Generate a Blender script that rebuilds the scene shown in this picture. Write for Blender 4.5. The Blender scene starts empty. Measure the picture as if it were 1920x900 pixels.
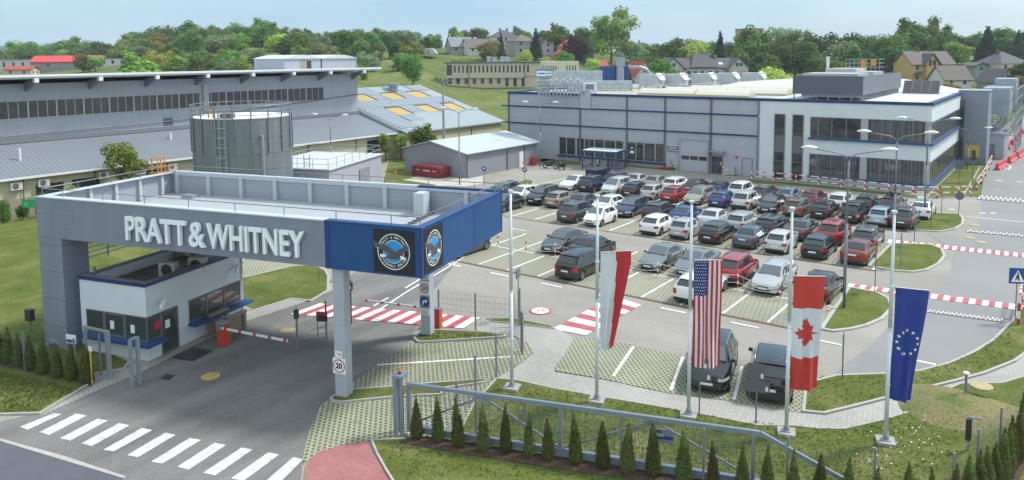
import bpy, math, random
from math import sin, cos, pi, radians, sqrt, atan2
from mathutils import Vector, Matrix
random.seed(7)
SC = bpy.context.scene
COL = SC.collection
# ------------------------------------------------------------------ camera
CAM_H = 14.4
RM = [[0.806048, -0.048024, 0.589899], [0.59181, 0.077059, -0.802386], [-0.006924, 0.995869, 0.090534]]
cd = bpy.data.cameras.new('camera'); cam = bpy.data.objects.new('camera', cd); COL.objects.link(cam)
cd.sensor_width = 36.0; cd.lens = 1419.27/1920*36.0
cd.shift_y = -(450-235)/1920.0
cd.clip_start = 0.5; cd.clip_end = 9000
M4 = Matrix(((RM[0][0],RM[0][1],RM[0][2],0),(RM[1][0],RM[1][1],RM[1][2],0),(RM[2][0],RM[2][1],RM[2][2],CAM_H),(0,0,0,1)))
cam.matrix_world = M4
SC.camera = cam
# ------------------------------------------------------------------ sky and light
SUN_EL, SUN_AZ = 52.0, 35.0       # azimuth: degrees clockwise from +Y
w = bpy.data.worlds.new('World'); SC.world = w; w.use_nodes = True
nt = w.node_tree; nt.nodes.clear()
N = nt.nodes.new; L = nt.links.new
out = N('ShaderNodeOutputWorld'); bg = N('ShaderNodeBackground'); bg.inputs[1].default_value = 0.14
sky = N('ShaderNodeTexSky'); sky.sky_type = 'NISHITA'; sky.sun_disc = False
sky.sun_elevation = radians(SUN_EL); sky.sun_rotation = radians(SUN_AZ)
sky.air_density = 1.0; sky.dust_density = 1.3; sky.ozone_density = 1.6
tc = N('ShaderNodeTexCoord'); mp = N('ShaderNodeMapping'); mp.inputs['Scale'].default_value = (1.0, 1.0, 3.6)
mp.inputs['Location'].default_value = (0.35, 0.2, 0.0)
ns = N('ShaderNodeTexNoise'); ns.inputs['Scale'].default_value = 1.5; ns.inputs['Detail'].default_value = 5; ns.inputs['Roughness'].default_value = 0.45
rp = N('ShaderNodeValToRGB'); rp.color_ramp.elements[0].position = 0.36; rp.color_ramp.elements[1].position = 0.66
mx = N('ShaderNodeMix'); mx.data_type = 'RGBA'
mx.inputs['B'].default_value = (1.25, 2.15, 2.9, 1)
L(tc.outputs['Generated'], mp.inputs[0]); L(mp.outputs[0], ns.inputs[0]); L(ns.outputs[0], rp.inputs[0])
ml = N('ShaderNodeMath'); ml.operation = 'MULTIPLY_ADD'; ml.inputs[1].default_value = 0.42; ml.inputs[2].default_value = 0.56
L(rp.outputs[0], ml.inputs[0]); L(ml.outputs[0], mx.inputs['Factor']); L(sky.outputs[0], mx.inputs['A'])
# added unseen sky brightness overhead and behind the camera, to light camera-facing fronts
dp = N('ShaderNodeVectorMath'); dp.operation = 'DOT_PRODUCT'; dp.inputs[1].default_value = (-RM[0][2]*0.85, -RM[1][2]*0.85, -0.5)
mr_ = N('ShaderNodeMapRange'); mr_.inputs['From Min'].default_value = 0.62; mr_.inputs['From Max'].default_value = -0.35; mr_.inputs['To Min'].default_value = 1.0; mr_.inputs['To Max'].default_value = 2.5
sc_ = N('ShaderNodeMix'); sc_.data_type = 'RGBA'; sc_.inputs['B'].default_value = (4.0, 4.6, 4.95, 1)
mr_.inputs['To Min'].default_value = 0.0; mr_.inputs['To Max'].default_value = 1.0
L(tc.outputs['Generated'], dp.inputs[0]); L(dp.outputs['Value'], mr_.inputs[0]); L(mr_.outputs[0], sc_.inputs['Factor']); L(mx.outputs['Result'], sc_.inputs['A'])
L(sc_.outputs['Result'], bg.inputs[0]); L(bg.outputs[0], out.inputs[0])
sd = bpy.data.lights.new('sun', 'SUN'); sd.energy = 2.3; sd.angle = radians(9); sd.color = (1.0, 0.955, 0.9)
sun = bpy.data.objects.new('sun', sd); COL.objects.link(sun)
dv = Vector((sin(radians(SUN_AZ))*cos(radians(SUN_EL)), cos(radians(SUN_AZ))*cos(radians(SUN_EL)), sin(radians(SUN_EL))))
sun.rotation_euler = dv.to_track_quat('Z', 'Y').to_euler()
SC.view_settings.view_transform = 'Standard'; SC.view_settings.look = 'None'
SC.view_settings.exposure = 0.95; SC.view_settings.gamma = 1.0
SC.cycles.max_bounces = 5; SC.cycles.diffuse_bounces = 2; SC.cycles.glossy_bounces = 3; SC.cycles.transmission_bounces = 3

# ------------------------------------------------------------------ materials
def s2l(c):
    return tuple((x/12.92 if x <= 0.04045 else ((x+0.055)/1.055)**2.4) for x in c)
MATS = {}
def mat(name, col, rough=0.6, metal=0.0, noise=None, bump=None, stripes=None, spec=None, coat=0.0, em=None, alpha=None):
    """col linear rgb. noise=(scale, amount[, stretch xyz]). stripes=(axis, period, depth, darken)"""
    if name in MATS: return MATS[name]
    m = bpy.data.materials.new(name); m.use_nodes = True; t = m.node_tree; b = t.nodes['Principled BSDF']
    MATS[name] = m
    b.inputs['Base Color'].default_value = (*col, 1); b.inputs['Roughness'].default_value = rough; b.inputs['Metallic'].default_value = metal
    if spec is not None: b.inputs['Specular IOR Level'].default_value = spec
    if coat: b.inputs['Coat Weight'].default_value = coat; b.inputs['Coat Roughness'].default_value = 0.05
    if em: b.inputs['Emission Color'].default_value = (*em[0], 1); b.inputs['Emission Strength'].default_value = em[1]
    if alpha is not None: b.inputs['Alpha'].default_value = alpha
    src = None
    if noise or stripes:
        tcn = t.nodes.new('ShaderNodeTexCoord')
    if noise:
        mpn = t.nodes.new('ShaderNodeMapping'); t.links.new(tcn.outputs['Object'], mpn.inputs[0])
        if len(noise) > 2: mpn.inputs['Scale'].default_value = noise[2]
        n1 = t.nodes.new('ShaderNodeTexNoise'); n1.inputs['Scale'].default_value = noise[0]; n1.inputs['Detail'].default_value = 6; n1.inputs['Roughness'].default_value = 0.65
        t.links.new(mpn.outputs[0], n1.inputs[0])
        mr = t.nodes.new('ShaderNodeMapRange'); mr.inputs['From Min'].default_value = 0.25; mr.inputs['From Max'].default_value = 0.75
        mr.inputs['To Min'].default_value = 1-noise[1]; mr.inputs['To Max'].default_value = 1+noise[1]
        t.links.new(n1.outputs[0], mr.inputs[0]); src = mr.outputs[0]
    hsrc = None
    if stripes:
        ax, per, dep, dark = stripes
        sp = t.nodes.new('ShaderNodeSeparateXYZ'); t.links.new(tcn.outputs['Object'], sp.inputs[0])
        mu = t.nodes.new('ShaderNodeMath'); mu.operation = 'MULTIPLY'; mu.inputs[1].default_value = 1.0/per; t.links.new(sp.outputs[ax], mu.inputs[0])
        fr = t.nodes.new('ShaderNodeMath'); fr.operation = 'FRACT'; t.links.new(mu.outputs[0], fr.inputs[0])
        gt = t.nodes.new('ShaderNodeMath'); gt.operation = 'LESS_THAN'; gt.inputs[1].default_value = 0.2; t.links.new(fr.outputs[0], gt.inputs[0])
        m2 = t.nodes.new('ShaderNodeMath'); m2.operation = 'MULTIPLY_ADD'; m2.inputs[1].default_value = -dark; m2.inputs[2].default_value = 1.0
        t.links.new(gt.outputs[0], m2.inputs[0]); hsrc = m2.outputs[0]
        if src is not None:
            m3 = t.nodes.new('ShaderNodeMath'); m3.operation = 'MULTIPLY'; t.links.new(src, m3.inputs[0]); t.links.new(hsrc, m3.inputs[1]); src = m3.outputs[0]
        else: src = hsrc
    if src is not None:
        vm = t.nodes.new('ShaderNodeVectorMath'); vm.operation = 'SCALE'; vm.inputs[0].default_value = col
        t.links.new(src, vm.inputs['Scale']); t.links.new(vm.outputs[0], b.inputs['Base Color'])
    if bump and src is not None:
        bp = t.nodes.new('ShaderNodeBump'); bp.inputs['Strength'].default_value = bump; bp.inputs['Distance'].default_value = 0.05
        t.links.new(src, bp.inputs['Height']); t.links.new(bp.outputs[0], b.inputs['Normal'])
    return m

def mat_brick(name, c1, c2, mortar, bw, bh, msize, rough=0.85, rot=0.0, patch=0.15, patchscale=0.25, dirt=None, offset=0.5, leak=None, stretch=None):
    m = bpy.data.materials.new(name); m.use_nodes = True; t = m.node_tree; b = t.nodes['Principled BSDF']; MATS[name] = m
    n = t.nodes.new; l = t.links.new
    tcn = n('ShaderNodeTexCoord'); mpn = n('ShaderNodeMapping'); mpn.inputs['Rotation'].default_value = (0, 0, rot)
    l(tcn.outputs['Object'], mpn.inputs[0])
    br = n('ShaderNodeTexBrick'); br.inputs['Scale'].default_value = 1.0; br.offset = offset
    br.inputs['Brick Width'].default_value = bw; br.inputs['Row Height'].default_value = bh; br.inputs['Mortar Size'].default_value = msize
    br.inputs['Mortar Smooth'].default_value = 0.3
    br.inputs['Color1'].default_value = (*c1, 1); br.inputs['Color2'].default_value = (*c2, 1); br.inputs['Mortar'].default_value = (*mortar, 1)
    l(mpn.outputs[0], br.inputs[0])
    n1 = n('ShaderNodeTexNoise'); n1.inputs['Scale'].default_value = patchscale; n1.inputs['Detail'].default_value = 7; n1.inputs['Roughness'].default_value = 0.6
    if stretch:
        m9 = n('ShaderNodeMapping'); m9.inputs['Rotation'].default_value = (0,0,stretch[0]); m9.inputs['Scale'].default_value = (stretch[1],1.0/stretch[1]*0.5,1); m9.vector_type = 'POINT'
        l(tcn.outputs['Object'], m9.inputs[0]); l(m9.outputs[0], n1.inputs[0])
    else: l(tcn.outputs['Object'], n1.inputs[0])
    mr = n('ShaderNodeMapRange'); mr.inputs['From Min'].default_value = 0.3; mr.inputs['From Max'].default_value = 0.7
    mr.inputs['To Min'].default_value = 1-patch; mr.inputs['To Max'].default_value = 1+patch; l(n1.outputs[0], mr.inputs[0])
    vm = n('ShaderNodeVectorMath'); vm.operation = 'SCALE'; l(mr.outputs[0], vm.inputs['Scale'])
    src = br.outputs[0]
    if leak:
        n2 = n('ShaderNodeTexNoise'); n2.inputs['Scale'].default_value = 1.1; n2.inputs['Detail'].default_value = 8; n2.inputs['Roughness'].default_value = 0.7
        l(tcn.outputs['Object'], n2.inputs[0])
        r2 = n('ShaderNodeMapRange'); r2.inputs['From Min'].default_value = leak[1]; r2.inputs['From Max'].default_value = leak[1]+0.12
        r2.inputs['To Max'].default_value = leak[2]
        l(n2.outputs[0], r2.inputs[0])
        mxx = n('ShaderNodeMix'); mxx.data_type = 'RGBA'; l(r2.outputs[0], mxx.inputs['Factor']); l(src, mxx.inputs['A']); mxx.inputs['B'].default_value = (*leak[0], 1)
        src = mxx.outputs['Result']
    l(src, vm.inputs[0]); l(vm.outputs[0], b.inputs['Base Color'])
    b.inputs['Roughness'].default_value = rough; b.inputs['Specular IOR Level'].default_value = 0.25
    bp = n('ShaderNodeBump'); bp.inputs['Strength'].default_value = 0.25; bp.inputs['Distance'].default_value = 0.02
    l(br.outputs['Fac'], bp.inputs['Height']); bp.invert = True; l(bp.outputs[0], b.inputs['Normal'])
    return m

def mat_grass(name, c1, c2, c3, s1=0.35, s2=14.0):
    m = bpy.data.materials.new(name); m.use_nodes = True; t = m.node_tree; b = t.nodes['Principled BSDF']; MATS[name] = m
    n = t.nodes.new; l = t.links.new
    tcn = n('ShaderNodeTexCoord')
    a = n('ShaderNodeTexNoise'); a.inputs['Scale'].default_value = s1; a.inputs['Detail'].default_value = 8; a.inputs['Roughness'].default_value = 0.68
    d = n('ShaderNodeTexNoise'); d.inputs['Scale'].default_value = s2; d.inputs['Detail'].default_value = 4; d.inputs['Roughness'].default_value = 0.75
    l(tcn.outputs['Object'], a.inputs[0]); l(tcn.outputs['Object'], d.inputs[0])
    r = n('ShaderNodeValToRGB'); e = r.color_ramp.elements; e[0].position = 0.33; e[0].color = (*c1, 1); e[1].position = 0.72; e[1].color = (*c3, 1)
    q = r.color_ramp.elements.new(0.52); q.color = (*c2, 1)
    l(a.outputs[0], r.inputs[0])
    mr = n('ShaderNodeMapRange'); mr.inputs['From Min'].default_value = 0.3; mr.inputs['From Max'].default_value = 0.7; mr.inputs['To Min'].default_value = 0.45; mr.inputs['To Max'].default_value = 1.55
    l(d.outputs[0], mr.inputs[0])
    vm = n('ShaderNodeVectorMath'); vm.operation = 'SCALE'; l(r.outputs[0], vm.inputs[0]); l(mr.outputs[0], vm.inputs['Scale']); l(vm.outputs[0], b.inputs['Base Color'])
    b.inputs['Roughness'].default_value = 0.95; b.inputs['Specular IOR Level'].default_value = 0.1
    bp = n('ShaderNodeBump'); bp.inputs['Strength'].default_value = 0.9; bp.inputs['Distance'].default_value = 0.06
    l(d.outputs[0], bp.inputs['Height']); l(bp.outputs[0], b.inputs['Normal'])
    return m

def mat_leaf(name, c, var=0.35, trans=0.25):
    m = bpy.data.materials.new(name); m.use_nodes = True; t = m.node_tree; b = t.nodes['Principled BSDF']; MATS[name] = m
    n = t.nodes.new; l = t.links.new
    g = n('ShaderNodeNewGeometry'); oi = n('ShaderNodeObjectInfo')
    ad = n('ShaderNodeMath'); ad.operation = 'MULTIPLY_ADD'; ad.inputs[1].default_value = 2*var; ad.inputs[2].default_value = 1-var
    l(g.outputs['Random Per Island'], ad.inputs[0])
    a2 = n('ShaderNodeMath'); a2.operation = 'MULTIPLY_ADD'; a2.inputs[1].default_value = 0.7; a2.inputs[2].default_value = 0.68
    l(oi.outputs['Random'], a2.inputs[0])
    mu = n('ShaderNodeMath'); mu.operation = 'MULTIPLY'; l(ad.outputs[0], mu.inputs[0]); l(a2.outputs[0], mu.inputs[1])
    hs = n('ShaderNodeHueSaturation'); hs.inputs['Color'].default_value = (*c, 1)
    h = n('ShaderNodeMath'); h.operation = 'MULTIPLY_ADD'; h.inputs[1].default_value = 0.07; h.inputs[2].default_value = 0.46
    l(oi.outputs['Random'], h.inputs[0]); l(h.outputs[0], hs.inputs['Hue']); l(mu.outputs[0], hs.inputs['Value'])
    l(hs.outputs[0], b.inputs['Base Color']); b.inputs['Roughness'].default_value = 0.75; b.inputs['Specular IOR Level'].default_value = 0.2
    tl = n('ShaderNodeBsdfTranslucent'); l(hs.outputs[0], tl.inputs[0]); ms = n('ShaderNodeMixShader'); ms.inputs[0].default_value = 0.4
    ou = [q for q in t.nodes if q.type == 'OUTPUT_MATERIAL'][0]; l(b.outputs[0], ms.inputs[1]); l(tl.outputs[0], ms.inputs[2]); l(ms.outputs[0], ou.inputs[0])
    return m

# ------------------------------------------------------------------ mesh helpers
class MB:
    def __init__(s): s.v = []; s.f = []; s.m = []
    def add(s, vs, fs, mi=0):
        o = len(s.v); s.v += [tuple(p) for p in vs]; s.f += [tuple(o+i for i in f) for f in fs]
        s.m += ([mi]*len(fs) if isinstance(mi, int) else list(mi)); return s
    def box(s, x0, x1, y0, y1, z0, z1, mi=0):
        if x0 > x1: x0, x1 = x1, x0
        if y0 > y1: y0, y1 = y1, y0
        if z0 > z1: z0, z1 = z1, z0
        return s.add([(x0,y0,z0),(x1,y0,z0),(x1,y1,z0),(x0,y1,z0),(x0,y0,z1),(x1,y0,z1),(x1,y1,z1),(x0,y1,z1)],
                     [(0,3,2,1),(4,5,6,7),(0,1,5,4),(1,2,6,5),(2,3,7,6),(3,0,4,7)], mi)
    def prism(s, poly, z0, z1, mi=0, side=None):
        n = len(poly); A = sum(poly[i][0]*poly[(i+1)%n][1]-poly[(i+1)%n][0]*poly[i][1] for i in range(n))
        if A < 0: poly = poly[::-1]
        vs = [(x,y,z0) for x,y in poly]+[(x,y,z1) for x,y in poly]
        fs = [tuple(range(n))[::-1], tuple(range(n,2*n))]+[(i,(i+1)%n,n+(i+1)%n,n+i) for i in range(n)]
        ms = [mi, mi]+[side if side is not None else mi]*n
        return s.add(vs, fs, ms)
    def wall(s, poly, axis, a0, a1, mi=0):
        """polygon in (u,z); extruded along axis 'x' or 'y' from a0 to a1"""
        n = len(poly)
        P = (lambda u,z,a: (a,u,z)) if axis == 'x' else (lambda u,z,a: (u,a,z))
        vs = [P(u,z,a0) for u,z in poly]+[P(u,z,a1) for u,z in poly]
        fs = [tuple(range(n)), tuple(range(n,2*n))[::-1]]+[(i,n+i,n+(i+1)%n,(i+1)%n) for i in range(n)]
        return s.add(vs, fs, mi)
    def tube(s, path, r, n=6, mi=0, r2=None):
        P = [Vector(p) for p in path]; k = len(P); rings = []
        for i, p in enumerate(P):
            d = (P[min(i+1,k-1)]-P[max(i-1,0)]).normalized()
            u = d.cross(Vector((0,0,1)));
            if u.length < 0.05: u = d.cross(Vector((1,0,0)))
            u.normalize(); w_ = u.cross(d)
            rr = r if r2 is None else r+(r2-r)*i/(k-1)
            rings.append([p+(u*cos(2*pi*j/n)+w_*sin(2*pi*j/n))*rr for j in range(n)])
        vs = [q for ring in rings for q in ring]
        fs = [(i*n+j, i*n+(j+1)%n, (i+1)*n+(j+1)%n, (i+1)*n+j) for i in range(k-1) for j in range(n)]
        fs += [tuple(range(n))[::-1], tuple(range((k-1)*n, k*n))]
        return s.add(vs, fs, mi)
    def cyl(s, x, y, z0, z1, r, n=16, mi=0, r2=None):
        r2 = r if r2 is None else r2
        vs = [(x+r*cos(2*pi*j/n), y+r*sin(2*pi*j/n), z0) for j in range(n)]+[(x+r2*cos(2*pi*j/n), y+r2*sin(2*pi*j/n), z1) for j in range(n)]
        fs = [(j,(j+1)%n,n+(j+1)%n,n+j) for j in range(n)]+[tuple(range(n))[::-1], tuple(range(n,2*n))]
        return s.add(vs, fs, mi)
    def beam(s, a, b, w_=0.1, h=0.1, mi=0):
        a = Vector(a); b = Vector(b); d = (b-a).normalized(); u = d.cross(Vector((0,0,1)))
        if u.length < 0.05: u = Vector((1,0,0))
        u.normalize(); t = u.cross(d)
        vs = []
        for p in (a, b):
            for su, st in ((-1,-1),(1,-1),(1,1),(-1,1)): vs.append(p+u*su*w_/2+t*st*h/2)
        return s.add(vs, [(0,1,2,3),(7,6,5,4),(0,4,5,1),(1,5,6,2),(2,6,7,3),(3,7,4,0)], mi)
    def quad(s, a, b, c, d, mi=0): return s.add([a,b,c,d], [(0,1,2,3)], mi)
    def move(s, fn): s.v = [tuple(fn(*p)) for p in s.v]; return s
    def mesh(s, name, mats, smooth=False):
        me = bpy.data.meshes.new(name); me.from_pydata(s.v, [], s.f)
        for m in (mats if isinstance(mats, (list, tuple)) else [mats]): me.materials.append(m)
        if len(me.materials) > 1: me.polygons.foreach_set('material_index', s.m)
        if smooth: me.polygons.foreach_set('use_smooth', [True]*len(s.f))
        me.update(); return me
    def build(s, name, mats, parent=None, smooth=False, loc=None, rz=None, **kw):
        o = bpy.data.objects.new(name, s.mesh(name, mats, smooth)); COL.objects.link(o)
        if parent: o.parent = parent
        if loc: o.location = loc
        if rz is not None: o.rotation_euler = (0,0,rz)
        tag(o, **kw); return o
def tag(o, label=None, cat=None, group=None, kind=None):
    if label: o['label'] = label
    if cat: o['category'] = cat
    if group: o['group'] = group
    if kind: o['kind'] = kind
    return o
def empty(name, loc=(0,0,0), rz=0, **kw):
    o = bpy.data.objects.new(name, None); COL.objects.link(o); o.location = loc; o.rotation_euler = (0,0,rz); o.empty_display_size = 0.3
    return tag(o, **kw)
def dup(root, loc=None, rz=None, label=None, group=None, scale=None):
    def cp(o, par):
        c = o.copy(); COL.objects.link(c)
        if par: c.parent = par; c.matrix_parent_inverse = o.matrix_parent_inverse.copy()
        for ch in KIDS(o): cp(ch, c)
        return c
    r = cp(root, None)
    if loc is not None: r.location = loc
    if rz is not None: r.rotation_euler = (0,0,rz)
    if label: r['label'] = label
    if group: r['group'] = group
    if scale is not None: r.scale = scale if isinstance(scale, tuple) else (scale,)*3
    return r
_k = {}
def KIDS(o):
    if o.name not in _k: _k[o.name] = list(o.children)
    return _k[o.name]
def structure(name, mb, mats, **kw): return mb.build(name, mats, kind='structure', **kw)
def text_mesh(txt, size, depth=0.02, xs=1.0, bold=0.0, align='CENTER'):
    """text in the local XY plane, extruded along Z; returned as (verts, faces)"""
    cu = bpy.data.curves.new('t', 'FONT'); cu.body = txt; cu.size = size; cu.extrude = depth/2; cu.align_x = align; cu.align_y = 'CENTER'; cu.offset = bold
    cu.resolution_u = 3
    o = bpy.data.objects.new('t', cu); COL.objects.link(o)
    dg = bpy.context.evaluated_depsgraph_get(); me = bpy.data.meshes.new_from_object(o.evaluated_get(dg))
    vs = [(v.co.x*xs, v.co.y, v.co.z) for v in me.vertices]; fs = [tuple(p.vertices) for p in me.polygons]
    bpy.data.objects.remove(o); bpy.data.curves.remove(cu); bpy.data.meshes.remove(me)
    return vs, fs
def offset_poly(poly, d):
    n = len(poly); A = sum(poly[i][0]*poly[(i+1)%n][1]-poly[(i+1)%n][0]*poly[i][1] for i in range(n))
    sg = 1 if A > 0 else -1; res = []
    for i in range(n):
        p0 = Vector(poly[i-1]); p = Vector(poly[i]); p1 = Vector(poly[(i+1)%n])
        e0 = (p-p0).normalized(); e1 = (p1-p).normalized()
        n0 = Vector((-e0.y, e0.x)); n1 = Vector((-e1.y, e1.x)); b = (n0+n1)
        k = max(b.dot(n0), 0.5); res.append(tuple(p+b*(d*sg/k)))
    return res
def smooth_poly(p, it=1):
    for _ in range(it):
        q = []
        for i in range(len(p)):
            a = p[i]; b = p[(i+1)%len(p)]
            q.append((a[0]*.75+b[0]*.25, a[1]*.75+b[1]*.25)); q.append((a[0]*.25+b[0]*.75, a[1]*.25+b[1]*.75))
        p = q
    return p

# ================================================================== terrain
AZT = [(-600,7),(0,9),(200,13),(330,18),(430,22),(560,22),(700,18),(850,19.5),(1000,20),(1150,17),(1250,12),(1400,10),(1600,10),(1700,12),(1900,12),(2400,10)]
def azpx(x, y):
    # bearing of a point expressed on the same scale as the tables
    fx, fy = -RM[0][2], -RM[1][2]; h = sqrt(fx*fx+fy*fy); fx /= h; fy /= h
    d = x*fx+y*fy; s_ = x*fy-y*fx
    if d <= 1: return (960 if s_ == 0 else (-2000 if s_ < 0 else 4000)), sqrt(x*x+y*y)
    return 960+1419.27*s_/d, d
def ground_z(x, y):
    px, d = azpx(x, y)
    if d < 140 or px < -1800 or px > 3800: return 0.0
    a = AZT[0][1]
    if px >= AZT[-1][0]: a = AZT[-1][1]
    else:
        for (p0, a0), (p1, a1) in zip(AZT, AZT[1:]):
            if p0 <= px <= p1: a = a0+(a1-a0)*(px-p0)/(p1-p0); break
    s0 = 140+75*min(max((px-790)/60.0, 0), 1)*min(max((1500-px)/250.0, 0), 1)
    t = min(max((d-s0)/(405.0-s0), 0), 1); t = t*t*(3-2*t)
    fall = 1.0
    if d > 520: fall = max(0.0, 1-(d-520)/900.0)
    z = a*t*fall
    if abs(x+4) < 40 and y > 90: z *= min(1, max(0, (abs(x+4)-12)/28.0))*1.0 if y < 260 else 1
    return z
g_mat = mat_grass('grass', (0.070,0.100,0.022), (0.112,0.138,0.036), (0.20,0.185,0.08))
g_field = mat_grass('meadow', (0.07,0.11,0.03), (0.12,0.152,0.045), (0.2,0.195,0.085), 0.045, 1.2)
tb = MB(); NA, NR = 150, 70
rr = [0.0]+[4*(4200/4)**(i/(NR-1)) for i in range(NR)]
fa = atan2(-RM[1][2], -RM[0][2])
for i in range(NR+1):
    for j in range(NA):
        a = fa+2*pi*j/NA; x = rr[i]*cos(a); y = rr[i]*sin(a); tb.v.append((x, y, ground_z(x, y)-(0.0 if rr[i] < 150 else 0.0)))
for i in range(NR):
    for j in range(NA):
        tb.f.append((i*NA+j, (i+1)*NA+j, (i+1)*NA+(j+1)%NA, i*NA+(j+1)%NA)); tb.m.append(0)
structure('ground', tb, g_field, smooth=True)

# ================================================================== paving materials
road_p = mat_brick('road paving', (0.30,0.285,0.255), (0.265,0.252,0.228), (0.2,0.19,0.17), 0.2, 0.1, 0.008, patch=0.17, patchscale=0.16, stretch=(0.0,0.5))
entry_p = mat_brick('entry paving', (0.19,0.186,0.182), (0.168,0.165,0.162), (0.125,0.12,0.117), 0.2, 0.1, 0.009, rot=0.27, patch=0.28, patchscale=0.35, stretch=(-0.27,1.6), leak=((0.11,0.108,0.105),0.64,0.35))
walk_p = mat_brick('pavement', (0.36,0.35,0.325), (0.32,0.31,0.29), (0.2,0.2,0.18), 0.2, 0.2, 0.012, rot=0.3, patch=0.1, patchscale=0.3)
lat_p = mat_brick('grass paver', (0.085,0.115,0.035), (0.125,0.145,0.055), (0.31,0.305,0.25), 0.24, 0.2, 0.05, patch=0.12, patchscale=0.35, rot=0.8, leak=((0.13,0.17,0.045), 0.56, 0.75))
lat_f = mat_brick('parking paver', (0.15,0.155,0.085), (0.185,0.185,0.12), (0.30,0.295,0.245), 0.34, 0.2, 0.05, patch=0.12, patchscale=0.2, rot=0.5, leak=((0.17,0.19,0.06), 0.6, 0.6))
asph = mat('asphalt', (0.085,0.093,0.112), 0.85, noise=(0.7, 0.12))
asph2 = mat('yard asphalt', (0.205,0.207,0.21), 0.85, noise=(0.12, 0.12))
kerb_m = mat('kerb concrete', (0.36,0.35,0.33), 0.85, noise=(2.5, 0.15))
white_p = mat('white road paint', (0.72,0.74,0.72), 0.7, noise=(3.0, 0.3))
red_p = mat('red road paint', (0.40,0.085,0.10), 0.7, noise=(2.5, 0.3))
pink_p = mat_brick('red paving', (0.34,0.15,0.145), (0.30,0.125,0.125), (0.22,0.1,0.1), 0.2, 0.1, 0.006, patch=0.1, patchscale=0.8)
mulch_m = mat('bark mulch', (0.085,0.05,0.035), 0.95, noise=(9.0, 0.6), bump=0.8)
drain_m = mat('rusty drain', (0.15,0.085,0.06), 0.8)
iron_m = mat('manhole iron', (0.36,0.3,0.16), 0.8, noise=(4, 0.2))
iron_d = mat('dark grate', (0.03,0.03,0.032), 0.7)

Z1, Z2, Z3, Z4 = 0.02, 0.028, 0.036, 0.044
def sheet(name, poly, z, m, t=0.01, **kw):
    return structure(name, MB().prism(poly, z-t, z), m, **kw)
def raised(name, poly, m, h=0.11, kerb=0.13, kerbname='kerb', sm=0):
    if sm: poly = smooth_poly(poly, sm)
    inner = offset_poly(poly, kerb)
    o = structure(name, MB().prism(inner, 0.0, h), m)
    k = MB(); n = len(poly)
    A = sum(poly[i][0]*poly[(i+1)%n][1]-poly[(i+1)%n][0]*poly[i][1] for i in range(n))
    P, Q = (poly, inner) if A > 0 else (poly[::-1], inner[::-1])
    vs = [(x,y,0.0) for x,y in P]+[(x,y,h+0.012) for x,y in P]+[(x,y,h+0.012) for x,y in Q]+[(x,y,h-0.05) for x,y in Q]
    fs = []
    for i in range(n):
        j = (i+1)%n; fs += [(i,j,n+j,n+i),(n+i,n+j,2*n+j,2*n+i),(2*n+i,2*n+j,3*n+j,3*n+i)]
    k.add(vs, fs); structure(kerbname, k, kerb_m); return o

# yard: one sheet of grey block paving, with everything else laid over it
sheet('yard_paving', [(-75,88),(-75,44),(-46,38),(-46,24),(-40,12),(-60,4),(-80,-4),(-70,-25),(14,-12),(14,60),(4,88)], Z1-0.004, road_p)
sheet('entrance_road', [(-33.72,11.23),(-33.09,13.21),(-33.74,15.18),(-33.98,17.02),(-35.17,19.48),(-36.15,23.42),(-37.94,29.11),(-38.12,35.56),(-33.75,39.1),(-30.35,32.53),(-26.35,27.01),(-24.79,21.08),(-24.49,19.81),(-23.01,17.93),(-21.49,16.4),(-19.11,14.37),(-29.0,9.54)], Z2-0.004, entry_p)
sheet('service_road', [(-5.3,60),(-5.8,80),(-6.8,92),(-8.2,118),(-7.5,190),(-10,330),(24,330),(24,60)], Z2, asph2)
sheet('service_road_near', [(-8.46,67.5),(-2.03,65.88),(-1.25,46.58),(-1.93,44.28),(-2.86,40.37),(-4.53,38.07),(-6.44,36.36),(-7.92,34.88),(-7.24,40.53),(-6.77,46.78),(-5.6,55.19),(-6.14,63.03)], Z2+0.002, asph2)
sheet('main_road', [(-31.94,10.6),(-28.65,11.45),(-25.55,12.05),(-24,4),(-8,6),(10,-6),(-30,-30),(-70,-12),(-58,9)], Z3, asph)
sheet('bike_path', [(-21.03,16.16),(-21.37,16.61),(-21.53,17.23),(-21.25,18.0),(-20.58,18.71),(-19.76,18.21),(-18.56,17.63),(-17.51,17.17),(-18.0,15.17),(-19.11,14.37),(-20.1,15.32)], Z3+0.004, pink_p)
structure('kerb', MB().prism([(-32.17,10.68),(-31.94,10.6),(-25.55,12.05),(-25.62,12.16),(-28.8,11.52)], 0.0, 0.05), kerb_m)

# pavements (slightly raised)
sheet('pavement', [(-25.41,31.71),(-23.25,32.72),(-21.16,32.71),(-20.02,32.21),(-19.56,31.82),(-18.97,30.12),(-18.57,28.47),(-18.28,28.02),(-16.07,28.54),(-13.17,28.91),(-10.83,29.71),(-8.06,30.36),(-7.19,30.75),(-6.46,31.95),(-5.46,33.66),(-4.11,35.92),(-3.21,37.41),(-2.38,38.89),(-1.34,41.29),(-1.02,43.65),(-0.5,40.57),(-0.97,39.68),(-1.74,38.26),(-3.18,37.17),(-3.89,35.5),(-4.4,33.24),(-5.37,31.45),(-6.36,29.96),(-7.15,29.45),(-7.97,29.12),(-9.11,28.36),(-10.58,28.11),(-11.96,27.8),(-13.52,27.44),(-15.37,26.97),(-17.31,26.53),(-19.05,26.29),(-20.02,25.81),(-20.02,27.3),(-20.28,29.2),(-21.32,30.14),(-22.38,30.54),(-24.93,29.1)], 0.06, walk_p, 0.05)
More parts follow.
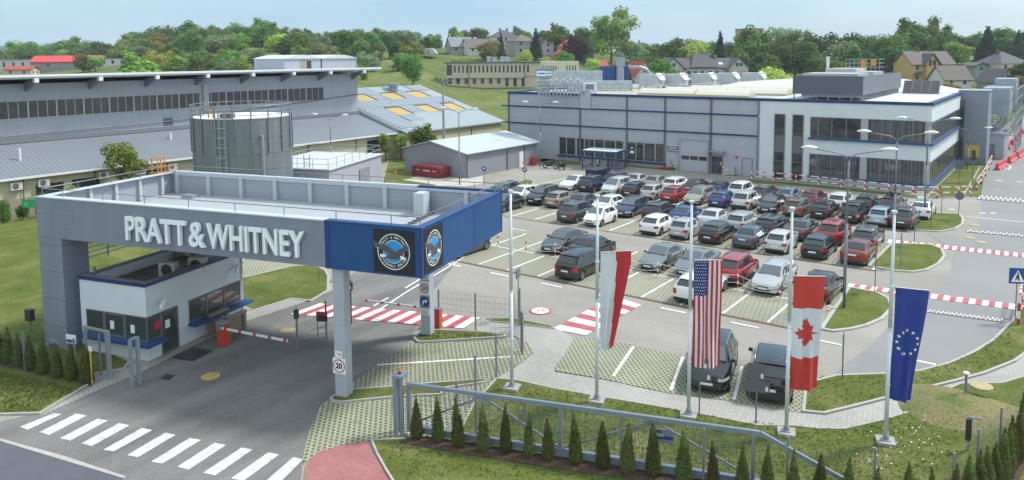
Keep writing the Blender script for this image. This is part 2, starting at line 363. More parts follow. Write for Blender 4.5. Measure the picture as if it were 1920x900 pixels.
sheet('guard_pavement', [(-32.85,12.35),(-33.35,13.32),(-34.9,17.19),(-38.02,17.46),(-39.95,17.4),(-43.6,18.69),(-44.77,24.99),(-38.27,25.19),(-37.45,27.55),(-37.3,31.32),(-36.18,31.01),(-35.69,27.35),(-35.64,23.08),(-34.74,19.79),(-33.69,16.87),(-33.38,14.78)], 0.08, walk_p, 0.06)
# parking fields
PX0, PX1 = -11.35, -47.0
sheet('parking_field', [(-9.9,40.0),(-9.9,49.6),(-47,49.4),(-39.6,40.0)], Z3, lat_f)
sheet('parking_field', [(-9.7,54.1),(-9.7,63.3),(-49,63.0),(-49,53.4)], Z3, lat_f)
sheet('parking_field', [(-9.6,67.6),(-9.6,77.4),(-49,77.2),(-47,67.0)], Z3, lat_f)
sheet('parking_field', [(-19.75,32.13),(-17.88,32.83),(-14.29,33.12),(-10.99,34.0),(-8.21,34.68),(-8.55,32.95),(-8.02,30.38),(-10.85,29.76),(-13.19,28.95),(-16.1,28.59),(-18.35,28.12),(-18.6,28.6),(-19.08,30.29)], 0.075, lat_p, 0.06)
sheet('parking_field', [(-24.71,21.01),(-26.24,27.09),(-24.22,28.26),(-22.54,30.07),(-21.51,30.26),(-20.39,29.36),(-20.09,27.4),(-20.01,25.88),(-19.23,23.26),(-18.03,20.87),(-19.63,19.73),(-20.58,18.71),(-21.18,17.94),(-21.46,17.09),(-21.24,16.27),(-21.57,16.47),(-23.01,17.93),(-24.27,19.49)], 0.05, lat_p, 0.045)
sheet('parking_field', [(-47.32,31.17),(-44.23,34.02),(-41.17,33.44),(-42.47,32.2),(-43.15,28.36),(-43.78,28.51)], Z3+0.004, lat_f)
# drains along the parking rows
dr = MB()
for y0, xa in ((39.92, -39.6), (54.0, -49), (67.5, -49)): dr.prism([(-9.8,y0),(-9.8,y0-0.16),(xa,y0-0.16),(xa,y0)], 0.0, Z4)
structure('drain_channel', dr, drain_m)

# stall lines
sl = MB()
def line(a, b, w_=0.12, z=Z4, mb=None):
    a = Vector(a); b = Vector(b); d = (b-a).normalized(); n_ = Vector((-d.y, d.x))*w_/2
    (mb or sl).prism([tuple(a-n_), tuple(b-n_), tuple(b+n_), tuple(a+n_)], z-0.006, z)
STX = lambda k: -9.95-2.5*k
for k in range(0, 12):
    line((STX(k), 40.1), (STX(k), 44.6)); line((STX(k), 44.9), (STX(k), 49.4))
    if k < 11: pass
for k in range(0, 16):
    line((STX(k), 54.2), (STX(k), 58.6)); line((STX(k), 58.8), (STX(k), 63.2))
    line((STX(k), 67.7), (STX(k), 72.3)); line((STX(k), 72.5), (STX(k), 77.1))
line((-9.95, 44.75), (-37.5, 44.75), 0.09); line((-9.95, 58.7), (-48, 58.7), 0.09)
for a, b in (((-16.73,32.78),(-15.85,29.11)), ((-14.19,32.95),(-13.15,29.3)), ((-11.51,33.48),(-10.63,29.97))): line(a, b, 0.14, 0.083)
line((-25.49,23.86), (-20.82,28.41), 0.13, 0.058)
structure('parking_lines', sl, white_p)

# lane dashes and edge lines
ln = MB()
for i in range(14): line((-34.6+3.95*i*0.52*2, 38.95+0.0*i), (-33.1+3.95*i*0.52*2, 38.95), 0.16, Z4, ln)
for i in range(10): line((-37.0+3.0*i*1.35, 50.2), (-35.6+3.0*i*1.35, 50.2), 0.14, Z4, ln)
PL = [(-31.02,29.05),(-32.12,32.54),(-32.87,35.27),(-34.01,39.41),(-35.57,44.15)]
for a, b in zip(PL, PL[1:]): line(a, b, 0.12, Z4, ln)
DL = [(-30.91,26.42),(-31.89,29.67),(-32.8,33.24),(-34.04,37.6),(-34.65,39.98)]
for a, b in zip(DL, DL[1:]):
    a = Vector(a); b = Vector(b); n_ = max(1, int((b-a).length/3.0))
    for i in range(n_): line(a+(b-a)*(i/n_), a+(b-a)*((i+0.45)/n_), 0.12, Z4, ln)
line((-6.7,76.78), (-2.56,77.0), 0.14, Z4, ln)
for P in ([(-6.06,100.78),(-5.45,100.75)],[(-4.17,101.17),(-3.57,101.14)],[(-6.86,128.34),(-5.84,128.3)],[(-7.9,149.99),(-6.77,149.76)],[(-5.94,79.23),(-5.45,79.29)],[(-8.41,79.57),(-7.9,79.62)],[(-5.16,79.77),(-4.67,79.82)]):
    line(P[0], P[1], 0.3, Z4, ln)
for P in ([(-7.25,113.52),(-5.27,111.55)],[(-5.46,115.27),(-7.11,111.4)],[(-5.46,115.27),(-5.4,110.93)]):
    line(P[0], P[1], 0.12, Z4, ln)
structure('lane_marking', ln, white_p)

# crosswalk at the entrance
cw = MB()
for p in ([(-32.58,11.51),(-32.09,11.6),(-32.39,12.96),(-32.71,12.79)],[(-31.48,11.78),(-30.95,11.9),(-31.41,13.49),(-31.94,13.33)],[(-30.33,12.04),(-29.82,12.16),(-30.28,13.79),(-30.76,13.62)],[(-29.24,12.33),(-28.73,12.46),(-29.19,14.09),(-29.69,13.94)],[(-28.09,12.58),(-27.67,12.75),(-28.07,14.41),(-28.56,14.27)],
          [(-26.99,12.91),(-26.54,13.05),(-26.97,14.74),(-27.45,14.61)],[(-25.84,13.19),(-25.39,13.34),(-25.81,15.08),(-26.29,14.93)],[(-24.76,13.54),(-24.25,13.68),(-24.71,15.42),(-25.18,15.28)],[(-23.65,13.86),(-23.16,14.0),(-23.6,15.8),(-24.05,15.66)],[(-22.53,14.21),(-22.06,14.39),(-22.51,16.16),(-22.95,16.02)],[(-21.35,14.58),(-20.84,14.75),(-21.53,16.46),(-21.93,16.35)]):
    cw.prism(p, Z2, Z3+0.004)
structure('zebra_crossing', cw, mat('worn white paint', (0.52,0.56,0.56), 0.7, noise=(3.5, 0.42)))

def band(name, A, B, C, D, n, first=0):
    """alternating red / white bars between edge A->B and edge D->C"""
    r = MB(); A, B, C, D = (Vector(q) for q in (A, B, C, D))
    for i in range(n):
        t0, t1 = i/n, (i+1)/n
        r.prism([tuple(A+(B-A)*t0), tuple(A+(B-A)*t1), tuple(D+(C-D)*t1), tuple(D+(C-D)*t0)], Z3+0.002, Z4+0.008, (i+first) % 2)
    structure(name, r, [white_p, red_p])
band('striped_crossing', (-34.82,28.2), (-25.59,31.7), (-25.3,29.89), (-34.7,26.02), 21)
band('striped_crossing', (-21.37,39.2), (-21.37,32.56), (-19.47,32.78), (-19.31,38.75), 9)
band('striped_crossing', (-10.65,63.84), (-1.83,64.74), (-1.78,63.54), (-10.59,62.65), 33)
band('striped_crossing', (-10.48,49.95), (-1.82,51.16), (-1.81,50.04), (-10.46,49.16), 27)
# speed bumps
sbm = mat('speed bump rubber', (0.17,0.175,0.18), 0.8, noise=(3,0.2))
for A, B, C, D, n_, lab in (((-5.82,47.33),(-2.22,47.96),(-2.22,47.25),(-5.74,46.73),34,'near'),((-6.16,71.13),(-2.09,71.68),(-2.05,70.63),(-6.06,70.05),20,'mid'),((-6.78,89.5),(-2.79,89.76),(-2.68,86.87),(-6.67,86.45),20,'far')):
    A, B, C, D = (Vector(q) for q in (A, B, C, D)); mb = MB(); mb.prism([tuple(A),tuple(B),tuple(C),tuple(D)], 0.02, 0.065)
    for i in range(n_):
        t0, t1 = (i+0.2)/n_, (i+0.7)/n_
        P = lambda t, s_: A+(B-A)*t+((D+(C-D)*t)-(A+(B-A)*t))*s_
        s0 = 0.1 if i % 2 else 0.45
        mb.prism([tuple(P(t0,s0)),tuple(P(t1,s0)),tuple(P(t1,s0+.42)),tuple(P(t0,s0+.42))], 0.05, 0.071, 1)
    structure('speed_bump', mb, [sbm, white_p])
# round speed mark on the road (20 in a red ring)
rx, ry = -23.51,34.56
sm_ = MB(); sm_.cyl(rx, ry, Z3, Z4+0.004, 0.62, 28, 1); sm_.cyl(rx, ry, Z3, Z4+0.008, 0.5, 28, 0)
v_, f_ = text_mesh('20', 0.62, 0.004); sm_.add([(rx+a*0.85*cos(.634)-b*sin(.634), ry+a*0.85*sin(.634)+b*cos(.634), Z4+0.012+c) for a,b,c in v_], f_, 2)
structure('painted_speed_mark', sm_, [white_p, red_p, mat('black paint', (0.03,0.03,0.03), 0.7)])

# manhole covers and grate
for i, (p, r, m) in enumerate((((-30.75,18.6),0.42,mat('yellow manhole', (0.42,0.31,0.08),0.8,noise=(5,0.3))),((-32.68,24.3),0.4,iron_m),((-2.28,35.44),0.42,iron_m),((-4.78,66.88),0.38,iron_m),((-5.75,73.31),0.4,iron_m),((-4.6,70.61),0.38,iron_m),((-5.58,67.98),0.36,iron_m))):
    z0 = 0.02 if i != 2 else 0.75
    structure('manhole_cover', MB().cyl(p[0], p[1], z0, z0+0.035 if i != 2 else z0+0.1, r, 20), m)
structure('drain_grate', MB().prism([(-32.42,17.14),(-32.63,17.55),(-32.2,17.72),(-31.94,17.27)], 0.02, 0.042), iron_d)

# lawns
LB = 0.10
def lawn(poly, kerb=0.12, m=None, name='lawn', h=0.10): return raised(name, poly, m or g_mat, h, kerb)
lawn([(-20.5,18.77),(-19.93,19.32),(-18.86,20.08),(-18.09,20.94),(-19.23,23.26),(-20.01,25.88),(-19.05,26.29),(-17.31,26.53),(-15.37,26.97),(-13.52,27.44),(-11.96,27.8),(-10.58,28.11),(-9.11,28.36),(-7.97,29.12),(-7.15,29.45),(-6.36,29.96),(-5.37,31.45),(-4.4,33.24),(-4.04,35.09),(-3.18,37.17),(-1.74,38.26),(-0.97,39.68),(0.76,42.19),(1.47,31.36),(1.17,23.56),(-4.73,18.41),(-10.87,15.6),(-16.65,16.67),(-18.56,17.63),(-19.7,18.26)], 0.08)
lawn([(-8.03,30.49),(-8.56,32.82),(-8.41,33.85),(-7.79,34.98),(-5.89,36.6),(-4.85,37.7),(-3.85,39.51),(-3.05,41.8),(-2.48,43.98),(-2.15,46.04),(-1.85,47.91),(-1.55,51.0),(0.03,65.5),(6.28,66.52),(-0.31,45.42),(-1.35,41.44),(-2.39,39.02),(-3.22,37.54),(-4.12,36.04),(-5.48,33.76),(-6.48,32.05),(-7.22,30.84)], 0.13)
lawn([(-10.24,68.32),(-10.19,76.32),(-7.29,77.75),(-6.75,75.67),(-6.54,73.02),(-6.84,70.66),(-7.87,68.8),(-8.98,68.49)], 0.2)
lawn([(-10.43,54.86),(-10.33,62.63),(-7.73,63.84),(-6.87,62.89),(-6.41,60.67),(-6.5,58.09),(-6.93,56.05),(-7.63,54.96),(-8.61,54.57)], 0.2)
lawn([(-9.91,40.55),(-10.41,49.2),(-8.65,49.01),(-7.82,48.11),(-7.35,46.37),(-7.47,44.15),(-7.95,42.52),(-8.51,41.45),(-9.21,40.58)], 0.2)
lawn([(-10.76,84.69),(-11.02,87.36),(-10.9,111.67),(-8.49,111.58),(-7.97,87.27)], 0.1)
lawn([(-29.61,85.88),(-23.63,86.35),(-16.94,85.98),(-10.93,85.27),(-10.72,83.69),(-16.53,83.99),(-23.04,84.25),(-28.61,83.0)], 0.05)
lawn([(-58.39,85.05),(-59.55,87.54),(-53.0,87.98),(-51.06,85.03),(-54.36,83.43)], 0.08)
lawn([(-46.86,88.99),(-39.83,88.54),(-39.09,86.9),(-45.73,86.84)], 0.06)
lawn([(-33.55,89.04),(-31.31,88.53),(-30.86,86.91),(-32.28,86.91)], 0.06)
lawn([(-50.02,68.16),(-50.8,71.66),(-49.0,71.04),(-47.03,67.24),(-48.39,66.73)], 0.15)
lawn([(-38.1,25.07),(-43.15,28.36),(-42.88,30.34),(-42.69,32.37),(-41.58,33.31),(-39.97,32.99),(-38.61,32.12),(-36.22,30.06),(-35.49,28.08),(-36.75,27.67),(-36.8,24.98)], 0.15)
lawn([(-75.5,72),(-75.5,20),(-84,-10),(-60,-6),(-34.29,11.44),(-33.05,12.43),(-33.56,13.41),(-34.3,14.92),(-35.3,15.44),(-34.71,16.73),(-35.38,17.31),(-38.24,17.31),(-39.91,17.43),(-41.5,19.5),(-43.5,27.5),(-58,44),(-68,50)], 0.1)
lawn([(-75.5,73.5),(-75.5,88),(-68,90),(-67,70),(-66.45,69.19),(-63.07,68.3),(-62.17,63.1),(-56.77,62.75),(-61.88,59.31)], 0.1)
lawn([(-57,84),(-57,87.8),(-66,88),(-66,84.5)], 0.08)
# strips of turf with kerbs in the entrance lattice area
lawn([(-24.18,20.03),(-24.48,20.17),(-24.67,20.98),(-22.94,22.79),(-21.67,24.16),(-20.11,25.61),(-20.16,25.1),(-21.2,23.64),(-20.82,23.21),(-22.16,22.01),(-23.77,20.2)], 0.1, h=0.13)
lawn([(-26.35,27.2),(-26.58,27.85),(-26.66,28.54),(-24.17,29.92),(-22.8,30.33),(-22.58,30.13),(-24.31,28.37),(-25.44,27.22),(-25.82,26.95)], 0.1, h=0.13)
lawn([(-25.14,31.7),(-24.04,32.58),(-21.64,32.86),(-21.24,32.56),(-22.82,32.12),(-24.36,31.54)], 0.06)
# mulch beds under the hedges
structure('mulch_bed', MB().prism([(-19.44,19.67),(-18.92,20.14),(-16.93,20.89),(-14.96,21.51),(-12.62,22.43),(-10.54,23.21),(-8.12,24.29),(-5.06,25.71),(-2.73,28.15),(-1.65,29.95),(-1.12,31.63),(-0.73,35.97),(-0.09,35.32),(-0.8,28.58),(-3.33,24.69),(-6.27,23.93),(-10.22,22.52),(-12.71,21.49),(-15.42,20.52),(-17.76,19.74),(-19.43,19.24)], 0.05, 0.13), mulch_m)
structure('mulch_bed', MB().prism([(-42.7,13.07),(-40.88,13.8),(-38.15,14.59),(-34.78,15.39),(-34.13,14.9),(-37.1,14.16),(-39.8,13.41),(-41.63,12.73)], 0.05, 0.13), mulch_m)
# grassy mound near the right fence
mo = MB(); cx, cy = (-2.62,34.34); nr, na = 7, 28
for i in range(nr+1):
    for j in range(na):
        r = i/nr; a = 2*pi*j/na; q = 1+0.12*sin(3*a+1); zz = 0.6*(1-r**2.2)+0.02
        mo.v.append((cx+cos(a)*2.9*r*q, cy+sin(a)*2.1*r*q, max(0.06, zz)))
for i in range(nr):
    for j in range(na): mo.f.append((i*na+j,(i+1)*na+j,(i+1)*na+(j+1)%na,i*na+(j+1)%na)); mo.m.append(0)
structure('grassy_mound', mo, mat_grass('dry grass', (0.1,0.14,0.04), (0.2,0.19,0.09), (0.26,0.2,0.11), 0.6, 12), smooth=True)

# ================================================================== building materials
steel_g = mat('grey cladding', (0.20,0.23,0.285), 0.42, metal=0.0, noise=(1.3, 0.11, (1,1,0.12)))
steel_g2 = mat('grey cladding horizontal', (0.215,0.245,0.3), 0.5, stripes=(2, 0.25, 0, 0.12), noise=(0.4,0.05))
wall_lt = mat('light grey panel', (0.36,0.39,0.445), 0.5, noise=(0.7,0.07,(1,1,0.2)), stripes=(2, 1.1, 0, 0.05))
hall_w = mat('hall cladding', (0.335,0.365,0.42), 0.5, noise=(0.12,0.07), stripes=(1, 0.9, 0, 0.06))
blue_m = mat('dark blue trim', (0.008,0.028,0.115), 0.4)
blue_c = mat('blue cladding', (0.010,0.066,0.20), 0.42, noise=(1.5,0.12,(1,1,0.15)))
white_w = mat('white render', (0.57,0.625,0.66), 0.8, noise=(0.5,0.05))
beige_w = mat('beige render', (0.50,0.46,0.315), 0.85, noise=(0.4,0.05))
tan_w = mat('tan plinth', (0.30,0.27,0.215), 0.85, noise=(0.6,0.06))
roof_g = mat('ribbed metal roof', (0.30,0.34,0.37), 0.45, stripes=(1, 0.42, 0, 0.42), noise=(0.25,0.06))
roof_dk = mat('ribbed metal roof darker', (0.19,0.215,0.25), 0.45, stripes=(1, 0.45, 0, 0.4), noise=(0.25,0.06))
roof_w = mat('white membrane roof', (0.50,0.54,0.54), 0.7, noise=(0.3,0.08))
deck_m = mat('canopy deck', (0.37,0.40,0.43), 0.5, stripes=(0, 0.3, 0, 0.3), noise=(0.4,0.06))
grey_dk = mat('dark grey louvre', (0.105,0.115,0.145), 0.6, stripes=(2, 0.22, 0, 0.25))
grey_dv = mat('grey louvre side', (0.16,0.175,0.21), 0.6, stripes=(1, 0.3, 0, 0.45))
frame_m = mat('grey frame', (0.12,0.125,0.135), 0.4)
frame_l = mat('light frame', (0.3,0.31,0.33), 0.4)
galv = mat('galvanised steel', (0.30,0.33,0.37), 0.4, metal=0.35, noise=(1.5,0.12))
galv_d = mat('dull steel', (0.2,0.215,0.235), 0.5, metal=0.2)
white_m = mat('white metal', (0.70,0.73,0.75), 0.4)
dark_m = mat('dark metal', (0.035,0.037,0.042), 0.5)
concrete = mat('concrete', (0.32,0.31,0.29), 0.85, noise=(1.2,0.15))
glass_m = mat('window glass', (0.035,0.042,0.046), 0.04, spec=0.8, noise=(0.9,0.75))  # noise in the glass colour stands in for reflections and interior variety
glass_b = mat('brownish window', (0.072,0.068,0.07), 0.25, noise=(0.9,0.35), spec=0.6)
glass_c = mat('booth glass', (0.05,0.065,0.06), 0.05, spec=0.8)
orange_m = mat('orange paint', (0.50,0.24,0.04), 0.5)
yellow_m = mat('yellow panel', (0.55,0.42,0.10), 0.6)
red_m = mat('red paint', (0.42,0.035,0.03), 0.45)
redw = mat('red plastic', (0.5,0.03,0.05), 0.5)
rail_w = mat('rail white', (0.7,0.7,0.7), 0.5); rail_r = mat('rail red', (0.42,0.025,0.03), 0.5)
letter_m = mat('letter white', (0.80,0.86,0.87), 0.5)
black_s = mat('black sign', (0.012,0.013,0.018), 0.5)
sky_bl = mat('emblem blue', (0.02,0.28,0.62), 0.5)
feather = mat('emblem feather', (0.085,0.078,0.078), 0.8, noise=(14,0.8))
sign_w = mat('sign white', (0.75,0.77,0.78), 0.5)
sign_b = mat('sign blue', (0.01,0.06,0.25), 0.5)
black_t = mat('black lettering', (0.012,0.012,0.012), 0.6)

# ================================================================== entrance canopy
CO = (-40.74, 15.77, 0); CR = radians(15.6)
can = empty('entrance_canopy', CO, CR, label='grey and blue entrance canopy with big raised white letters over the gate road', cat='canopy')
W_, D_, ZB, ZT, ZD = 21.26, 8.6, 5.70, 7.66, 6.45
b = MB(); b.box(0, 1.56, 0, 1.45, 0, ZB+0.02)
for z in (1.2, 2.6, 4.0, 5.3): b.box(-0.004, 1.564, -0.004, 1.454, z, z+0.025, 1)
b.build('leg', [steel_g, frame_m], can)
b = MB(); b.box(0, 16.75, -0.02, 0.30, ZB, ZT)
for x in (0.45, 2.75, 16.74): b.box(x, x+0.02, -0.026, -0.02, ZB, ZT, 1)
for z in (6.35, 7.0): b.box(0, 6, -0.026, -0.02, z, z+0.015, 1)
b.build('front_fascia', [steel_g, frame_l], can)
MB().box(16.77, W_+0.02, -0.02, 0.30, ZB-0.03, ZT-0.02).box(W_-0.28, W_+0.02, 0.3, D_, ZB-0.03, ZT-0.02).build('blue_fascia', blue_c, can)
b = MB(); b.box(16.76, W_+0.05, -0.05, 0.34, ZT-0.03, ZT+0.05).box(W_-0.33, W_+0.05, 0.34, D_+0.05, ZT-0.03, ZT+0.05)
b.box(W_-0.10, W_+0.035, -0.035, 0.1, ZB-0.03, ZT-0.03); b.box(W_-0.05, W_+0.032, D_-0.12, D_+0.02, ZB-0.03, ZT-0.03); b.box(16.76, 17.0, -0.03, 0.0, ZB-0.03, ZT-0.03); b.box(W_-0.05, W_+0.03, 5.1, 5.16, ZB-0.03, ZT-0.03)
b.build('blue_cap', [mat('mid blue trim', (0.012,0.05,0.17), 0.35)], can)  # cap trim in a blue paler than the dark blue trim
b = MB(); b.box(-0.04, 16.76, -0.05, 0.42, ZT, ZT+0.05).box(-0.04, 0.4, 0.42, D_, ZT, ZT+0.05).box(-0.04, 16.6, D_-0.1, D_+0.2, ZT, ZT+0.09)
b.build('parapet_cap', mat('cap metal', (0.47,0.52,0.57), 0.4), can)
b = MB(); b.box(16.6, W_+0.05, D_-0.1, D_+0.2, ZT, ZT+0.09); b.build('rear_cap', blue_m, can)
b = MB(); b.box(0.02, 0.12, 0.3, D_, ZB, ZT-0.003).box(0.12, W_-0.3, D_-0.06, D_+0.06, ZB, ZT-0.003)
b.build('parapet_wall', mat('parapet lining', (0.31,0.34,0.39), 0.5, stripes=(2, 0.13, 0, 0.28)), can)
b = MB()
for i in range(9): b.box(0.5+i*2.35, 0.72+i*2.35, D_-0.22, D_-0.05, ZD, ZT-0.02)
for j in range(5): b.box(0.12, 0.28, 1.2+j*1.6, 1.36+j*1.6, ZD, ZT-0.02)
b.box(0.12, W_-0.3, D_-0.12, D_-0.06, ZT-0.14, ZT-0.004)
b.build('parapet_frame', mat('frame pale', (0.43,0.47,0.53), 0.45), can)
b = MB(); b.add([(0.12,0.3,ZD-0.25),(W_-0.3,0.3,ZD-0.25),(W_-0.3,D_-0.06,ZD),(0.12,D_-0.06,ZD),(0.12,0.3,ZD-0.45),(W_-0.3,0.3,ZD-0.45),(W_-0.3,D_-0.06,ZD-0.45),(0.12,D_-0.06,ZD-0.45)], [(0,1,2,3),(7,6,5,4),(0,4,5,1),(1,5,6,2),(2,6,7,3),(3,7,4,0)])
b.build('roof_deck', deck_m, can)
b = MB(); b.box(0.3, W_-0.3, 0.3, D_-0.06, ZB+0.01, ZB+0.08); b.build('ceiling_panel', mat('soffit', (0.3,0.31,0.33), 0.7), can)
b = MB(); b.box(17.6, 17.95, 0.3, 8.2, ZD-0.22, ZD-0.17)
for i in range(18): b.box(17.62, 17.93, 0.5+i*0.42, 0.72+i*0.42, ZD-0.17+0.033*i*0.42, ZD-0.12+0.033*i*0.42, 1)
b.build('warning_strip', [deck_m, dark_m], can)
MB().box(16.9, 17.45, 7.5, 8.2, ZD-0.1, ZT-0.12).build('roof_vent_box', mat('cap metal', (0,0,0)), can)
MB().box(1.9, 2.7, 7.4, 8.0, ZD-0.05, ZD+0.14).build('roof_outlet', galv, can)
for nm, cx_, cy_ in (('column', 17.25, 0.36), ('column', 17.35, 7.95)):
    b = MB(); b.box(cx_-0.27, cx_+0.27, cy_-0.24, cy_+0.24, 0, ZB); b.box(cx_-0.275, cx_+0.275, cy_-0.245, cy_+0.245, 3.2, 3.22, 1); b.build('column', [mat('column steel', (0.36,0.40,0.46), 0.45, noise=(0.8,0.08)), frame_l], can)
# perimeter safety rail
b = MB(); rz_ = ZT+0.42
b.tube([(0.15,0.2,rz_),(W_-0.15,0.2,rz_),(W_-0.15,D_-0.2,rz_)], 0.022, 5); b.tube([(0.2,0.2,rz_),(0.2,D_,rz_),(W_-0.2,D_,rz_)], 0.022, 5)
for i in range(8): b.tube([(1.6+2.6*i,0.2,ZT),(1.6+2.6*i,0.2,rz_)], 0.02, 5); b.tube([(1.6+2.6*i,D_,ZT),(1.6+2.6*i,D_,rz_)], 0.02, 5)
for j in range(5): b.tube([(0.2,0.2+2.0*j,ZT),(0.2,0.2+2.0*j,rz_)], 0.02, 5); b.tube([(W_-0.15,0.2+2.0*j,ZT),(W_-0.15,0.2+2.0*j,rz_)], 0.02, 5)
b.build('roof_railing', galv_d, can)
b = MB(); bx, by = 0.05, 7.6
for dx in (0, 0.5): b.beam((bx, by+dx, ZT-0.2), (bx, by+dx, ZT+1.0), 0.05, 0.05)
for dz in (0.1, 0.45, 0.95): b.beam((bx-0.4, by-0.3, ZT+dz), (bx+0.4, by+0.9, ZT+dz), 0.06, 0.06)
for dx in (-0.35, 0.35): b.beam((bx+dx, by-0.1, ZT+0.1), (bx+dx, by-0.1, ZT+1.0), 0.06, 0.06)
b.build('roof_ladder_gate', orange_m, can)
b = MB()
for z in (5.0, 4.75, 4.5, 4.25, 4.0): b.beam((0.15, 1.5, z), (0.15, 8.5, z+0.0), 0.05, 0.05)
for y in (3.8, 6.1, 8.5): b.beam((0.15, y, 3.8), (0.15, y, ZB), 0.07, 0.07)
b.build('side_grille', galv, can)
# letters on the front (each line of text follows the fascia)
def front_text(txt, size, a, z, xs, bold, depth, m, name, yoff=-0.03, parent=can, side=False, align='CENTER'):
    vs, fs = text_mesh(txt, size, depth, xs, bold, align)
    if side: vs = [(W_+yoff+q, a+x, z+y) for x,y,q in vs]
    else: vs = [(a+x, yoff-q, z+y) for x,y,q in vs]
    return MB().add(vs, fs).build(name, m, parent)
def fit_text(txt, a0, a1, z0, z1, bold, depth, m, name, yoff):
    vs, fs = text_mesh(txt, 1.0, depth, 1.0, bold, 'LEFT')
    x0 = min(v[0] for v in vs); x1 = max(v[0] for v in vs); y0 = min(v[1] for v in vs); y1 = max(v[1] for v in vs)
    vs = [(a0+(x-x0)/(x1-x0)*(a1-a0), yoff-q, z0+(y-y0)/(y1-y0)*(z1-z0)) for x,y,q in vs]
    return MB().add(vs, fs).build(name, m, can)
for s_, a0, a1 in (('PRATT', 6.0, 9.55), ('&', 9.72, 10.62), ('WHITNEY', 10.75, 15.85)):
    fit_text(s_, a0, a1, 6.05, 7.17, 0.016, 0.16, letter_m, 'raised_lettering', -0.16)
def emblem(side):
    """round eagle emblem on its black panel; local u to the right, v up"""
    if not side: P = lambda u, v, d: (20.03+u, -0.055-d, 6.63+v)
    else: P = lambda u, v, d: (W_+0.045+d, 0.98+u*0.92, 6.66+v)
    r = MB(); h = 0.88
    pv = [(-0.92,-h),(0.92,-h),(0.92,h+0.02),(-0.92,h+0.02)]
    r.add([P(u,v,-0.02) for u,v in pv]+[P(u,v,0.0) for u,v in pv], [(0,1,2,3),(7,6,5,4),(0,4,5,1),(1,5,6,2),(2,6,7,3),(3,7,4,0)])
    panel = r.build('emblem_panel', black_s, can)
    r = MB(); n = 40; c0 = (0.0, 0.02)
    def ring(ri, ro, d, mi):
        vs = [P(c0[0]+ri*cos(2*pi*i/n), c0[1]+ri*sin(2*pi*i/n), d) for i in range(n)]+[P(c0[0]+ro*cos(2*pi*i/n), c0[1]+ro*sin(2*pi*i/n), d) for i in range(n)]
        r.add(vs, [(i,(i+1)%n,n+(i+1)%n,n+i) for i in range(n)], mi)
    ring(0.70, 0.735, 0.006, 0); ring(0.455, 0.475, 0.008, 0)
    r.add([P(c0[0]+0.455*cos(2*pi*i/n), c0[1]+0.455*sin(2*pi*i/n), 0.006) for i in range(n)], [tuple(range(n))], 1)
    wing_l = [(-0.86,0.40),(-0.62,0.30),(-0.3,0.27),(-0.02,0.10),(0.12,0.0),(0.12,-0.12),(-0.1,-0.14),(-0.3,-0.02),(-0.55,0.06),(-0.70,0.10),(-0.66,0.15),(-0.78,0.20),(-0.76,0.26),(-0.86,0.29)]
    wing_r = [(0.0,-0.12),(0.08,0.02),(0.28,0.16),(0.50,0.24),(0.72,0.28),(0.66,0.22),(0.71,0.2),(0.60,0.12),(0.46,0.02),(0.42,-0.08),(0.30,-0.16)]
    body = [(-0.5,-0.16),(-0.3,-0.12),(0.0,-0.1),(0.3,-0.12),(0.36,-0.2),(0.2,-0.27),(-0.1,-0.28),(-0.4,-0.25)]
    head = [(0.3,-0.11),(0.42,-0.12),(0.52,-0.18),(0.58,-0.27),(0.52,-0.26),(0.44,-0.26),(0.32,-0.24)]
    tail = [(-0.62,-0.10),(-0.4,-0.12),(-0.3,-0.17),(-0.42,-0.22),(-0.6,-0.22)]
    for i in range(5): r.add([P(-0.95+0.02*i, 0.43-0.065*i, 0.014),P(-0.6, 0.29-0.045*i, 0.014),P(-0.6, 0.262-0.045*i, 0.014)], [(0,1,2)], 0)
    for i in range(4): r.add([P(0.78-0.03*i, 0.30-0.05*i, 0.014),P(0.5, 0.22-0.04*i, 0.014),P(0.5, 0.195-0.04*i, 0.014)], [(0,1,2)], 0)
    for poly, d, mi in ((wing_r,0.016,2),(body,0.018,2),(tail,0.022,0),(wing_l,0.02,2),(head,0.024,0)):
        r.add([P(u,v,d) for u,v in poly], [tuple(range(len(poly)))], mi)
    def arc(txt, rad, a_mid, span, size, up):
        k = len(txt)
        for i, ch in enumerate(txt):
            if ch == ' ': continue
            t = (i/(k-1)-0.5)*span; a = a_mid-t if up else a_mid+t
            vs, fs = text_mesh(ch, size, 0.004, 0.8, 0.0); q = a-pi/2 if up else a+pi/2
            r.add([P(c0[0]+rad*cos(a)+x*cos(q)-y*sin(q), c0[1]+rad*sin(a)+x*sin(q)+y*cos(q), 0.012+z) for x,y,z in vs], fs, 0)
    arc('PRATT & WHITNEY', 0.585, pi/2, 2.15, 0.155, True); arc('DEPENDABLE ENGINES', 0.59, -pi/2, 2.45, 0.155, False)
    r.build('eagle_emblem', [letter_m, sky_bl, feather], panel)
emblem(False); emblem(True)

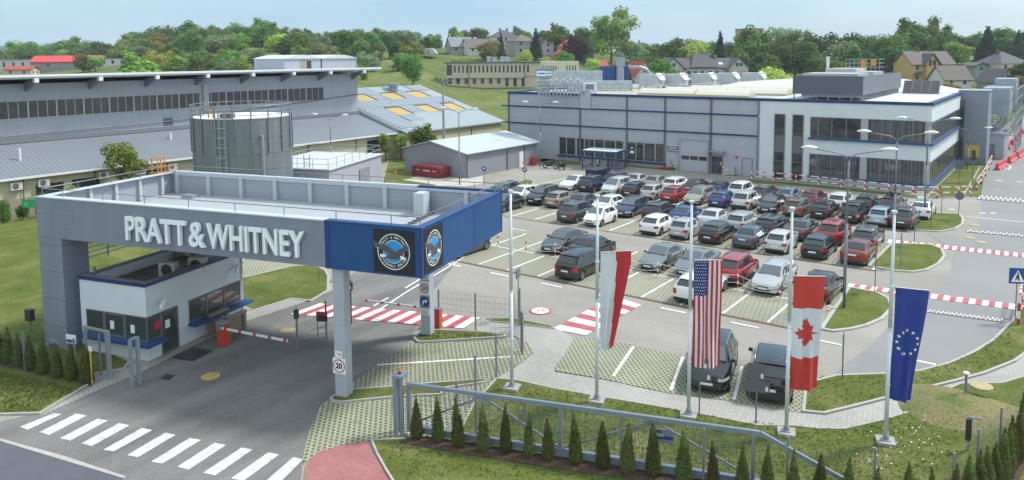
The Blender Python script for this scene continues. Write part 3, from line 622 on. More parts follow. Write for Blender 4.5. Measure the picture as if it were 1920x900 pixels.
# ------------------------------------------------------------------ signs on the canopy columns
def plate(root, name, P, u0, u1, v0, v1, m, d0=0.0, d1=0.02):
    pv = [(u0,v0),(u1,v0),(u1,v1),(u0,v1)]
    return MB().add([P(u,v,d0) for u,v in pv]+[P(u,v,d1) for u,v in pv], [(0,1,2,3),(7,6,5,4),(0,4,5,1),(1,5,6,2),(2,6,7,3),(3,7,4,0)]).build(name, m, root)
def disc(mb, P, cx_, cy_, r, d, mi, n=28): mb.add([P(cx_+r*cos(2*pi*i/n), cy_+r*sin(2*pi*i/n), d) for i in range(n)], [tuple(range(n))], mi)
def txt_on(mb, P, s_, size, cx_, cy_, d, mi, xs=1.0, bold=0.0):
    vs, fs = text_mesh(s_, size, 0.004, xs, bold); mb.add([P(cx_+x, cy_+y, d+z) for x,y,z in vs], fs, mi)
def wpos(a, b_, z): # canopy local -> world
    return (CO[0]+a*cos(CR)-b_*sin(CR), CO[1]+a*sin(CR)+b_*cos(CR), z)
sg = empty('speed_sign', wpos(17.22, 0.10, 0), CR, label='large white square speed sign reading 20 on the front canopy column', cat='road sign')
P = lambda u, v, d: (u, -d, v)
plate(sg, 'sign_plate', P, -0.31, 0.31, 1.13, 1.82, sign_w)
b = MB(); disc(b, P, 0, 1.475, 0.295, 0.024, 1); disc(b, P, 0, 1.475, 0.245, 0.028, 0); txt_on(b, P, '20', 0.33, 0, 1.475, 0.034, 2, 0.95, 0.012)
b.build('sign_face', [sign_w, red_m, black_t], sg)
sg = empty('camera_notice', wpos(17.22, 0.10, 0), CR, label='small white notice with a bird-like camera picture above the large 20 sign', cat='sign')
plate(sg, 'sign_plate', P, -0.19, 0.16, 1.85, 2.12, sign_w)
b = MB(); b.add([P(u,v,0.025) for u,v in ((-0.12,2.06),(0.0,2.0),(0.11,2.03),(0.10,1.97),(0.02,1.95),(-0.02,1.99),(-0.12,2.03))], [tuple(range(7))]); b.build('camera_symbol', black_t, sg)
sx, sy, _ = wpos(17.35, 7.68, 0); SDZ = -0.85
def colsign(name, label, z0, z1, fn, m=sign_w, w_=0.29):
    s_ = empty(name, (sx, sy, SDZ), CR, label=label, cat='sign'); plate(s_, 'sign_plate', P, -w_, w_, z0, z1, m); r = MB(); ms = fn(r); r.build('sign_face', ms, s_); return s_
def f1(r):
    r.add([P(-0.27,4.3,0.024),P(0.27,4.3,0.024),P(0,4.82,0.024)], [(0,1,2)], 0); r.add([P(-0.22,4.33,0.028),P(0.22,4.33,0.028),P(0,4.76,0.028)], [(0,1,2)], 1); txt_on(r, P, '!', 0.34, 0, 4.5, 0.032, 0, 1, 0.01); return [black_t, orange_m]
colsign('warning_sign', 'orange triangle warning sign with exclamation mark on the rear canopy column', 4.25, 4.85, f1, galv)
def f2(r):
    for i in range(2): r.box(-0.2+0.02*i, 0.2-0.03*i, -0.028, -0.022, 4.0+0.1*i, 4.03+0.1*i)
    return [black_t]
colsign('notice_plate', 'white notice plate with two lines of text below the warning triangle', 3.92, 4.2, f2)
def f3(r):
    disc(r, P, 0, 3.45, 0.25, 0.024, 1); disc(r, P, 0, 3.45, 0.195, 0.028, 0); txt_on(r, P, '20', 0.29, 0, 3.45, 0.034, 2, 0.95, 0.008); return [sign_w, red_m, black_t]
colsign('speed_sign', 'smaller round 20 speed sign on the rear canopy column above the blue arrow', 3.08, 3.84, f3)
def f4(r):
    disc(r, P, 0, 2.75, 0.26, 0.024, 0); r.add([P(u,v,0.03) for u,v in ((-0.13,2.58),(-0.06,2.58),(-0.06,2.74),(0.05,2.74),(0.05,2.67),(0.17,2.785),(0.05,2.9),(0.05,2.83),(-0.08,2.83),(-0.13,2.78))], [tuple(range(10))], 1); return [sign_b, sign_w]
colsign('arrow_sign', 'round blue sign with white right-turn arrow on the rear canopy column', 2.45, 3.04, f4, galv)
def f5(r):
    for i in range(3): r.box(-0.2, 0.2-0.03*i, -0.028, -0.022, 2.12+0.08*i, 2.14+0.08*i)
    return [black_t]
colsign('notice_plate', 'white notice plate with three lines of text under the blue arrow', 2.06, 2.4, f5)
sg = empty('wheelchair_notice', wpos(1.56, 0.95, 0), CR, label='small white notice on the side of the big grey canopy leg', cat='sign')
MB().box(0, 0.02, -0.12, 0.12, 2.3, 2.65).build('sign_plate', sign_w, sg); MB().box(0.02, 0.026, -0.05, 0.05, 2.4, 2.58).build('sign_symbol', sign_b, sg)

# ================================================================== guard house
gh = empty('guard_house', CO, CR, label='white guard house with blue ledges and a flat sunken roof under the canopy', cat='guard house')
GX0, GX1, GY0, GY1, GH = 2.2, 6.42, 0.32, 7.0, 3.77
b = MB()
b.box(GX0, GX1, GY0, GY0+0.25, 0, 1.0).box(GX0, GX1, GY0, GY0+0.25, 2.22, GH).box(GX0, 2.55, GY0, GY0+0.25, 1.0, 2.22)
b.box(GX1-0.25, GX1, GY0+0.25, 1.15, 0, 1.0).box(GX1-0.25, GX1, GY0+0.25, GY1, 2.22, GH).box(GX1-0.25, GX1, 2.25, 2.95, 0, 2.22).box(GX1-0.25, GX1, 2.95, GY1, 0, 1.0).box(GX1-0.25, GX1, 6.75, GY1, 1.0, 2.22)
b.box(GX0, GX0+0.25, GY0+0.25, GY1, 0, GH).box(GX0, GX1, GY1-0.25, GY1, 0, GH)
b.build('wall', white_w, gh)
b = MB(); b.box(GX0-0.03, GX1+0.03, GY0-0.03, GY0+0.35, GH, GH+0.07).box(GX1-0.33, GX1+0.03, GY0+0.35, GY1, GH, GH+0.07).box(GX0-0.03, GX0+0.3, GY0+0.35, GY1, GH, GH+0.07)
b.box(GX0-0.05, GX1+0.05, GY0-0.05, GY0-0.02, GH-0.09, GH+0.08, 1).box(GX1+0.02, GX1+0.05, GY0-0.02, GY1, GH-0.09, GH+0.08, 1)
b.build('parapet_cap', [mat('dull parapet', (0.14,0.145,0.16), 0.6), blue_m], gh)
MB().box(GX0+0.2, GX1-0.2, GY0+0.2, GY1-0.2, 3.2, 3.25).build('roof', mat('dirty roof felt', (0.13,0.115,0.1), 0.95, noise=(1.2,0.6)), gh)
MB().box(GX0+0.3, GX1-0.3, GY0+0.3, GY1-0.3, 0.02, 0.06).build('floor_slab', concrete, gh)
MB().box(GX0+0.3, GX1-0.3, GY0+2.6, GY0+2.7, 0.06, 3.1).box(GX0+0.6, GX1-1.2, GY0+0.5, GY0+1.1, 0.7, 0.78).build('partition', mat('interior green', (0.22,0.27,0.2), 0.8), gh)
def glazing(par, axis, pos, u0, u1, z0, z1, n, fr=0.06, out=1, gm=glass_c, fm=frame_m, name='window'):
    """row of n panes; axis 'y': plane y=pos seen from -y (out=-1); axis 'x': plane x=pos seen from +x (out=1)"""
    g = MB(); f = MB(); d = 0.03*out
    def bx(mb, a, b_, c, d_, t0, t1):
        if axis == 'y': mb.box(a, b_, pos+t0, pos+t1, c, d_)
        else: mb.box(pos+t0, pos+t1, a, b_, c, d_)
    bx(g, u0+fr/2, u1-fr/2, z0+fr/2, z1-fr/2, 0, d)
    bx(f, u0, u1, z0, z0+fr, -d*.3, d*1.8); bx(f, u0, u1, z1-fr, z1, -d*.3, d*1.8)
    for i in range(n+1):
        x = u0+(u1-u0)*i/n; x = min(max(x, u0+fr/2), u1-fr/2); bx(f, x-fr/2, x+fr/2, z0+fr, z1-fr, -d*.3, d*1.8)
    o = g.build(name, gm, par); f.build('frame', fm, o); return o
glazing(gh, 'y', GY0+0.04, 2.55, 3.7, 1.0, 2.22, 1, out=-1); glazing(gh, 'y', GY0+0.04, 3.7, 5.05, 1.0, 2.22, 1, fr=0.12, out=-1); glazing(gh, 'y', GY0+0.04, 5.05, 6.42, 1.0, 2.22, 1, out=-1)
glazing(gh, 'x', GX1-0.04, GY0, 1.15, 1.0, 2.22, 1); 
dr_ = glazing(gh, 'x', GX1-0.04, 1.15, 2.25, 0.05, 2.22, 1, fr=0.12, name='door'); MB().box(GX1+0.03, GX1+0.07, 2.02, 2.06, 0.9, 1.2).build('handle', dark_m, dr_)
glazing(gh, 'x', GX1-0.04, 2.95, 4.2, 1.05, 2.2, 1); glazing(gh, 'x', GX1-0.04, 4.2, 5.5, 1.05, 2.2, 1); glazing(gh, 'x', GX1-0.04, 5.5, 6.75, 1.05, 2.2, 1)
MB().box(GX0-0.02, GX1+0.5, GY0-0.45, GY0, 0.9, 1.02).box(GX1, GX1+0.5, GY0, 1.1, 0.9, 1.02).build('window_ledge', blue_c, gh)
MB().box(GX1, GX1+0.55, 2.85, 7.1, 0.92, 1.04).build('window_ledge', blue_c, gh)
MB().box(GX1-0.012, GX1+0.012, 0.75, 1.1, 1.45, 1.85).build('red_notice', redw, gh)
for a_ in ((4.1,4.35,GY0-0.02,GY0,1.4,1.8),(5.4,5.65,GY0-0.02,GY0,1.35,1.75),(GX1-0.01,GX1+0.014,1.42,1.7,1.3,1.7)): MB().box(*a_).build('paper_notice', sign_w, gh)
MB().box(GX1+0.7, GX1+1.9, 1.1, 2.4, 0.082, 0.092).build('doormat', dark_m, gh)
for k, (y, z) in enumerate(((1.2, 2.75), (6.3, 3.1))):
    c_ = empty('security_camera', wpos(GX1, y, z), CR, label=('white security camera over the guard house door', 'white security camera above the far service window of the guard house')[k], cat='camera')
    MB().beam((0,0,0),(0.35,0,0.02),0.05,0.05).build('bracket', white_m, c_); MB().beam((0.2,0.1,0.05),(0.55,-0.5,-0.1),0.16,0.14).build('housing', white_m, c_)
for k, (x, y) in enumerate(((5.2, 3.0), (5.95, 4.2))):
    a = empty('air_conditioner', wpos(x, y, 3.25), CR+0.2, label=('air conditioner with black grille on the guard house roof', 'second air conditioner on the guard house roof, nearer the road')[k], cat='air conditioner', group='air conditioners on the guard house')
    MB().box(-0.45,0.45,-0.2,0.2,0.1,0.85).build('housing', mat('beige metal',(0.4,0.4,0.38),0.5), a); MB().cyl(0,0,0,0.02,0.3,16).move(lambda x,y,z:(x,-0.2-z,0.48+y)).build('fan_grille', dark_m, a)
b = MB(); b.tube([(2.6,6.0,3.25),(2.6,6.0,4.3)],0.09,8).tube([(3.6,6.3,3.25),(3.6,6.3,5.6)],0.12,8).tube([(2.45,1.0,3.25),(2.45,1.0,4.1)],0.07,8); b.build('roof_pipe', galv_d, gh)

# ================================================================== main factory building with office wing
mbd = empty('factory_building', (0,0,0), 0, label='long pale grey factory building with blue stripes and white two storey office wing', cat='factory')
MV = 88.35; ML = -65.6; MWX = -29.09; MR = -11.2; MZ = 9.15
MB().box(ML, MWX, MV, 150, -0.5, MZ).build('wall', wall_lt, mbd)
MB().box(ML+0.4, -36, MV+0.5, 149.5, MZ+0.002, MZ+0.02).build('roof', mat('cream roof', (0.36,0.35,0.30), 0.8, noise=(0.15,0.15)), mbd)
MB().prism([(-44,108.5),(-11.4,114.2),(-9.2,118.8),(-20.4,131),(-36,127.5)], 2, 8.95).build('rear_hall', wall_lt, mbd)
rt = [(-44.2,108.3,9.3),(-11.3,114.3,9.25),(-9.0,118.8,9.05),(-20.6,131.3,10.5),(-36.3,127.8,10.5),(-41.5,117,10.2)]
b = MB(); b.add(rt+[(x,y,8.9) for x,y,z in rt], [tuple(range(6)), tuple(range(6,12))[::-1]]+[(i,6+i,6+(i+1)%6,(i+1)%6) for i in range(6)]); b.build('rear_roof', roof_w, mbd)
b = MB(); b.box(ML-0.1, -53.45, MV-0.12, MV+0.5, MZ-0.1, MZ+0.2).box(-51.65, MR+0.15, MV-0.12, MV+0.5, MZ-0.1, MZ+0.2).box(ML-0.1, ML+0.5, MV+0.5, 150, MZ-0.1, MZ+0.2).box(MR-0.45, MR+0.15, MV+0.5, 114, MZ-0.1, MZ+0.2); b.build('blue_parapet', blue_m, mbd)
b = MB(); b.box(-53.4, -51.7, MV-0.18, MV+0.6, 7.35, 9.85); b.build('parapet_box', mat('light panel plain', (0.37,0.41,0.47), 0.5), mbd)
for z in (7.28, 4.88): MB().box(ML-1.1, MWX, MV-0.14, MV, z-0.09, z+0.09).build('blue_stripe', blue_m, mbd)
for x in (ML+0.1, -53.4, -46.3, -40.9, -34.86, MWX+0.02):
    MB().box(x-0.14, x+0.14, MV-0.09, MV-0.001, 0, 7.18).box(x-0.14, x+0.14, MV-0.09, MV-0.001, 7.38, MZ-0.1).build('downpipe', frame_m if x < MWX else galv_d, mbd)
MB().box(MWX, MR, MV-0.02, 113.8, -0.2, MZ-0.1).build('office_wall', white_w, mbd)
MB().box(MWX+0.2, MR-0.4, MV+0.5, 114, MZ-0.05, MZ+0.03).build('office_roof', roof_w, mbd)
MB().box(MWX, MR+0.003, MV-0.025, 113.8, 0, 0.3).build('plinth', mat('plinth', (0.4,0.42,0.44), 0.8), mbd)
# factory ribbon window
segs = [(-56.75,-55.6),(-55.6,-54.1),(-53.9,-52.7),(-52.7,-51.1),(-51.1,-49.6),(-49.6,-47.9),(-47.9,-46.8),(-46.4,-44.9),(-44.9,-43.8),(-43.8,-42.2),(-42.2,-40.85)]
for i, (a, c) in enumerate(segs): glazing(mbd, 'y', MV-0.03, a, c, 0.78, 3.25, 1, fr=0.1 if i % 2 else 0.06, out=-1, gm=glass_m, fm=frame_l)
MB().box(-57.0, -40.7, MV-0.3, MV-0.02, 0.6, 0.76).build('blue_sill', blue_m, mbd)
gd = MB().box(-38.8, -35.25, MV-0.06, MV-0.02, 0, 3.9).build('roller_gate', mat('sectional gate', (0.37,0.40,0.45), 0.5, stripes=(2,0.6,0,0.08)), mbd)
MB().box(-39.0,-38.8,MV-0.14,MV-0.02,0,4.05).box(-35.25,-35.05,MV-0.14,MV-0.02,0,4.05).box(-38.8,-35.25,MV-0.14,MV-0.02,3.9,4.05).build('gate_frame', frame_l, gd)
for i in range(3): MB().box(-38.6+1.15*i, -37.6+1.15*i, MV-0.075, MV-0.06, 1.45, 1.95).build('gate_pane', glass_m, gd)
d1 = glazing(mbd, 'y', MV-0.03, -34.75, -33.3, 0, 2.2, 2, fr=0.12, out=-1, gm=glass_m, name='door')
MB().box(-34.4,-33.95,MV-0.1,MV-0.09,1.2,1.6).build('door_notice', sign_b, d1); MB().box(-33.6,-33.4,MV-0.1,MV-0.09,1.1,1.5).build('door_notice', yellow_m, d1)
MB().box(-35.1,-32.9,MV-1.1,MV-0.1,2.75,2.82).beam((-34.9,MV-1,2.8),(-34.9,MV-0.1,3.3),.04,.04).beam((-33.1,MV-1,2.8),(-33.1,MV-0.1,3.3),.04,.04).build('door_canopy', galv, mbd)
MB().box(-30.85,-29.75,MV-0.06,MV-0.02,0,2.15).build('service_door', mat('service door', (0.33,0.36,0.41), 0.5), mbd)
MB().box(-30.92,-30.85,MV-0.08,MV-0.02,0,2.2).box(-29.75,-29.68,MV-0.08,MV-0.02,0,2.2).box(-30.85,-29.75,MV-0.08,MV-0.02,2.15,2.2).build('door_frame', frame_m, mbd)
sgb = MB().box(-40.55,-39.05,MV-0.09,MV-0.03,2.3,2.95).build('wall_sign', black_s, mbd)
b = MB()
for i, t in enumerate(('MAGAZYN', 'WYSYLKOWY')):
    vs, fs = text_mesh(t, 0.27, 0.004, 0.9, 0.008); b.add([(-39.8+x, MV-0.1-z, 2.77-0.3*i+y) for x,y,z in vs], fs)
b.build('sign_lettering', sign_w, sgb)
MB().cyl(0,0,0,0.1,0.16,12).move(lambda x,y,z:(-31.6+x,MV-z,2.2+y)).build('alarm_bell', redw, mbd)
MB().box(-33.0,-31.7,MV-0.5,MV-0.03,0,1.05).build('meter_cabinet', mat('cabinet grey', (0.36,0.39,0.41), 0.6), mbd)
# tall slots of the office wing
for a, c in ((-27.15,-26.05),(-25.1,-24.0)):
    s_ = MB().box(a, c, MV-0.06, MV-0.03, 0.05 if a > -26 else 0.2, 7.55).build('window', glass_m, mbd)
    f = MB(); f.box(a-0.06,a+0.04,MV-0.12,MV-0.02,0,7.6).box(c-0.04,c+0.06,MV-0.12,MV-0.02,0,7.6).box(a,c,MV-0.12,MV-0.02,7.5,7.6)
    f.box(a+0.04,c-0.04,MV-0.09,MV-0.062,3.2,5.15); f.box(a+0.04,c-0.04,MV-0.1,MV-0.062,2.1,2.2); f.build('frame', frame_m, s_)
for z0, z1 in ((5.1,7.42),(0.82,3.25)):
    edges = [-23.2,-22.35,-20.9,-19.4,-17.9] ; e2 = [-17.2,-15.9,-15.0,-13.9,-12.9,-11.7]
    for a, c in list(zip(edges, edges[1:]))+list(zip(e2, e2[1:])): glazing(mbd, 'y', MV-0.05, a, c, z0, z1, 1, fr=0.07, out=-1, gm=glass_m, fm=frame_m)
    MB().box(-17.9,-17.2,MV-0.09,MV-0.03,z0,z1).box(-11.7,MR+0.03,MV-0.09,MV-0.03,z0,z1).build('concrete_post', mat('post grey', (0.34,0.37,0.39), 0.7), mbd)
    for i in range(14):
        y0 = 88.7+i*1.72; glazing(mbd, 'x', MR+0.03, y0, y0+1.66, z0, z1-0.1, 1, fr=0.12, gm=glass_m, fm=frame_m)
    MB().box(-23.4, MR+0.32, MV-0.32, MV-0.03, z0-0.2, z0-0.02).box(MR, MR+0.32, MV-0.03, 113.3, z0-0.2, z0-0.02).build('blue_sill', blue_c, mbd)
# interior blinds and columns behind glass read as fine verticals
b = MB()
for i in range(60):
    x = -17+i*0.09
    if i % 4: b.box(x, x+0.02, MV-0.086, MV-0.081, 0.9, 3.15)
for i in range(30):
    x = -23+i*0.16
    b.box(x, x+0.02, MV-0.086, MV-0.081, 0.9, 3.15)
for i in range(50):
    x = -17+i*0.1
    if i % 5: b.box(x, x+0.018, MV-0.086, MV-0.081, 5.2, 7.3)
b.build('window_grilles', frame_l, mbd)
# grey stair block at the end of the wing
MB().box(MR-0.3, -8.15, 114.5, 119.5, 0, MZ+0.35).build('stair_block', steel_g2, mbd)
MB().box(MR-0.4, -8.05, 114.42, 119.6, MZ+0.35, MZ+0.47).build('block_cap', galv, mbd)
MB().box(-10.5, -8.9, 114.42, 114.5, 0.9, 2.5).build('yellow_hatch', yellow_m, mbd)
MB().box(MR+0.0, MR+0.5, 113.3, 114.5, 0.3, 8.4).build('glazed_link', glass_m, mbd)
# penthouse screen on the office roof
ph = empty('roof_plant_enclosure', (0,0,0), 0, label='dark louvred plant enclosure raised on legs on the office wing roof', cat='roof plant')
PXL, PXR, PY0, PY1, PZ0, PZ1 = -25.9, -18.3, 90.5, 114.0, 9.85, 11.95
MB().box(PXL, PXR, PY0, PY0+0.1, PZ0, PZ1).build('front_screen', grey_dk, ph)
MB().box(PXR-0.1, PXR, PY0+0.1, PY1, PZ0, PZ1).build('side_screen', grey_dv, ph)
MB().box(PXL, PXL+0.1, PY0+0.1, PY1, PZ0, PZ1).box(PXL, PXR, PY1-0.1, PY1, PZ0, PZ1).build('rear_screen', grey_dk, ph)
for i in range(6): MB().box(PXL+0.1+i*1.25, PXL+0.22+i*1.25, PY0+0.1, PY0+0.2, MZ, PZ0+0.02).build('support_leg', galv_d, ph)
for i in range(32): MB().box(PXR-0.25, PXR-0.12, PY0+0.3+i*0.72, PY0+0.5+i*0.72, MZ, PZ0+0.02).build('support_leg', galv_d, ph)
MB().box(PXL+0.6, PXR-0.9, PY0+1.5, PY0+7, MZ+0.3, PZ1+0.25).box(PXL+1.6, PXR-2.5, PY0+8, PY0+14, MZ+0.3, PZ1+0.7).box(PXR-3.2, PXR-0.7, PY0+9, PY0+15, MZ+0.3, PZ1+0.3).build('cooling_units', mat('unit grey', (0.42,0.44,0.44), 0.6, noise=(1,0.1)), ph)
b = MB()
for z in (PZ1+0.8, PZ1+1.3, PZ1+1.8): b.tube([(PXL+2.6,PY0+14,z),(PXL+6.6,PY0+14,z)],0.04,5); b.tube([(PXL+6.6,PY0+14,z),(PXL+6.6,PY0+17,z)],0.04,5)
for i in range(9): b.tube([(PXL+2.6+0.5*i,PY0+14,PZ1),(PXL+2.6+0.5*i,PY0+14,PZ1+1.8)],0.04,5)
b.build('railing', galv, ph)
MB().box(PXL+4.4,PXL+5.0,PY0+13.9,PY0+13.95,PZ1+0.7,PZ1+1.7).box(PXL+5.6,PXL+6.2,PY0+13.9,PY0+13.95,PZ1+1.0,PZ1+1.8).build('warning_boards', orange_m, ph)
MB().cyl(PXL+0.9, PY0+12, PZ1-0.5, PZ1+2.0, 0.18, 10).cyl(PXL+0.9, PY0+12, PZ1+2.0, PZ1+2.15, 0.26, 10).build('chimney', white_m, ph)
# solar collectors on legs
for k, (x0, y0, n, lab) in enumerate(((-17.2, 110.0, 4, 'brown solar collector panels tilted on a frame at the rear edge of the office roof'),)):
    s_ = empty('solar_collector', (x0, y0, MZ), 0, label=lab, cat='solar panel')
    b = MB()
    for i in range(n): b.add([(i*1.25,-1.6,0.25),(i*1.25+1.18,-1.6,0.25),(i*1.25+1.18,-0.1,2.0),(i*1.25,-0.1,2.0),(i*1.25,-1.55,0.17),(i*1.25+1.18,-1.55,0.17),(i*1.25+1.18,-0.05,1.92),(i*1.25,-0.05,1.92)], [(0,1,2,3),(7,6,5,4),(0,4,5,1),(1,5,6,2),(2,6,7,3),(3,7,4,0)])
    b.build('panels', mat('collector', (0.09,0.08,0.085), 0.35, noise=(2,0.3)), s_)
    for i in range(n+1): MB().beam((i*1.25-0.03,-1.6,0.1),(i*1.25-0.03,-0.1,2.05),0.07,0.1).beam((i*1.25-0.03,0.9,0),(i*1.25-0.03,-0.2,1.9),0.05,0.05).build('support_frame', galv, s_)
    pass; s_.scale = (0.82,0.82,0.9)
# right end plant tower and sheds
pt = empty('plant_tower', (0,0,0), 0, label='galvanised pipework tower with ducts behind the grey stair block', cat='plant')
MB().box(-9.6,-6.4,124,132,6.0,9.6).box(-8.9,-6.2,134,140,6.5,10.6).build('duct_housing', mat('duct blue grey', (0.30,0.35,0.41), 0.4, metal=0.3), pt)
b = MB()
for x in (-9.5,-7.6,-5.6):
    for y in (123.5,128,133,138,142): b.beam((x,y,0),(x,y,9.4),0.14,0.14)
for z in (3.2,4.6,6.0,8.0,9.4):
    for x in (-9.5,-5.6): b.beam((x,123.5,z),(x,142,z),0.1,0.1)
    for y in (123.5,128,133,138,142): b.beam((-9.5,y,z),(-5.6,y,z),0.1,0.1)
for i in range(5): b.tube([(-9+0.6*i,124,3.4+0.5*(i%3)),(-9+0.6*i,141,3.6+0.5*(i%3))],0.16,8)
b.build('steel_frame', galv, pt)
ss = empty('switchgear_cabin', (0,0,0), 0, label='pale grey flat roofed cabin between the stair block and the red barriers', cat='cabin')
MB().box(-9.8,-6.6,121,131,0,3.3).build('wall', mat('cabin wall', (0.34,0.37,0.41), 0.6), ss); MB().box(-9.9,-6.4,120.9,131.2,3.3,3.6).build('roof', galv, ss); MB().box(-8.6,-7.6,120.95,121,0,2.1).build('door', galv_d, ss)
MB().box(-9.75,-9.0,120.93,121,1.6,2.2).build('window', glass_m, ss)
# roof plant of the factory part
def roof_unit(x, y, z, sx_, sy_, sz, label, rz=0, hood=True):
    u = empty('ventilation_unit', (x,y,z), rz, label=label, cat='ventilation unit', group='white box units on the factory roof')
    b = MB(); b.box(-sx_/2,sx_/2,-sy_/2,sy_/2,0.35,0.35+sz); b.build('housing', mat('unit white', (0.42,0.46,0.49), 0.5, noise=(0.8,0.1)), u)
    b = MB()
    for px_ in (-sx_/2+0.1, sx_/2-0.1):
        for py_ in (-sy_/2+0.1, sy_/2-0.1): b.box(px_-0.06,px_+0.06,py_-0.06,py_+0.06,0,0.35)
    b.build('base_frame', galv_d, u)
    if hood: MB().wall([(0,0),(0.9,-0.9),(0.9,-0.7),(0.15,0.25)], 'y', -sy_/2-0.05, sy_/2-0.6).move(lambda a,b_,c:(sx_/2-0.5+a,b_-0.1,0.3+sz+c)).build('intake_hood', white_m, u)
    b = MB()
    for i in range(1,3): b.box(-sx_/2+sx_*i/3-0.02,-sx_/2+sx_*i/3+0.02,-sy_/2-0.012,-sy_/2,0.4,0.3+sz)
    b.build('panel_joints', frame_l, u)
hood_l = ['leftmost white ventilation unit in the row on the factory roof','second white ventilation unit from the left on the factory roof','middle white ventilation unit on the factory roof, hood on its right','fourth white ventilation unit from the left on the factory roof','rightmost white ventilation unit in front of the grey roofed house']
for k, (px_, py_) in enumerate(((-54.2,112.0),(-51.5,115.0),(-48.5,119.5),(-46.2,124.0),(-43.3,128.5))):
    roof_unit(px_, py_, MZ if py_ < 119 else MZ+0.0, 3.4, 2.4, 1.9, hood_l[k])
du = empty('dust_extractor', (-61.82,113.42, MZ), 0.6, label='blue dust extractor cabinet with silver stack on the factory roof', cat='extractor')
MB().box(-2.9,2.6,-1.2,1.6,1.2,4.4).build('cabinet', mat('extractor blue', (0.015,0.075,0.24), 0.5, stripes=(0,0.9,0,0.35)), du)
MB().box(-3.2,3.2,-1.6,1.8,0,1.2).build('base', galv, du)
MB().cyl(0.9,-1.9,0,3.9,0.75,14).box(0.1,1.8,-2.5,-1.2,4.3,6.3).cyl(0.9,-1.9,3.9,4.3,0.75,14,r2=0.6).build('stack', galv, du)
b = MB(); P0 = [(2.6,0,4.1),(5.0,0,4.1),(6.2,0,3.6),(8.2,0,1.2),(9.6,0,0.7),(14.0,0,0.7)]
b.tube(P0, 0.42, 10); b.build('duct', galv, du)
MB().tube([(10.6,0,0.7),(12.4,0,0.7)],0.62,12).build('duct_fan', mat('fan red', (0.45,0.05,0.03), 0.5), du)
MB().tube([(13.2,0,0.9),(14.4,0,1.0),(16.4,0,1.0),(17.4,0,0.4)],1.0,10,r2=0.5).build('duct_silencer', galv, du); du.scale = (0.85,0.85,0.8)
def equip(name, x, y, w_, d_, h_, z0, label, m, rz=0.6, extra=None):
    o = empty(name, (x, y, MZ+z0), rz, label=label, cat='roof equipment'); MB().box(-w_/2,w_/2,-d_/2,d_/2,0.2,h_).build('housing', m, o)
    b = MB()
    for a in (-w_/2+0.1,w_/2-0.1):
        for c in (-d_/2+0.1,d_/2-0.1): b.box(a-.08,a+.08,c-.08,c+.08,0,0.2)
    if extra: extra(b)
    b.build('legs', galv_d, o); return o
sil = mat('silver duct', (0.42,0.47,0.51), 0.35, metal=0.4, noise=(1.2,0.25))
equip('duct_box', -63.57,104.68, 7.5, 2.0, 2.9, 0, 'wide silver duct box with round top behind the roof pipes', sil)
equip('duct_box', -57.31,100.6, 9.5, 1.8, 1.5, 0, 'long low silver duct running across the factory roof', sil)
equip('chiller', -52.95,90.15, 1.8, 1.2, 1.6, 0, 'white framed chiller cabinet with dark grille near the parapet box', white_m, extra=lambda b: b.box(-0.6,0.5,-0.64,-0.6,0.4,1.4))
hb = equip('silver_hopper', -58.04,86.41, 1.7, 1.2, 2.4, 0, 'galvanised hopper topped by a white lettered box on the factory roof', sil)
MB().box(-1.15,1.15,-0.85,0.85,2.4,3.5).box(-1.25,1.25,-0.95,0.95,3.5,3.6).build('sign_box', mat('box blue', (0.2,0.32,0.42),0.5), hb)
b = MB(); b.box(-1.0,0.35,-0.88,-0.85,2.55,3.3); b.box(0.45,1.05,-0.88,-0.85,2.6,3.25); b.build('white_panel', sign_w, hb)
b = MB(); b.box(-0.8,0.15,-0.89,-0.88,2.85,3.0); b.box(0.55,0.95,-0.89,-0.88,2.88,3.0); b.build('blue_lettering', sign_b, hb)
pr = empty('pipe_rack', (-55.61,86.96, MZ), 0.6, label='tangle of silver pipes and valves on a rack on the factory roof', cat='pipes')
b = MB(); random.seed(3)
for i in range(13): b.tube([(-3+0.48*i,-0.6,0),(-3+0.48*i,-0.6,1.7+0.3*(i%2)),(-3+0.48*i,0.9,1.9+0.3*(i%2))],0.11,6)
for z in (0.5,1.0,1.5,2.0): b.tube([(-3.4,-0.8,z),(3.3,-0.8,z)],0.08,6)
for i in range(9): b.cyl(-2.8+0.7*i,-0.95,0.7+0.3*(i%3),1.0+0.3*(i%3),0.2,8)
b.build('pipes', sil, pr)
rr_ = empty('roof_guard_rail', (0,0,0), 0, label='thin steel guard rail along the equipment deck on the factory roof', cat='railing')
b = MB()
for z in (0.55,1.1): b.tube([(-59,97.0,MZ+z),(-47,97.0,MZ+z),(-42,110,MZ+z)],0.035,5)
for i in range(13): b.tube([(-59+i,97,MZ),(-59+i,97,MZ+1.1)],0.03,5)
b.build('rails', galv, rr_)
# barrel rooflights
bw = mat('rooflight', (0.55,0.53,0.45), 0.4)
k = 0
for (x0, y0, ln_) in ((-47,94,8),(-38.5,93.2,7),(-46,100,9),(-36.8,99.5,8),(-45,106.5,8),(-37,106.5,7)):
    rl = empty('rooflight', (x0,y0,MZ), 0, label=['long cream rooflight nearest the parapet, left of its pair','long cream rooflight nearest the parapet, beside the office wing','left rooflight of the second row','right rooflight of the second row','left rooflight of the far row','right rooflight of the far row'][k]+' on the factory roof', cat='rooflight', group='barrel rooflights'); k += 1
    MB().box(0,ln_,-1.3,1.3,0,0.25).build('kerb_frame', mat('rooflight kerb', (0.45,0.38,0.2), 0.7), rl)
    b = MB(); n = 8
    b.wall([(-1.25+2.5*i/n, 0.25+0.6*sin(pi*i/n)) for i in range(n+1)], 'x', 0.05, ln_-0.05); b.build('dome', bw, rl, smooth=False)
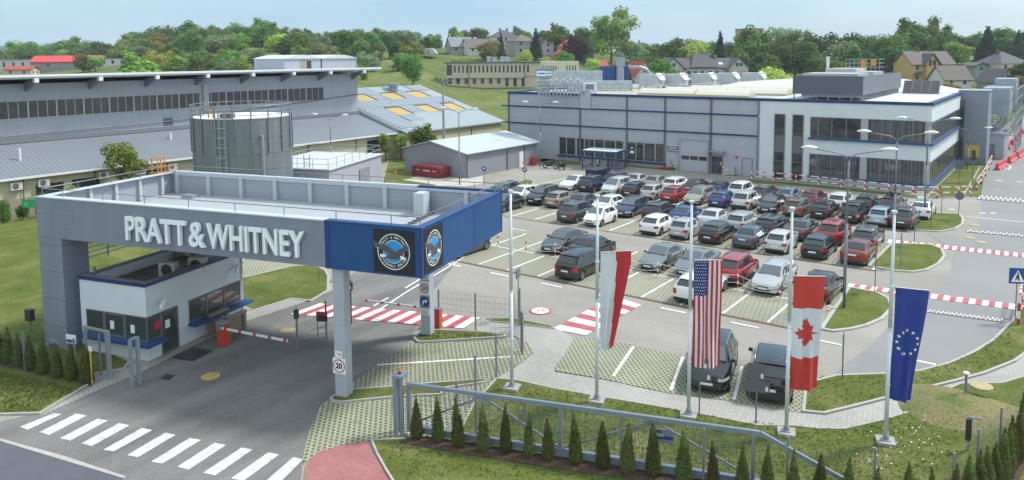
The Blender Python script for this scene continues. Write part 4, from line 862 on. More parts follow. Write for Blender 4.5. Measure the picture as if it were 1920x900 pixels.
# ================================================================== left production hall
hl = empty('production_hall', (0,0,0), 0, label='huge grey production hall with a long ribbon of brownish windows and projecting roof', cat='hall')
HX, HV1 = -85.0, 77.0
MB().box(-135, HX, -60, HV1, 0, 12.0).build('wall', hall_w, hl)
b = MB(); b.add([(-137,-62,10.4),(-82.4,-62,12.85),(-82.4,79.3,12.85),(-137,79.3,10.4),(-137,-62,10.1),(-82.4,-62,12.55),(-82.4,79.3,12.55),(-137,79.3,10.1)], [(0,1,2,3),(7,6,5,4),(0,4,5,1),(1,5,6,2),(2,6,7,3),(3,7,4,0)])
b.build('roof', mat('hall roof', (0.48,0.52,0.54), 0.5, noise=(0.2,0.05)), hl)
b = MB(); b.box(-82.5,-82.25,-62,79.35,12.72,12.95); b.build('roof_edge', white_m, hl)
v = 76.0
while v > -10:
    MB().wall([(-85.0,11.2),(-82.6,12.2),(-82.6,12.6),(-85.0,12.1)], 'y', v-0.16, v+0.16).build('roof_bracket', galv_d, hl)
    MB().box(-82.75,-82.25,v-0.2,v+0.2,12.15,12.6).build('bracket_end', white_m, hl); v -= 6.2
v = 70.6; wi = 0
while v > 24:
    p = 1.03 if v > 52.8 else 0.9
    if 51.6 < v <= 52.8: v = 51.59; MB().box(HX,HX+0.35,51.95,52.65,8.0,11.3).build('pilaster', hall_w, hl); continue
    o = MB().box(HX+0.02, HX+0.05, v-p+0.06, v-0.06, 8.55, 10.25).build('window', glass_b, hl)
    f = MB(); t = 0.16 if wi % 3 == 2 else 0.07
    f.box(HX+0.0,HX+0.09,v-p-t/2,v-p+t/2,8.45,10.35); f.box(HX,HX+0.07,v-p,v,8.45,8.55); f.box(HX,HX+0.07,v-p,v,10.25,10.35); f.build('frame', mat('hall frame', (0.36,0.39,0.44), 0.5), o)
    v -= p; wi += 1
MB().box(HX+0.01,HX+0.08,46.9,48.0,6.7,7.5).build('wall_vent', grey_dk, hl)
b = MB(); b.tube([(HX+0.15,20,6.6),(HX+0.15,47,7.1),(HX+0.15,77,9.0)],0.05,5); b.build('wall_conduit', frame_m, hl)
for k, (y0, y1, lb) in enumerate(((66.4, 72.7, 'left curved-roof penthouse with a dark doorway on the hall roof'), (73.0, 79.6, 'right curved-roof penthouse with plain ribbed walls on the hall roof'))):
    p_ = empty('roof_penthouse', (0,0,0), 0, label=lb, cat='penthouse')
    MB().box(-95,-88,y0,y1,12.0,14.3).build('wall', hall_w, p_)
    b = MB(); n = 8; yy0, yy1 = y0-0.15, y1+0.15
    pl = [(yy0+(yy1-yy0)*i/n, 14.3+0.55*sin(pi*i/n)) for i in range(n+1)]; b.wall(pl, 'x', -95.2, -87.8); b.build('roof', roof_w, p_)
    if k == 0: MB().box(-88,-87.97,70.2,71.0,12.6,14.0).build('door', dark_m, p_); MB().box(-88,-87.98,69.0,70.2,12.6,14.2).build('open_panel', tan_w, p_)
# lean-to annex and lower hall with solar roof
an = empty('annex_building', (0,0,0), 0, label='low beige annex with ribbed grey lean-to roof running along the production hall', cat='annex')
MB().box(-84.9,-77.4,-60,77,0,3.55).build('wall', beige_w, an)
MB().box(-77.4,-77.34,-60,46,0,1.7).build('plinth', tan_w, an)
b = MB(); b.add([(-85.0,-60,6.15),(-76.9,-60,3.78),(-76.9,77,3.78),(-85.0,77,6.15),(-85.0,-60,5.95),(-76.9,-60,3.6),(-76.9,77,3.6),(-85.0,77,5.95)], [(3,2,1,0),(4,5,6,7),(0,4,5,1)[::-1],(1,5,6,2)[::-1],(2,6,7,3)[::-1],(3,7,4,0)[::-1]])
b.build('roof', roof_dk, an)
MB().box(-77.0,-76.8,-60,100.3,3.5,3.72).build('gutter', white_m, an)
MB().beam((-85,77.1,6.3),(-76.7,77.1,3.85),0.35,0.3).build('roof_valley', galv, an)
MB().box(-85.2,-84.6,-60,77,6.1,6.5).build('flashing', galv_d, an)
for v in (29.4, 35.8, 50, 62, 70): MB().tube([(-77.0,v-0.5,3.6),(-77.25,v-0.5,3.2),(-77.25,v-0.5,0)],0.07,6).build('downpipe', frame_m, an)
for (a, c, z0, z1) in ((30.0,32.4,1.3,2.75),(33.2,35.8,1.6,2.8),(40.6,42.6,1.6,2.8)):
    glazing(an, 'x', -77.38, a, c, z0, z1, 2, fr=0.12, gm=glass_m, fm=dark_m)
glazing(an, 'x', -77.38, 71.6, 74.4, 0.9, 3.0, 2, fr=0.1, gm=glass_m, fm=dark_m)
for x, v in ((-80.5, 30.0), (-82, 46)): MB().cyl(x, v, 4.4, 6.0, 0.12, 8).build('roof_vent_pipe', white_m, an)
for k, v in enumerate((28.3, 30.6, 36.1, 39.8, 43.3)):
    a = empty('air_conditioner', (-77.4, v, 2.55), 0, label=['leftmost air conditioner on the beige annex wall','second air conditioner from the left on the beige annex wall','air conditioner on the annex wall left of the big shrub','air conditioner on the annex wall right of the big shrub','rightmost air conditioner on the annex wall, nearest the round tank'][k], cat='air conditioner', group='air conditioners on the annex wall')
    MB().box(0.02,0.42,-0.48,0.48,0.0,0.72).build('housing', mat('ac white', (0.55,0.55,0.52), 0.5), a); MB().cyl(0,0,0,0.02,0.27,18).move(lambda x,y,z:(0.42+z,-0.1+x,0.36+y)).build('fan_grille', grey_dk, a)
h2 = empty('solar_roof_hall', (0,0,0), 0, label='low beige hall with a wide pale roof of solar panels and yellow rooflights', cat='hall')
MB().box(-113,-75.6,77.05,99.8,0,3.6).build('wall', beige_w, h2)
k_ = 0.2947; zr = lambda x: 3.72+(-75.2-x)*k_
xr = -94.6
b = MB()
for s0, s1 in ((-75.2, xr),): b.add([(s1,77.15,zr(s1)),(s0,77.15,zr(s0)),(s0,100.4,zr(s0)),(s1,100.4,zr(s1)),(s1,77.15,zr(s1)-.2),(s0,77.15,zr(s0)-.2),(s0,100.4,zr(s0)-.2),(s1,100.4,zr(s1)-.2)], [(3,2,1,0),(4,5,6,7),(4,5,1,0)[::-1],(5,6,2,1)[::-1],(6,7,3,2)[::-1],(7,4,0,3)[::-1]])
zr2 = lambda x: zr(xr)-(xr-x)*k_
b.add([(-114,77.15,zr2(-114)),(xr,77.15,zr(xr)),(xr,100.4,zr(xr)),(-114,100.4,zr2(-114))], [(3,2,1,0)])
b.build('roof', roof_g, h2)
MB().wall([(-75.7,3.6),(-113,3.6),(-94.6,9.2)], 'y', 99.5, 99.8).build('gable_wall', beige_w, h2)
pvm = bpy.data.materials.new('solar panel'); pvm.use_nodes = True; t = pvm.node_tree; bs = t.nodes['Principled BSDF']
tcn = t.nodes.new('ShaderNodeTexCoord'); br = t.nodes.new('ShaderNodeTexBrick'); br.offset = 0; br.inputs['Scale'].default_value = 1; br.inputs['Brick Width'].default_value = 1.0; br.inputs['Row Height'].default_value = 1.65; br.inputs['Mortar Size'].default_value = 0.035
br.inputs['Color1'].default_value = (0.20,0.225,0.255,1); br.inputs['Color2'].default_value = (0.225,0.25,0.28,1); br.inputs['Mortar'].default_value = (0.43,0.45,0.46,1)
t.links.new(tcn.outputs['Object'], br.inputs[0]); t.links.new(br.outputs[0], bs.inputs['Base Color']); bs.inputs['Roughness'].default_value = 0.25
def roofrect(x0, x1, y0, y1, h=0.1):
    return MB().add([(x1,y0,zr(x1)+h),(x0,y0,zr(x0)+h),(x0,y1,zr(x0)+h),(x1,y1,zr(x1)+h),(x1,y0,zr(x1)),(x0,y0,zr(x0)),(x0,y1,zr(x0)),(x1,y1,zr(x1))], [(3,2,1,0),(4,5,6,7),(4,5,1,0)[::-1],(5,6,2,1)[::-1],(6,7,3,2)[::-1],(7,4,0,3)[::-1]])
for (x0,x1,y0,y1) in ((-76.8,-85.2,77.6,81.6),(-85.3,-88.2,77.6,99.4),(-88.3,-94.3,77.6,80.7),(-88.3,-94.3,84.2,87.3),(-88.3,-94.3,90.7,93.3),(-91.5,-94.3,96,99.5),(-91.5,-94.3,80.7,84.2),(-82,-85.2,85.5,88.7),(-82,-85.2,92,94.8),(-79,-81.6,82,85)): roofrect(x0,x1,y0,y1).build('solar_array', pvm, h2)
ym = mat('yellow rooflight', (0.46,0.33,0.11), 0.5, stripes=(1,0.3,0,0.25))
for (x0,x1,y0,y1) in ((-88.4,-91.2,80.8,84.0),(-88.4,-91.2,87.4,90.5),(-88.4,-91.2,93.4,96.6),(-81.7,-84.7,82.2,85.3),(-81.7,-84.7,88.9,91.7),(-81.7,-84.7,95.0,97.8)):
    o = roofrect(x0,x1,y0,y1,0.05).build('yellow_rooflight', ym, h2)
    f = MB(); 
    for (a,b_,c,d) in ((x1-0.15,x1,y0,y1),(x0,x1,y1,y1+0.15)): f.v += roofrect(max(a,b_),min(a,b_),c,d,0.14).v; o_ = len(f.v)-8; f.f += [tuple(o_+i for i in q) for q in [(3,2,1,0),(4,5,6,7),(3,7,4,0),(1,5,6,2),(0,4,5,1),(2,6,7,3)]]; f.m += [0]*6
    f.build('frame', dark_m, o)
MB().cyl(-92.2,91.5,zr(-92.2),zr(-92.2)+0.9,0.75,12).cyl(-92.2,91.5,zr(-92.2)+0.9,zr(-92.2)+1.3,1.1,12).build('roof_fan', galv, h2)
for v in (80, 92): MB().tube([(-75.3,v,3.6),(-75.55,v,3.3),(-75.55,v,0)],0.08,6).build('downpipe', frame_m, h2)

# ================================================================== round tank
TX, TY, TR, TH = -61.3, 41.35, 4.35, 9.1
tk = empty('storage_tank', (TX, TY, 0), 0.62, label='round grey steel storage tank with a ladder and rail behind the canopy', cat='tank')
b = MB(); b.cyl(0,0,0,TH,TR,56); b.build('shell', mat('tank shell', (0.18,0.205,0.225), 0.4, metal=0.25, noise=(1.3,0.28,(1,1,0.12))), tk, smooth=False)
MB().cyl(0,0,TH,TH+0.06,TR-0.1,56).build('roof', mat('tank roof', (0.66,0.70,0.67), 0.6), tk)
def ringband(z, r, t=0.03, h=0.09):
    m_ = MB(); n = 56
    for i in range(n):
        a0, a1 = 2*pi*i/n, 2*pi*(i+1)/n
        m_.add([(r*cos(a0),r*sin(a0),z),(r*cos(a1),r*sin(a1),z),(r*cos(a1),r*sin(a1),z+h),(r*cos(a0),r*sin(a0),z+h),((r+t)*cos(a0),(r+t)*sin(a0),z),((r+t)*cos(a1),(r+t)*sin(a1),z),((r+t)*cos(a1),(r+t)*sin(a1),z+h),((r+t)*cos(a0),(r+t)*sin(a0),z+h)], [(4,5,6,7),(0,3,2,1),(3,7,6,2),(0,1,5,4)])
    return m_
for z in (4.6, 6.0, 9.05): ringband(z, TR).build('hoop', galv_d, tk)
b = MB(); n = 18
for i in range(n):
    a = 2*pi*i/n; b.beam(((TR+.06)*cos(a),(TR+.06)*sin(a),6.05),((TR+.06)*cos(a),(TR+.06)*sin(a),TH+1.15),0.09,0.09)
    b.beam(((TR+.07)*cos(a-0.05),(TR+.07)*sin(a-0.05),7.5),((TR+.07)*cos(a+0.05),(TR+.07)*sin(a+0.05),7.5),0.06,0.06)
for z in (TH+0.35, TH+0.75, TH+1.15): b.tube([((TR+.06)*cos(2*pi*i/40),(TR+.06)*sin(2*pi*i/40),z) for i in range(41)],0.035,5)
b.build('railing', galv_d, tk)
la = radians(-90.5)
b = MB(); ca, sa = cos(la), sin(la)
def tl(r_, t_, z): return (r_*ca-t_*sa, r_*sa+t_*ca, z)
for t_ in (-0.28, 0.28): b.beam(tl(TR+0.3,t_,0),tl(TR+0.3,t_,TH+1.3),0.06,0.06)
for i in range(30): b.beam(tl(TR+0.3,-0.28,0.4+i*0.33),tl(TR+0.3,0.28,0.4+i*0.33),0.04,0.04)
for i in range(9):
    z = 2.5+i*0.85; b.tube([tl(TR+0.3,-0.35,z),tl(TR+0.85,-0.38,z),tl(TR+1.05,0,z),tl(TR+0.85,0.38,z),tl(TR+0.3,0.35,z)],0.025,5)
for t_, r_ in ((-0.38,0.85),(0,1.05),(0.38,0.85)): b.beam(tl(TR+r_,t_,2.5),tl(TR+r_,t_,TH+1),0.03,0.03)
b.build('ladder', galv, tk)
MB().box(-0.5,0.5,-0.5,0.5,TH,TH+0.5).move(lambda x,y,z:(x+ca*(TR-1), y+sa*(TR-1), z)).build('hatch', frame_m, tk)
b = MB()
for t_ in (-1.2,-0.8,-0.4): b.beam(tl(TR+0.1,t_,TH+0.15),tl(TR+0.1,t_,TH+1.1),0.09,0.05)
b.build('safety_gate', orange_m, tk)
a2 = la+0.72
MB().tube([((TR+0.0)*cos(a2),(TR+0.0)*sin(a2),7.6),((TR+0.35)*cos(a2),(TR+0.35)*sin(a2),7.6),((TR+0.35)*cos(a2),(TR+0.35)*sin(a2),0)],0.13,8).build('pipe', galv, tk)
# ------------------------------------------------------------------ flat service building right of the tank
pb = empty('pump_house', (0,0,0), 0, label='low grey flat roofed pump house with roof railing beside the tank', cat='building')
PH = [(-59.15,49.5),(-63.76,61.1),(-71.96,58.0),(-67.5,46.3)]
MB().prism(PH, 0, 3.2).build('wall', mat('pump house wall', (0.33,0.345,0.38), 0.6, noise=(0.5,0.05)), pb)
MB().prism(offset_poly(PH, -0.2), 3.2, 3.32).build('roof', mat('pale sheet roof', (0.52,0.57,0.60), 0.5, stripes=(0,1.2,0,0.12)), pb)
b = MB(); Q = offset_poly(PH, 0.1)
for i in range(4):
    p, q = Vector(Q[i]), Vector(Q[(i+1)%4])
    for z in (3.75,4.3): b.tube([(*p,z),(*q,z)],0.03,5)
    k = int((q-p).length/1.6)
    for j in range(k): s_ = p+(q-p)*j/k; b.tube([(*s_,3.3),(*s_,4.3)],0.03,5)
b.build('roof_railing', galv, pb)
b = MB(); gx, gy = -60.5, 49.4
for dx in (-0.3,0.3): b.beam((gx+dx-1.5,gy-0.3+dx*0.4,0),(gx+dx-1.5,gy-0.3+dx*0.4,4.6),0.06,0.06)
for i in range(12): b.beam((gx-1.8,gy-0.42,0.5+i*0.33),(gx-1.2,gy-0.18,0.5+i*0.33),0.04,0.04)
b.build('ladder', galv_d, pb)
b = MB(); b.prism([(-61.6,55.75),(-62.5,58.0),(-62.42,58.03),(-61.52,55.78)], 0, 2.3); b.build('door', galv, pb)
# ------------------------------------------------------------------ grey shed and red skip
sh = empty('storage_shed', (0,0,0), 0, label='grey metal shed with a pale gabled roof in front of the factory corner', cat='shed')
SP = [(-67.3,68.3),(-57.0,68.3),(-57.4,83.4),(-67.5,83.4)]
SX0, SX1, SY0, SY1 = -67.2, -57.1, 68.4, 83.3; xm = -62.6
MB().box(SX0,SX1,SY0,SY1,0,3.05).wall([(SX0,3.05),(SX1,3.05),(xm,4.1)],'y',SY0,SY1).build('wall', mat('shed wall', (0.225,0.24,0.275), 0.55, stripes=(0,1.0,0,0.05), noise=(0.4,0.05)), sh)
b = MB()
for x0, z0, x1, z1 in ((SX0-0.3,3.05,xm,4.22),(xm,4.22,SX1+0.4,3.0)):
    b.add([(x0,SY0-0.25,z0),(x1,SY0-0.25,z1),(x1,SY1+0.3,z1),(x0,SY1+0.3,z0),(x0,SY0-0.25,z0-.1),(x1,SY0-0.25,z1-.1),(x1,SY1+0.3,z1-.1),(x0,SY1+0.3,z0-.1)], [(0,1,2,3),(7,6,5,4),(0,4,5,1),(1,5,6,2),(2,6,7,3),(3,7,4,0)])
b.build('roof', mat('shed roof', (0.42,0.47,0.49), 0.5, stripes=(1,0.5,0,0.12)), sh)
for y in (SY0+0.1, 76.5, 80.2): MB().box(SX1,SX1+0.1,y,y+0.14,0,2.95).build('downpipe', frame_m, sh)
MB().box(SX1,SX1+0.04,79.2,80.1,0,2.1).build('door', white_m, sh)
sk = empty('skip_container', (-61.6,67.2,0), 0.0, label='dark red steel skip container beside the grey shed', cat='skip')
skm = mat('skip red', (0.2,0.022,0.03), 0.6, noise=(2,0.25))
MB().wall([(-2.9,0.15),(2.7,0.15),(2.9,1.5),(-2.9,1.5)],'y',-0.95,0.95).build('body', skm, sk)
b = MB()
for i in range(7): b.box(-2.6+i*0.85,-2.5+i*0.85,-1.02,-0.95,0.2,1.45)
b.box(-2.95,2.95,-1.04,-0.95,1.42,1.55).box(-2.95,2.95,0.95,1.04,1.42,1.55)
b.build('ribs', skm, sk)
b = MB()
for i in range(6): b.box(-2.6+i*0.9,-1.9+i*0.9,-0.8,0.8,1.5,1.7)
b.build('lid', mat('skip lid', (0.3,0.06,0.07), 0.6), sk)
b = MB(); b.box(-1.9,-1.2,-1.05,-1.03,0.95,1.1); b.box(-0.5,0.9,-1.05,-1.03,0.9,1.12); b.box(1.4,2.1,-1.05,-1.03,0.95,1.1); b.build('faded_lettering', mat('faded white', (0.5,0.35,0.35), 0.7), sk); sk.scale = (0.8,0.95,0.85)
structure('concrete_apron', MB().prism([(-62.39,63.41),(-62.79,67.98),(-56.51,68.29),(-56.7,71.05),(-53.09,66.52),(-53.72,63.96),(-56.53,62.49)], 0, Z3+0.01), mat('apron', (0.42,0.4,0.35), 0.85, noise=(0.5,0.1)))

# ================================================================== cars
tyre_m = mat('tyre rubber', (0.016,0.016,0.017), 0.8); rim_m = mat('alloy rim', (0.35,0.36,0.37), 0.35, metal=0.6); rim_d = mat('dark wheel', (0.05,0.05,0.055), 0.4)
cglass = mat('car glass', (0.02,0.026,0.031), 0.06, spec=0.9); cglass2 = mat('windscreen glass', (0.085,0.105,0.12), 0.05, spec=1.0)  # windscreen base colour is paler, with sky reflection painted into it
plas = mat('black plastic', (0.02,0.02,0.022), 0.55); lampw = mat('headlamp', (0.55,0.6,0.62), 0.1, spec=0.9); lampr = mat('tail lamp', (0.40,0.012,0.014), 0.2, spec=0.7); lampr2 = mat('pale tail lamp', (0.55,0.2,0.19), 0.2)
plate_m = mat('number plate', (0.7,0.72,0.74), 0.5); chrome = mat('chrome', (0.5,0.52,0.54), 0.15, metal=0.9)
def paint(name, c, metal=0.25): return mat(name, c, 0.26, metal=metal, coat=1.0)
PAINT = dict(black=paint('black paint car',(0.011,0.011,0.013)), darkgrey=paint('dark grey paint',(0.06,0.063,0.07)), grey=paint('grey paint',(0.17,0.18,0.19)), silver=paint('silver paint',(0.42,0.44,0.45)),
  white=paint('white paint car',(0.72,0.74,0.74),0.0), offwhite=paint('silver white paint',(0.5,0.53,0.54),0.1), red=paint('red paint car',(0.33,0.018,0.022)), darkred=paint('dark red paint',(0.17,0.014,0.018)), blue=paint('blue paint',(0.012,0.055,0.21)),
  darkblue=paint('dark blue paint',(0.012,0.02,0.06)), greyblue=paint('grey blue paint',(0.06,0.09,0.14)), lightblue=paint('light blue paint',(0.30,0.42,0.52)), skyblue=paint('steel blue paint',(0.16,0.23,0.32)), brown=paint('brown grey paint',(0.16,0.13,0.11)), beige=paint('champagne paint',(0.29,0.26,0.22)))
# type: L, W, H, belt, hoodfront z, cowl y, roof front y, roof rear y, tail glass base y, deck z, tail z, wheel r, ground clearance
SPEC = dict(
 hatch = (4.25,1.78,1.47,0.93,0.70, 1.02, 0.35,-1.35,-1.98,0.99,0.93,0.32,0.19),
 small = (3.75,1.68,1.50,0.95,0.72, 0.98, 0.35,-1.25,-1.75,1.00,0.95,0.29,0.19),
 sedan = (4.55,1.78,1.45,0.92,0.69, 1.02, 0.28,-0.95,-1.55,1.02,0.97,0.32,0.18),
 wagon = (4.65,1.80,1.48,0.94,0.70, 1.08, 0.40,-1.75,-2.20,1.00,0.94,0.32,0.19),
 suv   = (4.45,1.84,1.66,1.06,0.86, 1.10, 0.50,-1.55,-2.08,1.10,1.02,0.36,0.25),
 mpv   = (4.45,1.82,1.66,1.00,0.76, 1.38, 0.55,-1.65,-2.10,1.06,1.00,0.32,0.20),
 coupe = (4.45,1.84,1.42,0.95,0.70, 0.95, 0.15,-0.85,-1.85,1.08,0.98,0.34,0.18),
 van   = (4.10,1.72,1.82,1.05,0.86, 1.25, 0.95,-1.90,-2.00,1.08,1.02,0.32,0.22))
def lerp_tab(t, x):
    if x <= t[0][0]: return t[0][1]
    for (a, b_), (c, d) in zip(t, t[1:]):
        if a <= x <= c: return b_+(d-b_)*(x-a)/(c-a)
    return t[-1][1]
def car_proto(kind):
    L_, W, H, belt, hf, yc, yrf, yrr, yt, dz, tz, wr, gc = SPEC[kind]
    hl = L_/2; wf = hl-0.83; wrr = -hl+0.78
    top = sorted([(-hl, tz-0.22), (-hl+0.05, tz-0.03), (-hl+0.14, dz-0.01), (yt, dz if yt > -hl+0.2 else dz), (yt+0.5, belt+0.02), (yc, belt+0.03), (hl-0.55, hf+0.10), (hl-0.15, hf), (hl-0.04, hf-0.10), (hl, hf-0.22)])
    wid = [(-hl, 0.40), (-hl+0.06, 0.435), (-hl+0.25, 0.475), (-hl+0.7, 0.5), (hl-0.95, 0.5), (hl-0.5, 0.478), (hl-0.22, 0.432), (hl-0.07, 0.375), (hl, 0.32)]
    R_ = wr+0.07
    ys = sorted(set([round(v, 3) for v in [-hl, -hl+0.05, -hl+0.14, -hl+0.3, yt, yc, 0, -0.5, 0.5, hl-0.55, hl-0.35, hl-0.22, hl-0.15, hl-0.07, hl-0.03, hl]]+[round(wf+R_*c, 3) for c in (-1.02,-.97,-.8,-.5,0,.5,.8,.97,1.02)]+[round(wrr+R_*c, 3) for c in (-1.02,-.97,-.8,-.5,0,.5,.8,.97,1.02)]))
    ys = [y for y in ys if -hl <= y <= hl]
    def sec(y):
        w_ = lerp_tab(wid, y)*W; zt = lerp_tab(top, y); zl = gc
        for wy in (wf, wrr):
            d = abs(y-wy)
            if d < R_: zl = max(zl, wr+sqrt(R_*R_-d*d))
        if y > hl-0.1 or y < -hl+0.06: zl = max(zl, gc+0.05)
        z1 = zl; z2 = max(gc+0.22, zl+0.01); z3 = max((gc+zt)/2+0.05, zl+0.02); z4 = max(zt-0.10, z3+0.02)
        return [(w_*0.94 if zl <= gc+0.06 else w_*0.99, z1), (w_*0.99, z2), (w_, z3), (w_*0.975, z4), (w_*0.90, zt-0.015), (w_*0.5, zt+0.012), (0, zt+0.02)]
    b = MB(); n = 13
    for y in ys:
        s_ = sec(y)
        for (x, z) in s_: b.v.append((x, y, z))
        for (x, z) in s_[-2::-1]: b.v.append((-x, y, z))
    for i in range(len(ys)-1):
        for j in range(n-1): b.f.append((i*n+j, i*n+j+1, (i+1)*n+j+1, (i+1)*n+j)); b.m.append(0)
    k = (len(ys)-1)*n
    b.f.append(tuple(range(n))[::-1]); b.m.append(0); b.f.append(tuple(range(k, k+n))); b.m.append(0)
    # dark underside and wheel houses
    b.box(-W*0.44, W*0.44, -hl+0.25, hl-0.3, gc-0.02, gc+0.06, 1)
    b.box(-W*0.43, W*0.43, wf-R_, wf+R_, gc, wr+R_-0.03, 1); b.box(-W*0.43, W*0.43, wrr-R_, wrr+R_, gc, wr+R_-0.03, 1)
    b.box(-W*0.40, W*0.40, -hl-0.012, -hl+0.12, gc+0.02, gc+(0.2 if kind != 'suv' else 0.32), 1)
    # grille and lower intake
    b.box(-W*0.17, W*0.17, hl-0.05, hl+0.014, hf-0.24, hf-0.14, 1); b.box(-W*0.26, W*0.26, hl-0.06, hl+0.012, gc+0.07, gc+0.2, 1)
    if kind in ('suv',):
        for sx_ in (-1, 1): b.box(sx_*W*0.485, sx_*W*0.503, wrr+R_, wf-R_, gc, gc+0.17, 1)
    root = empty('parked_car', (0,0,0))
    body = b.build('body', [PAINT['black'], plas], root, smooth=False)
    body.data.polygons.foreach_set('use_smooth', [True]*((len(ys)-1)*(n-1))+[False]*(len(body.data.polygons)-(len(ys)-1)*(n-1)))
    try: body.data.set_sharp_from_angle(angle=radians(38))
    except Exception: pass
    # cabin
    wb = W/2*0.905; wt = W/2*0.70 if kind != 'van' else W/2*0.84; zb = belt-0.01; zbt = dz-0.02
    zf, zm, zrr_ = H-0.045, H, H-0.05
    g = MB(); nr = 5; prof = []
    for i in range(nr):
        t = i/(nr-1); y = yrf+(yrr-yrf)*t; z = H-0.05*(2*t-1)**2-(0.0 if kind in ('wagon','mpv','suv','van') else 0.03*t); prof.append((y, z))
    for (y, z) in prof:
        for u in (-1,-0.6,0,0.6,1): g.v.append((u*wt, y, z-0.045*u*u if abs(u) == 1 else z+0.01*(1-abs(u))))
    for i in range(nr-1):
        for j in range(4): g.f.append((i*5+j, (i+1)*5+j, (i+1)*5+j+1, i*5+j+1)); g.m.append(0)
    o = len(g.v); Fb = [(u*wb*0.93, yc, zb+0.02) for u in (-1,-0.6,0,0.6,1)]; Rb = [(u*wb*0.9, yt, zbt) for u in (-1,-0.6,0,0.6,1)]
    Fb = [(x, y+0.10*(1-(x/wb)**2), z) for x,y,z in Fb]
    g.v += Fb+Rb
    for j in range(4): g.f.append((o+j, j, j+1, o+j+1)); g.m.append(0); g.f.append(((nr-1)*5+j, o+5+j, o+6+j, (nr-1)*5+j+1)); g.m.append(0)
    sb = len(g.v); side_b = [(wb*0.93, yc), (wb, yc-0.25), (wb, (yc+yt)/2), (wb*0.98, yt+0.3), (wb*0.9, yt)]
    def zbelt(y): return zb+0.02+(zbt-zb-0.02)*((yc-y)/(yc-yt))**2
    for sx_ in (-1, 1):
        o2 = len(g.v)
        for i in range(5):
            t = i/4; xw, yy = side_b[i]; g.v.append((sx_*xw, yy, zbelt(yy)-0.005)); yr, zr_ = prof[i]; g.v.append((sx_*wt, yr, zr_-0.045))
        for i in range(4):
            q = (o2+2*i, o2+2*i+1, o2+2*i+3, o2+2*i+2); g.f.append(q if sx_ < 0 else q[::-1]); g.m.append(0)
    g.build('cabin', [PAINT['black']], root, smooth=False)
    # glass
    def glassq(name, c4, n_off, m, u0, u1, v0, v1, par=root):
        A, B, C, D = (Vector(q) for q in c4)   # A,B bottom ; D,C top
        pt = lambda u, v: (A+(B-A)*u)*(1-v)+(D+(C-D)*u)*v
        nrm = (B-A).cross(D-A).normalized()*n_off
        c = [pt(u0,v0)+nrm, pt(u1,v0)+nrm, pt(u1,v1)+nrm, pt(u0,v1)+nrm]; mid = [pt(.5,v0)+nrm, pt(.5,v1)+nrm]
        return MB().add([tuple(q) for q in c]+[tuple(q-nrm*0.5) for q in c], [(0,1,2,3),(7,6,5,4),(0,4,5,1),(1,5,6,2),(2,6,7,3),(3,7,4,0)]).build(name, m, par)
    y0f = yc+0.05
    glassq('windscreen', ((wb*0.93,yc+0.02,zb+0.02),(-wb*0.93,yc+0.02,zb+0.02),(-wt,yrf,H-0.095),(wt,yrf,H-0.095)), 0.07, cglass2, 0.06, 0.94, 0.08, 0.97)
    glassq('rear_window', ((-wb*0.9,yt,zbt),(wb*0.9,yt,zbt),(wt,yrr,prof[-1][1]-0.03),(-wt,yrr,prof[-1][1]-0.03)), 0.035, cglass, 0.07, 0.93, 0.12 if kind not in ('sedan','coupe') else 0.06, 0.86 if kind not in ('sedan','coupe') else 0.96)
    for sx_ in (-1, 1):
        t_ = MB(); parts = [(0.12,0.47),(0.50,0.80)] if kind in ('hatch','small','sedan','coupe') else [(0.10,0.38),(0.41,0.67),(0.70,0.92)]
        for (f0, f1) in parts:
            c = []
            for f, v in ((f0,0.10),(f1,0.10),(f1,0.86),(f0,0.86)):
                yb_ = yc+(yt-yc)*f; i = f*4; i0 = min(int(i), 3); q = i-i0
                xb_ = side_b[i0][0]*(1-q)+side_b[i0+1][0]*q; yb_ = side_b[i0][1]*(1-q)+side_b[i0+1][1]*q
                ytp = prof[i0][0]*(1-q)+prof[i0+1][0]*q; ztp = prof[i0][1]*(1-q)+prof[i0+1][1]*q-0.045
                x = xb_+(wt-xb_)*v+0.012; y = yb_+(ytp-yb_)*v; z = zbelt(yb_)+(ztp-zbelt(yb_))*v; c.append((sx_*x, y, z))
            ci = [(x-sx_*0.008, y, z-0.003) for x,y,z in c]
            MB().add(c+ci, [(0,1,2,3),(7,6,5,4),(0,4,5,1),(1,5,6,2),(2,6,7,3),(3,7,4,0)]).build('side_window', cglass, root)
    # lamps as thin shells over the curved body corners
    def shell(y0, y1, za, zc, m, name, off=0.012, nn=5):
        for sx_ in (-1, 1):
            s_ = MB()
            for i in range(nn+1):
                y = y0+(y1-y0)*i/nn; w_ = lerp_tab(wid, y)*W*0.992+off; yy = y+(off*1.4 if y > 0 else -off*1.4)
                s_.v += [(sx_*w_, yy, za), (sx_*w_, yy, zc)]
            if abs(y1) >= hl-0.001:
                w_ = lerp_tab(wid, y1)*W; e = 1 if y1 > 0 else -1; s_.v += [(sx_*(w_-(0.16 if e < 0 else 0.10)), e*(hl+off*1.4), za), (sx_*(w_-(0.16 if e < 0 else 0.10)), e*(hl+off*1.4), zc)]
            q = len(s_.v)//2
            s_.f = [(2*i, 2*i+2, 2*i+3, 2*i+1) for i in range(q-1)]; s_.m = [0]*(q-1); s_.build(name, m, root)
    shell(hl-0.5, hl, hf-0.20, hf-0.065, lampw, 'headlight')
    if kind in ('wagon','mpv','van'): shell(-hl+0.2, -hl, tz-0.36, tz-0.05, lampr, 'tail_light')
    elif kind == 'suv': shell(-hl+0.3, -hl, tz-0.30, tz-0.08, lampr, 'tail_light')
    else: shell(-hl+0.28, -hl, tz-0.27, tz-0.09, lampr, 'tail_light')
    pz = tz-0.42 if kind not in ('sedan','coupe') else tz-0.26
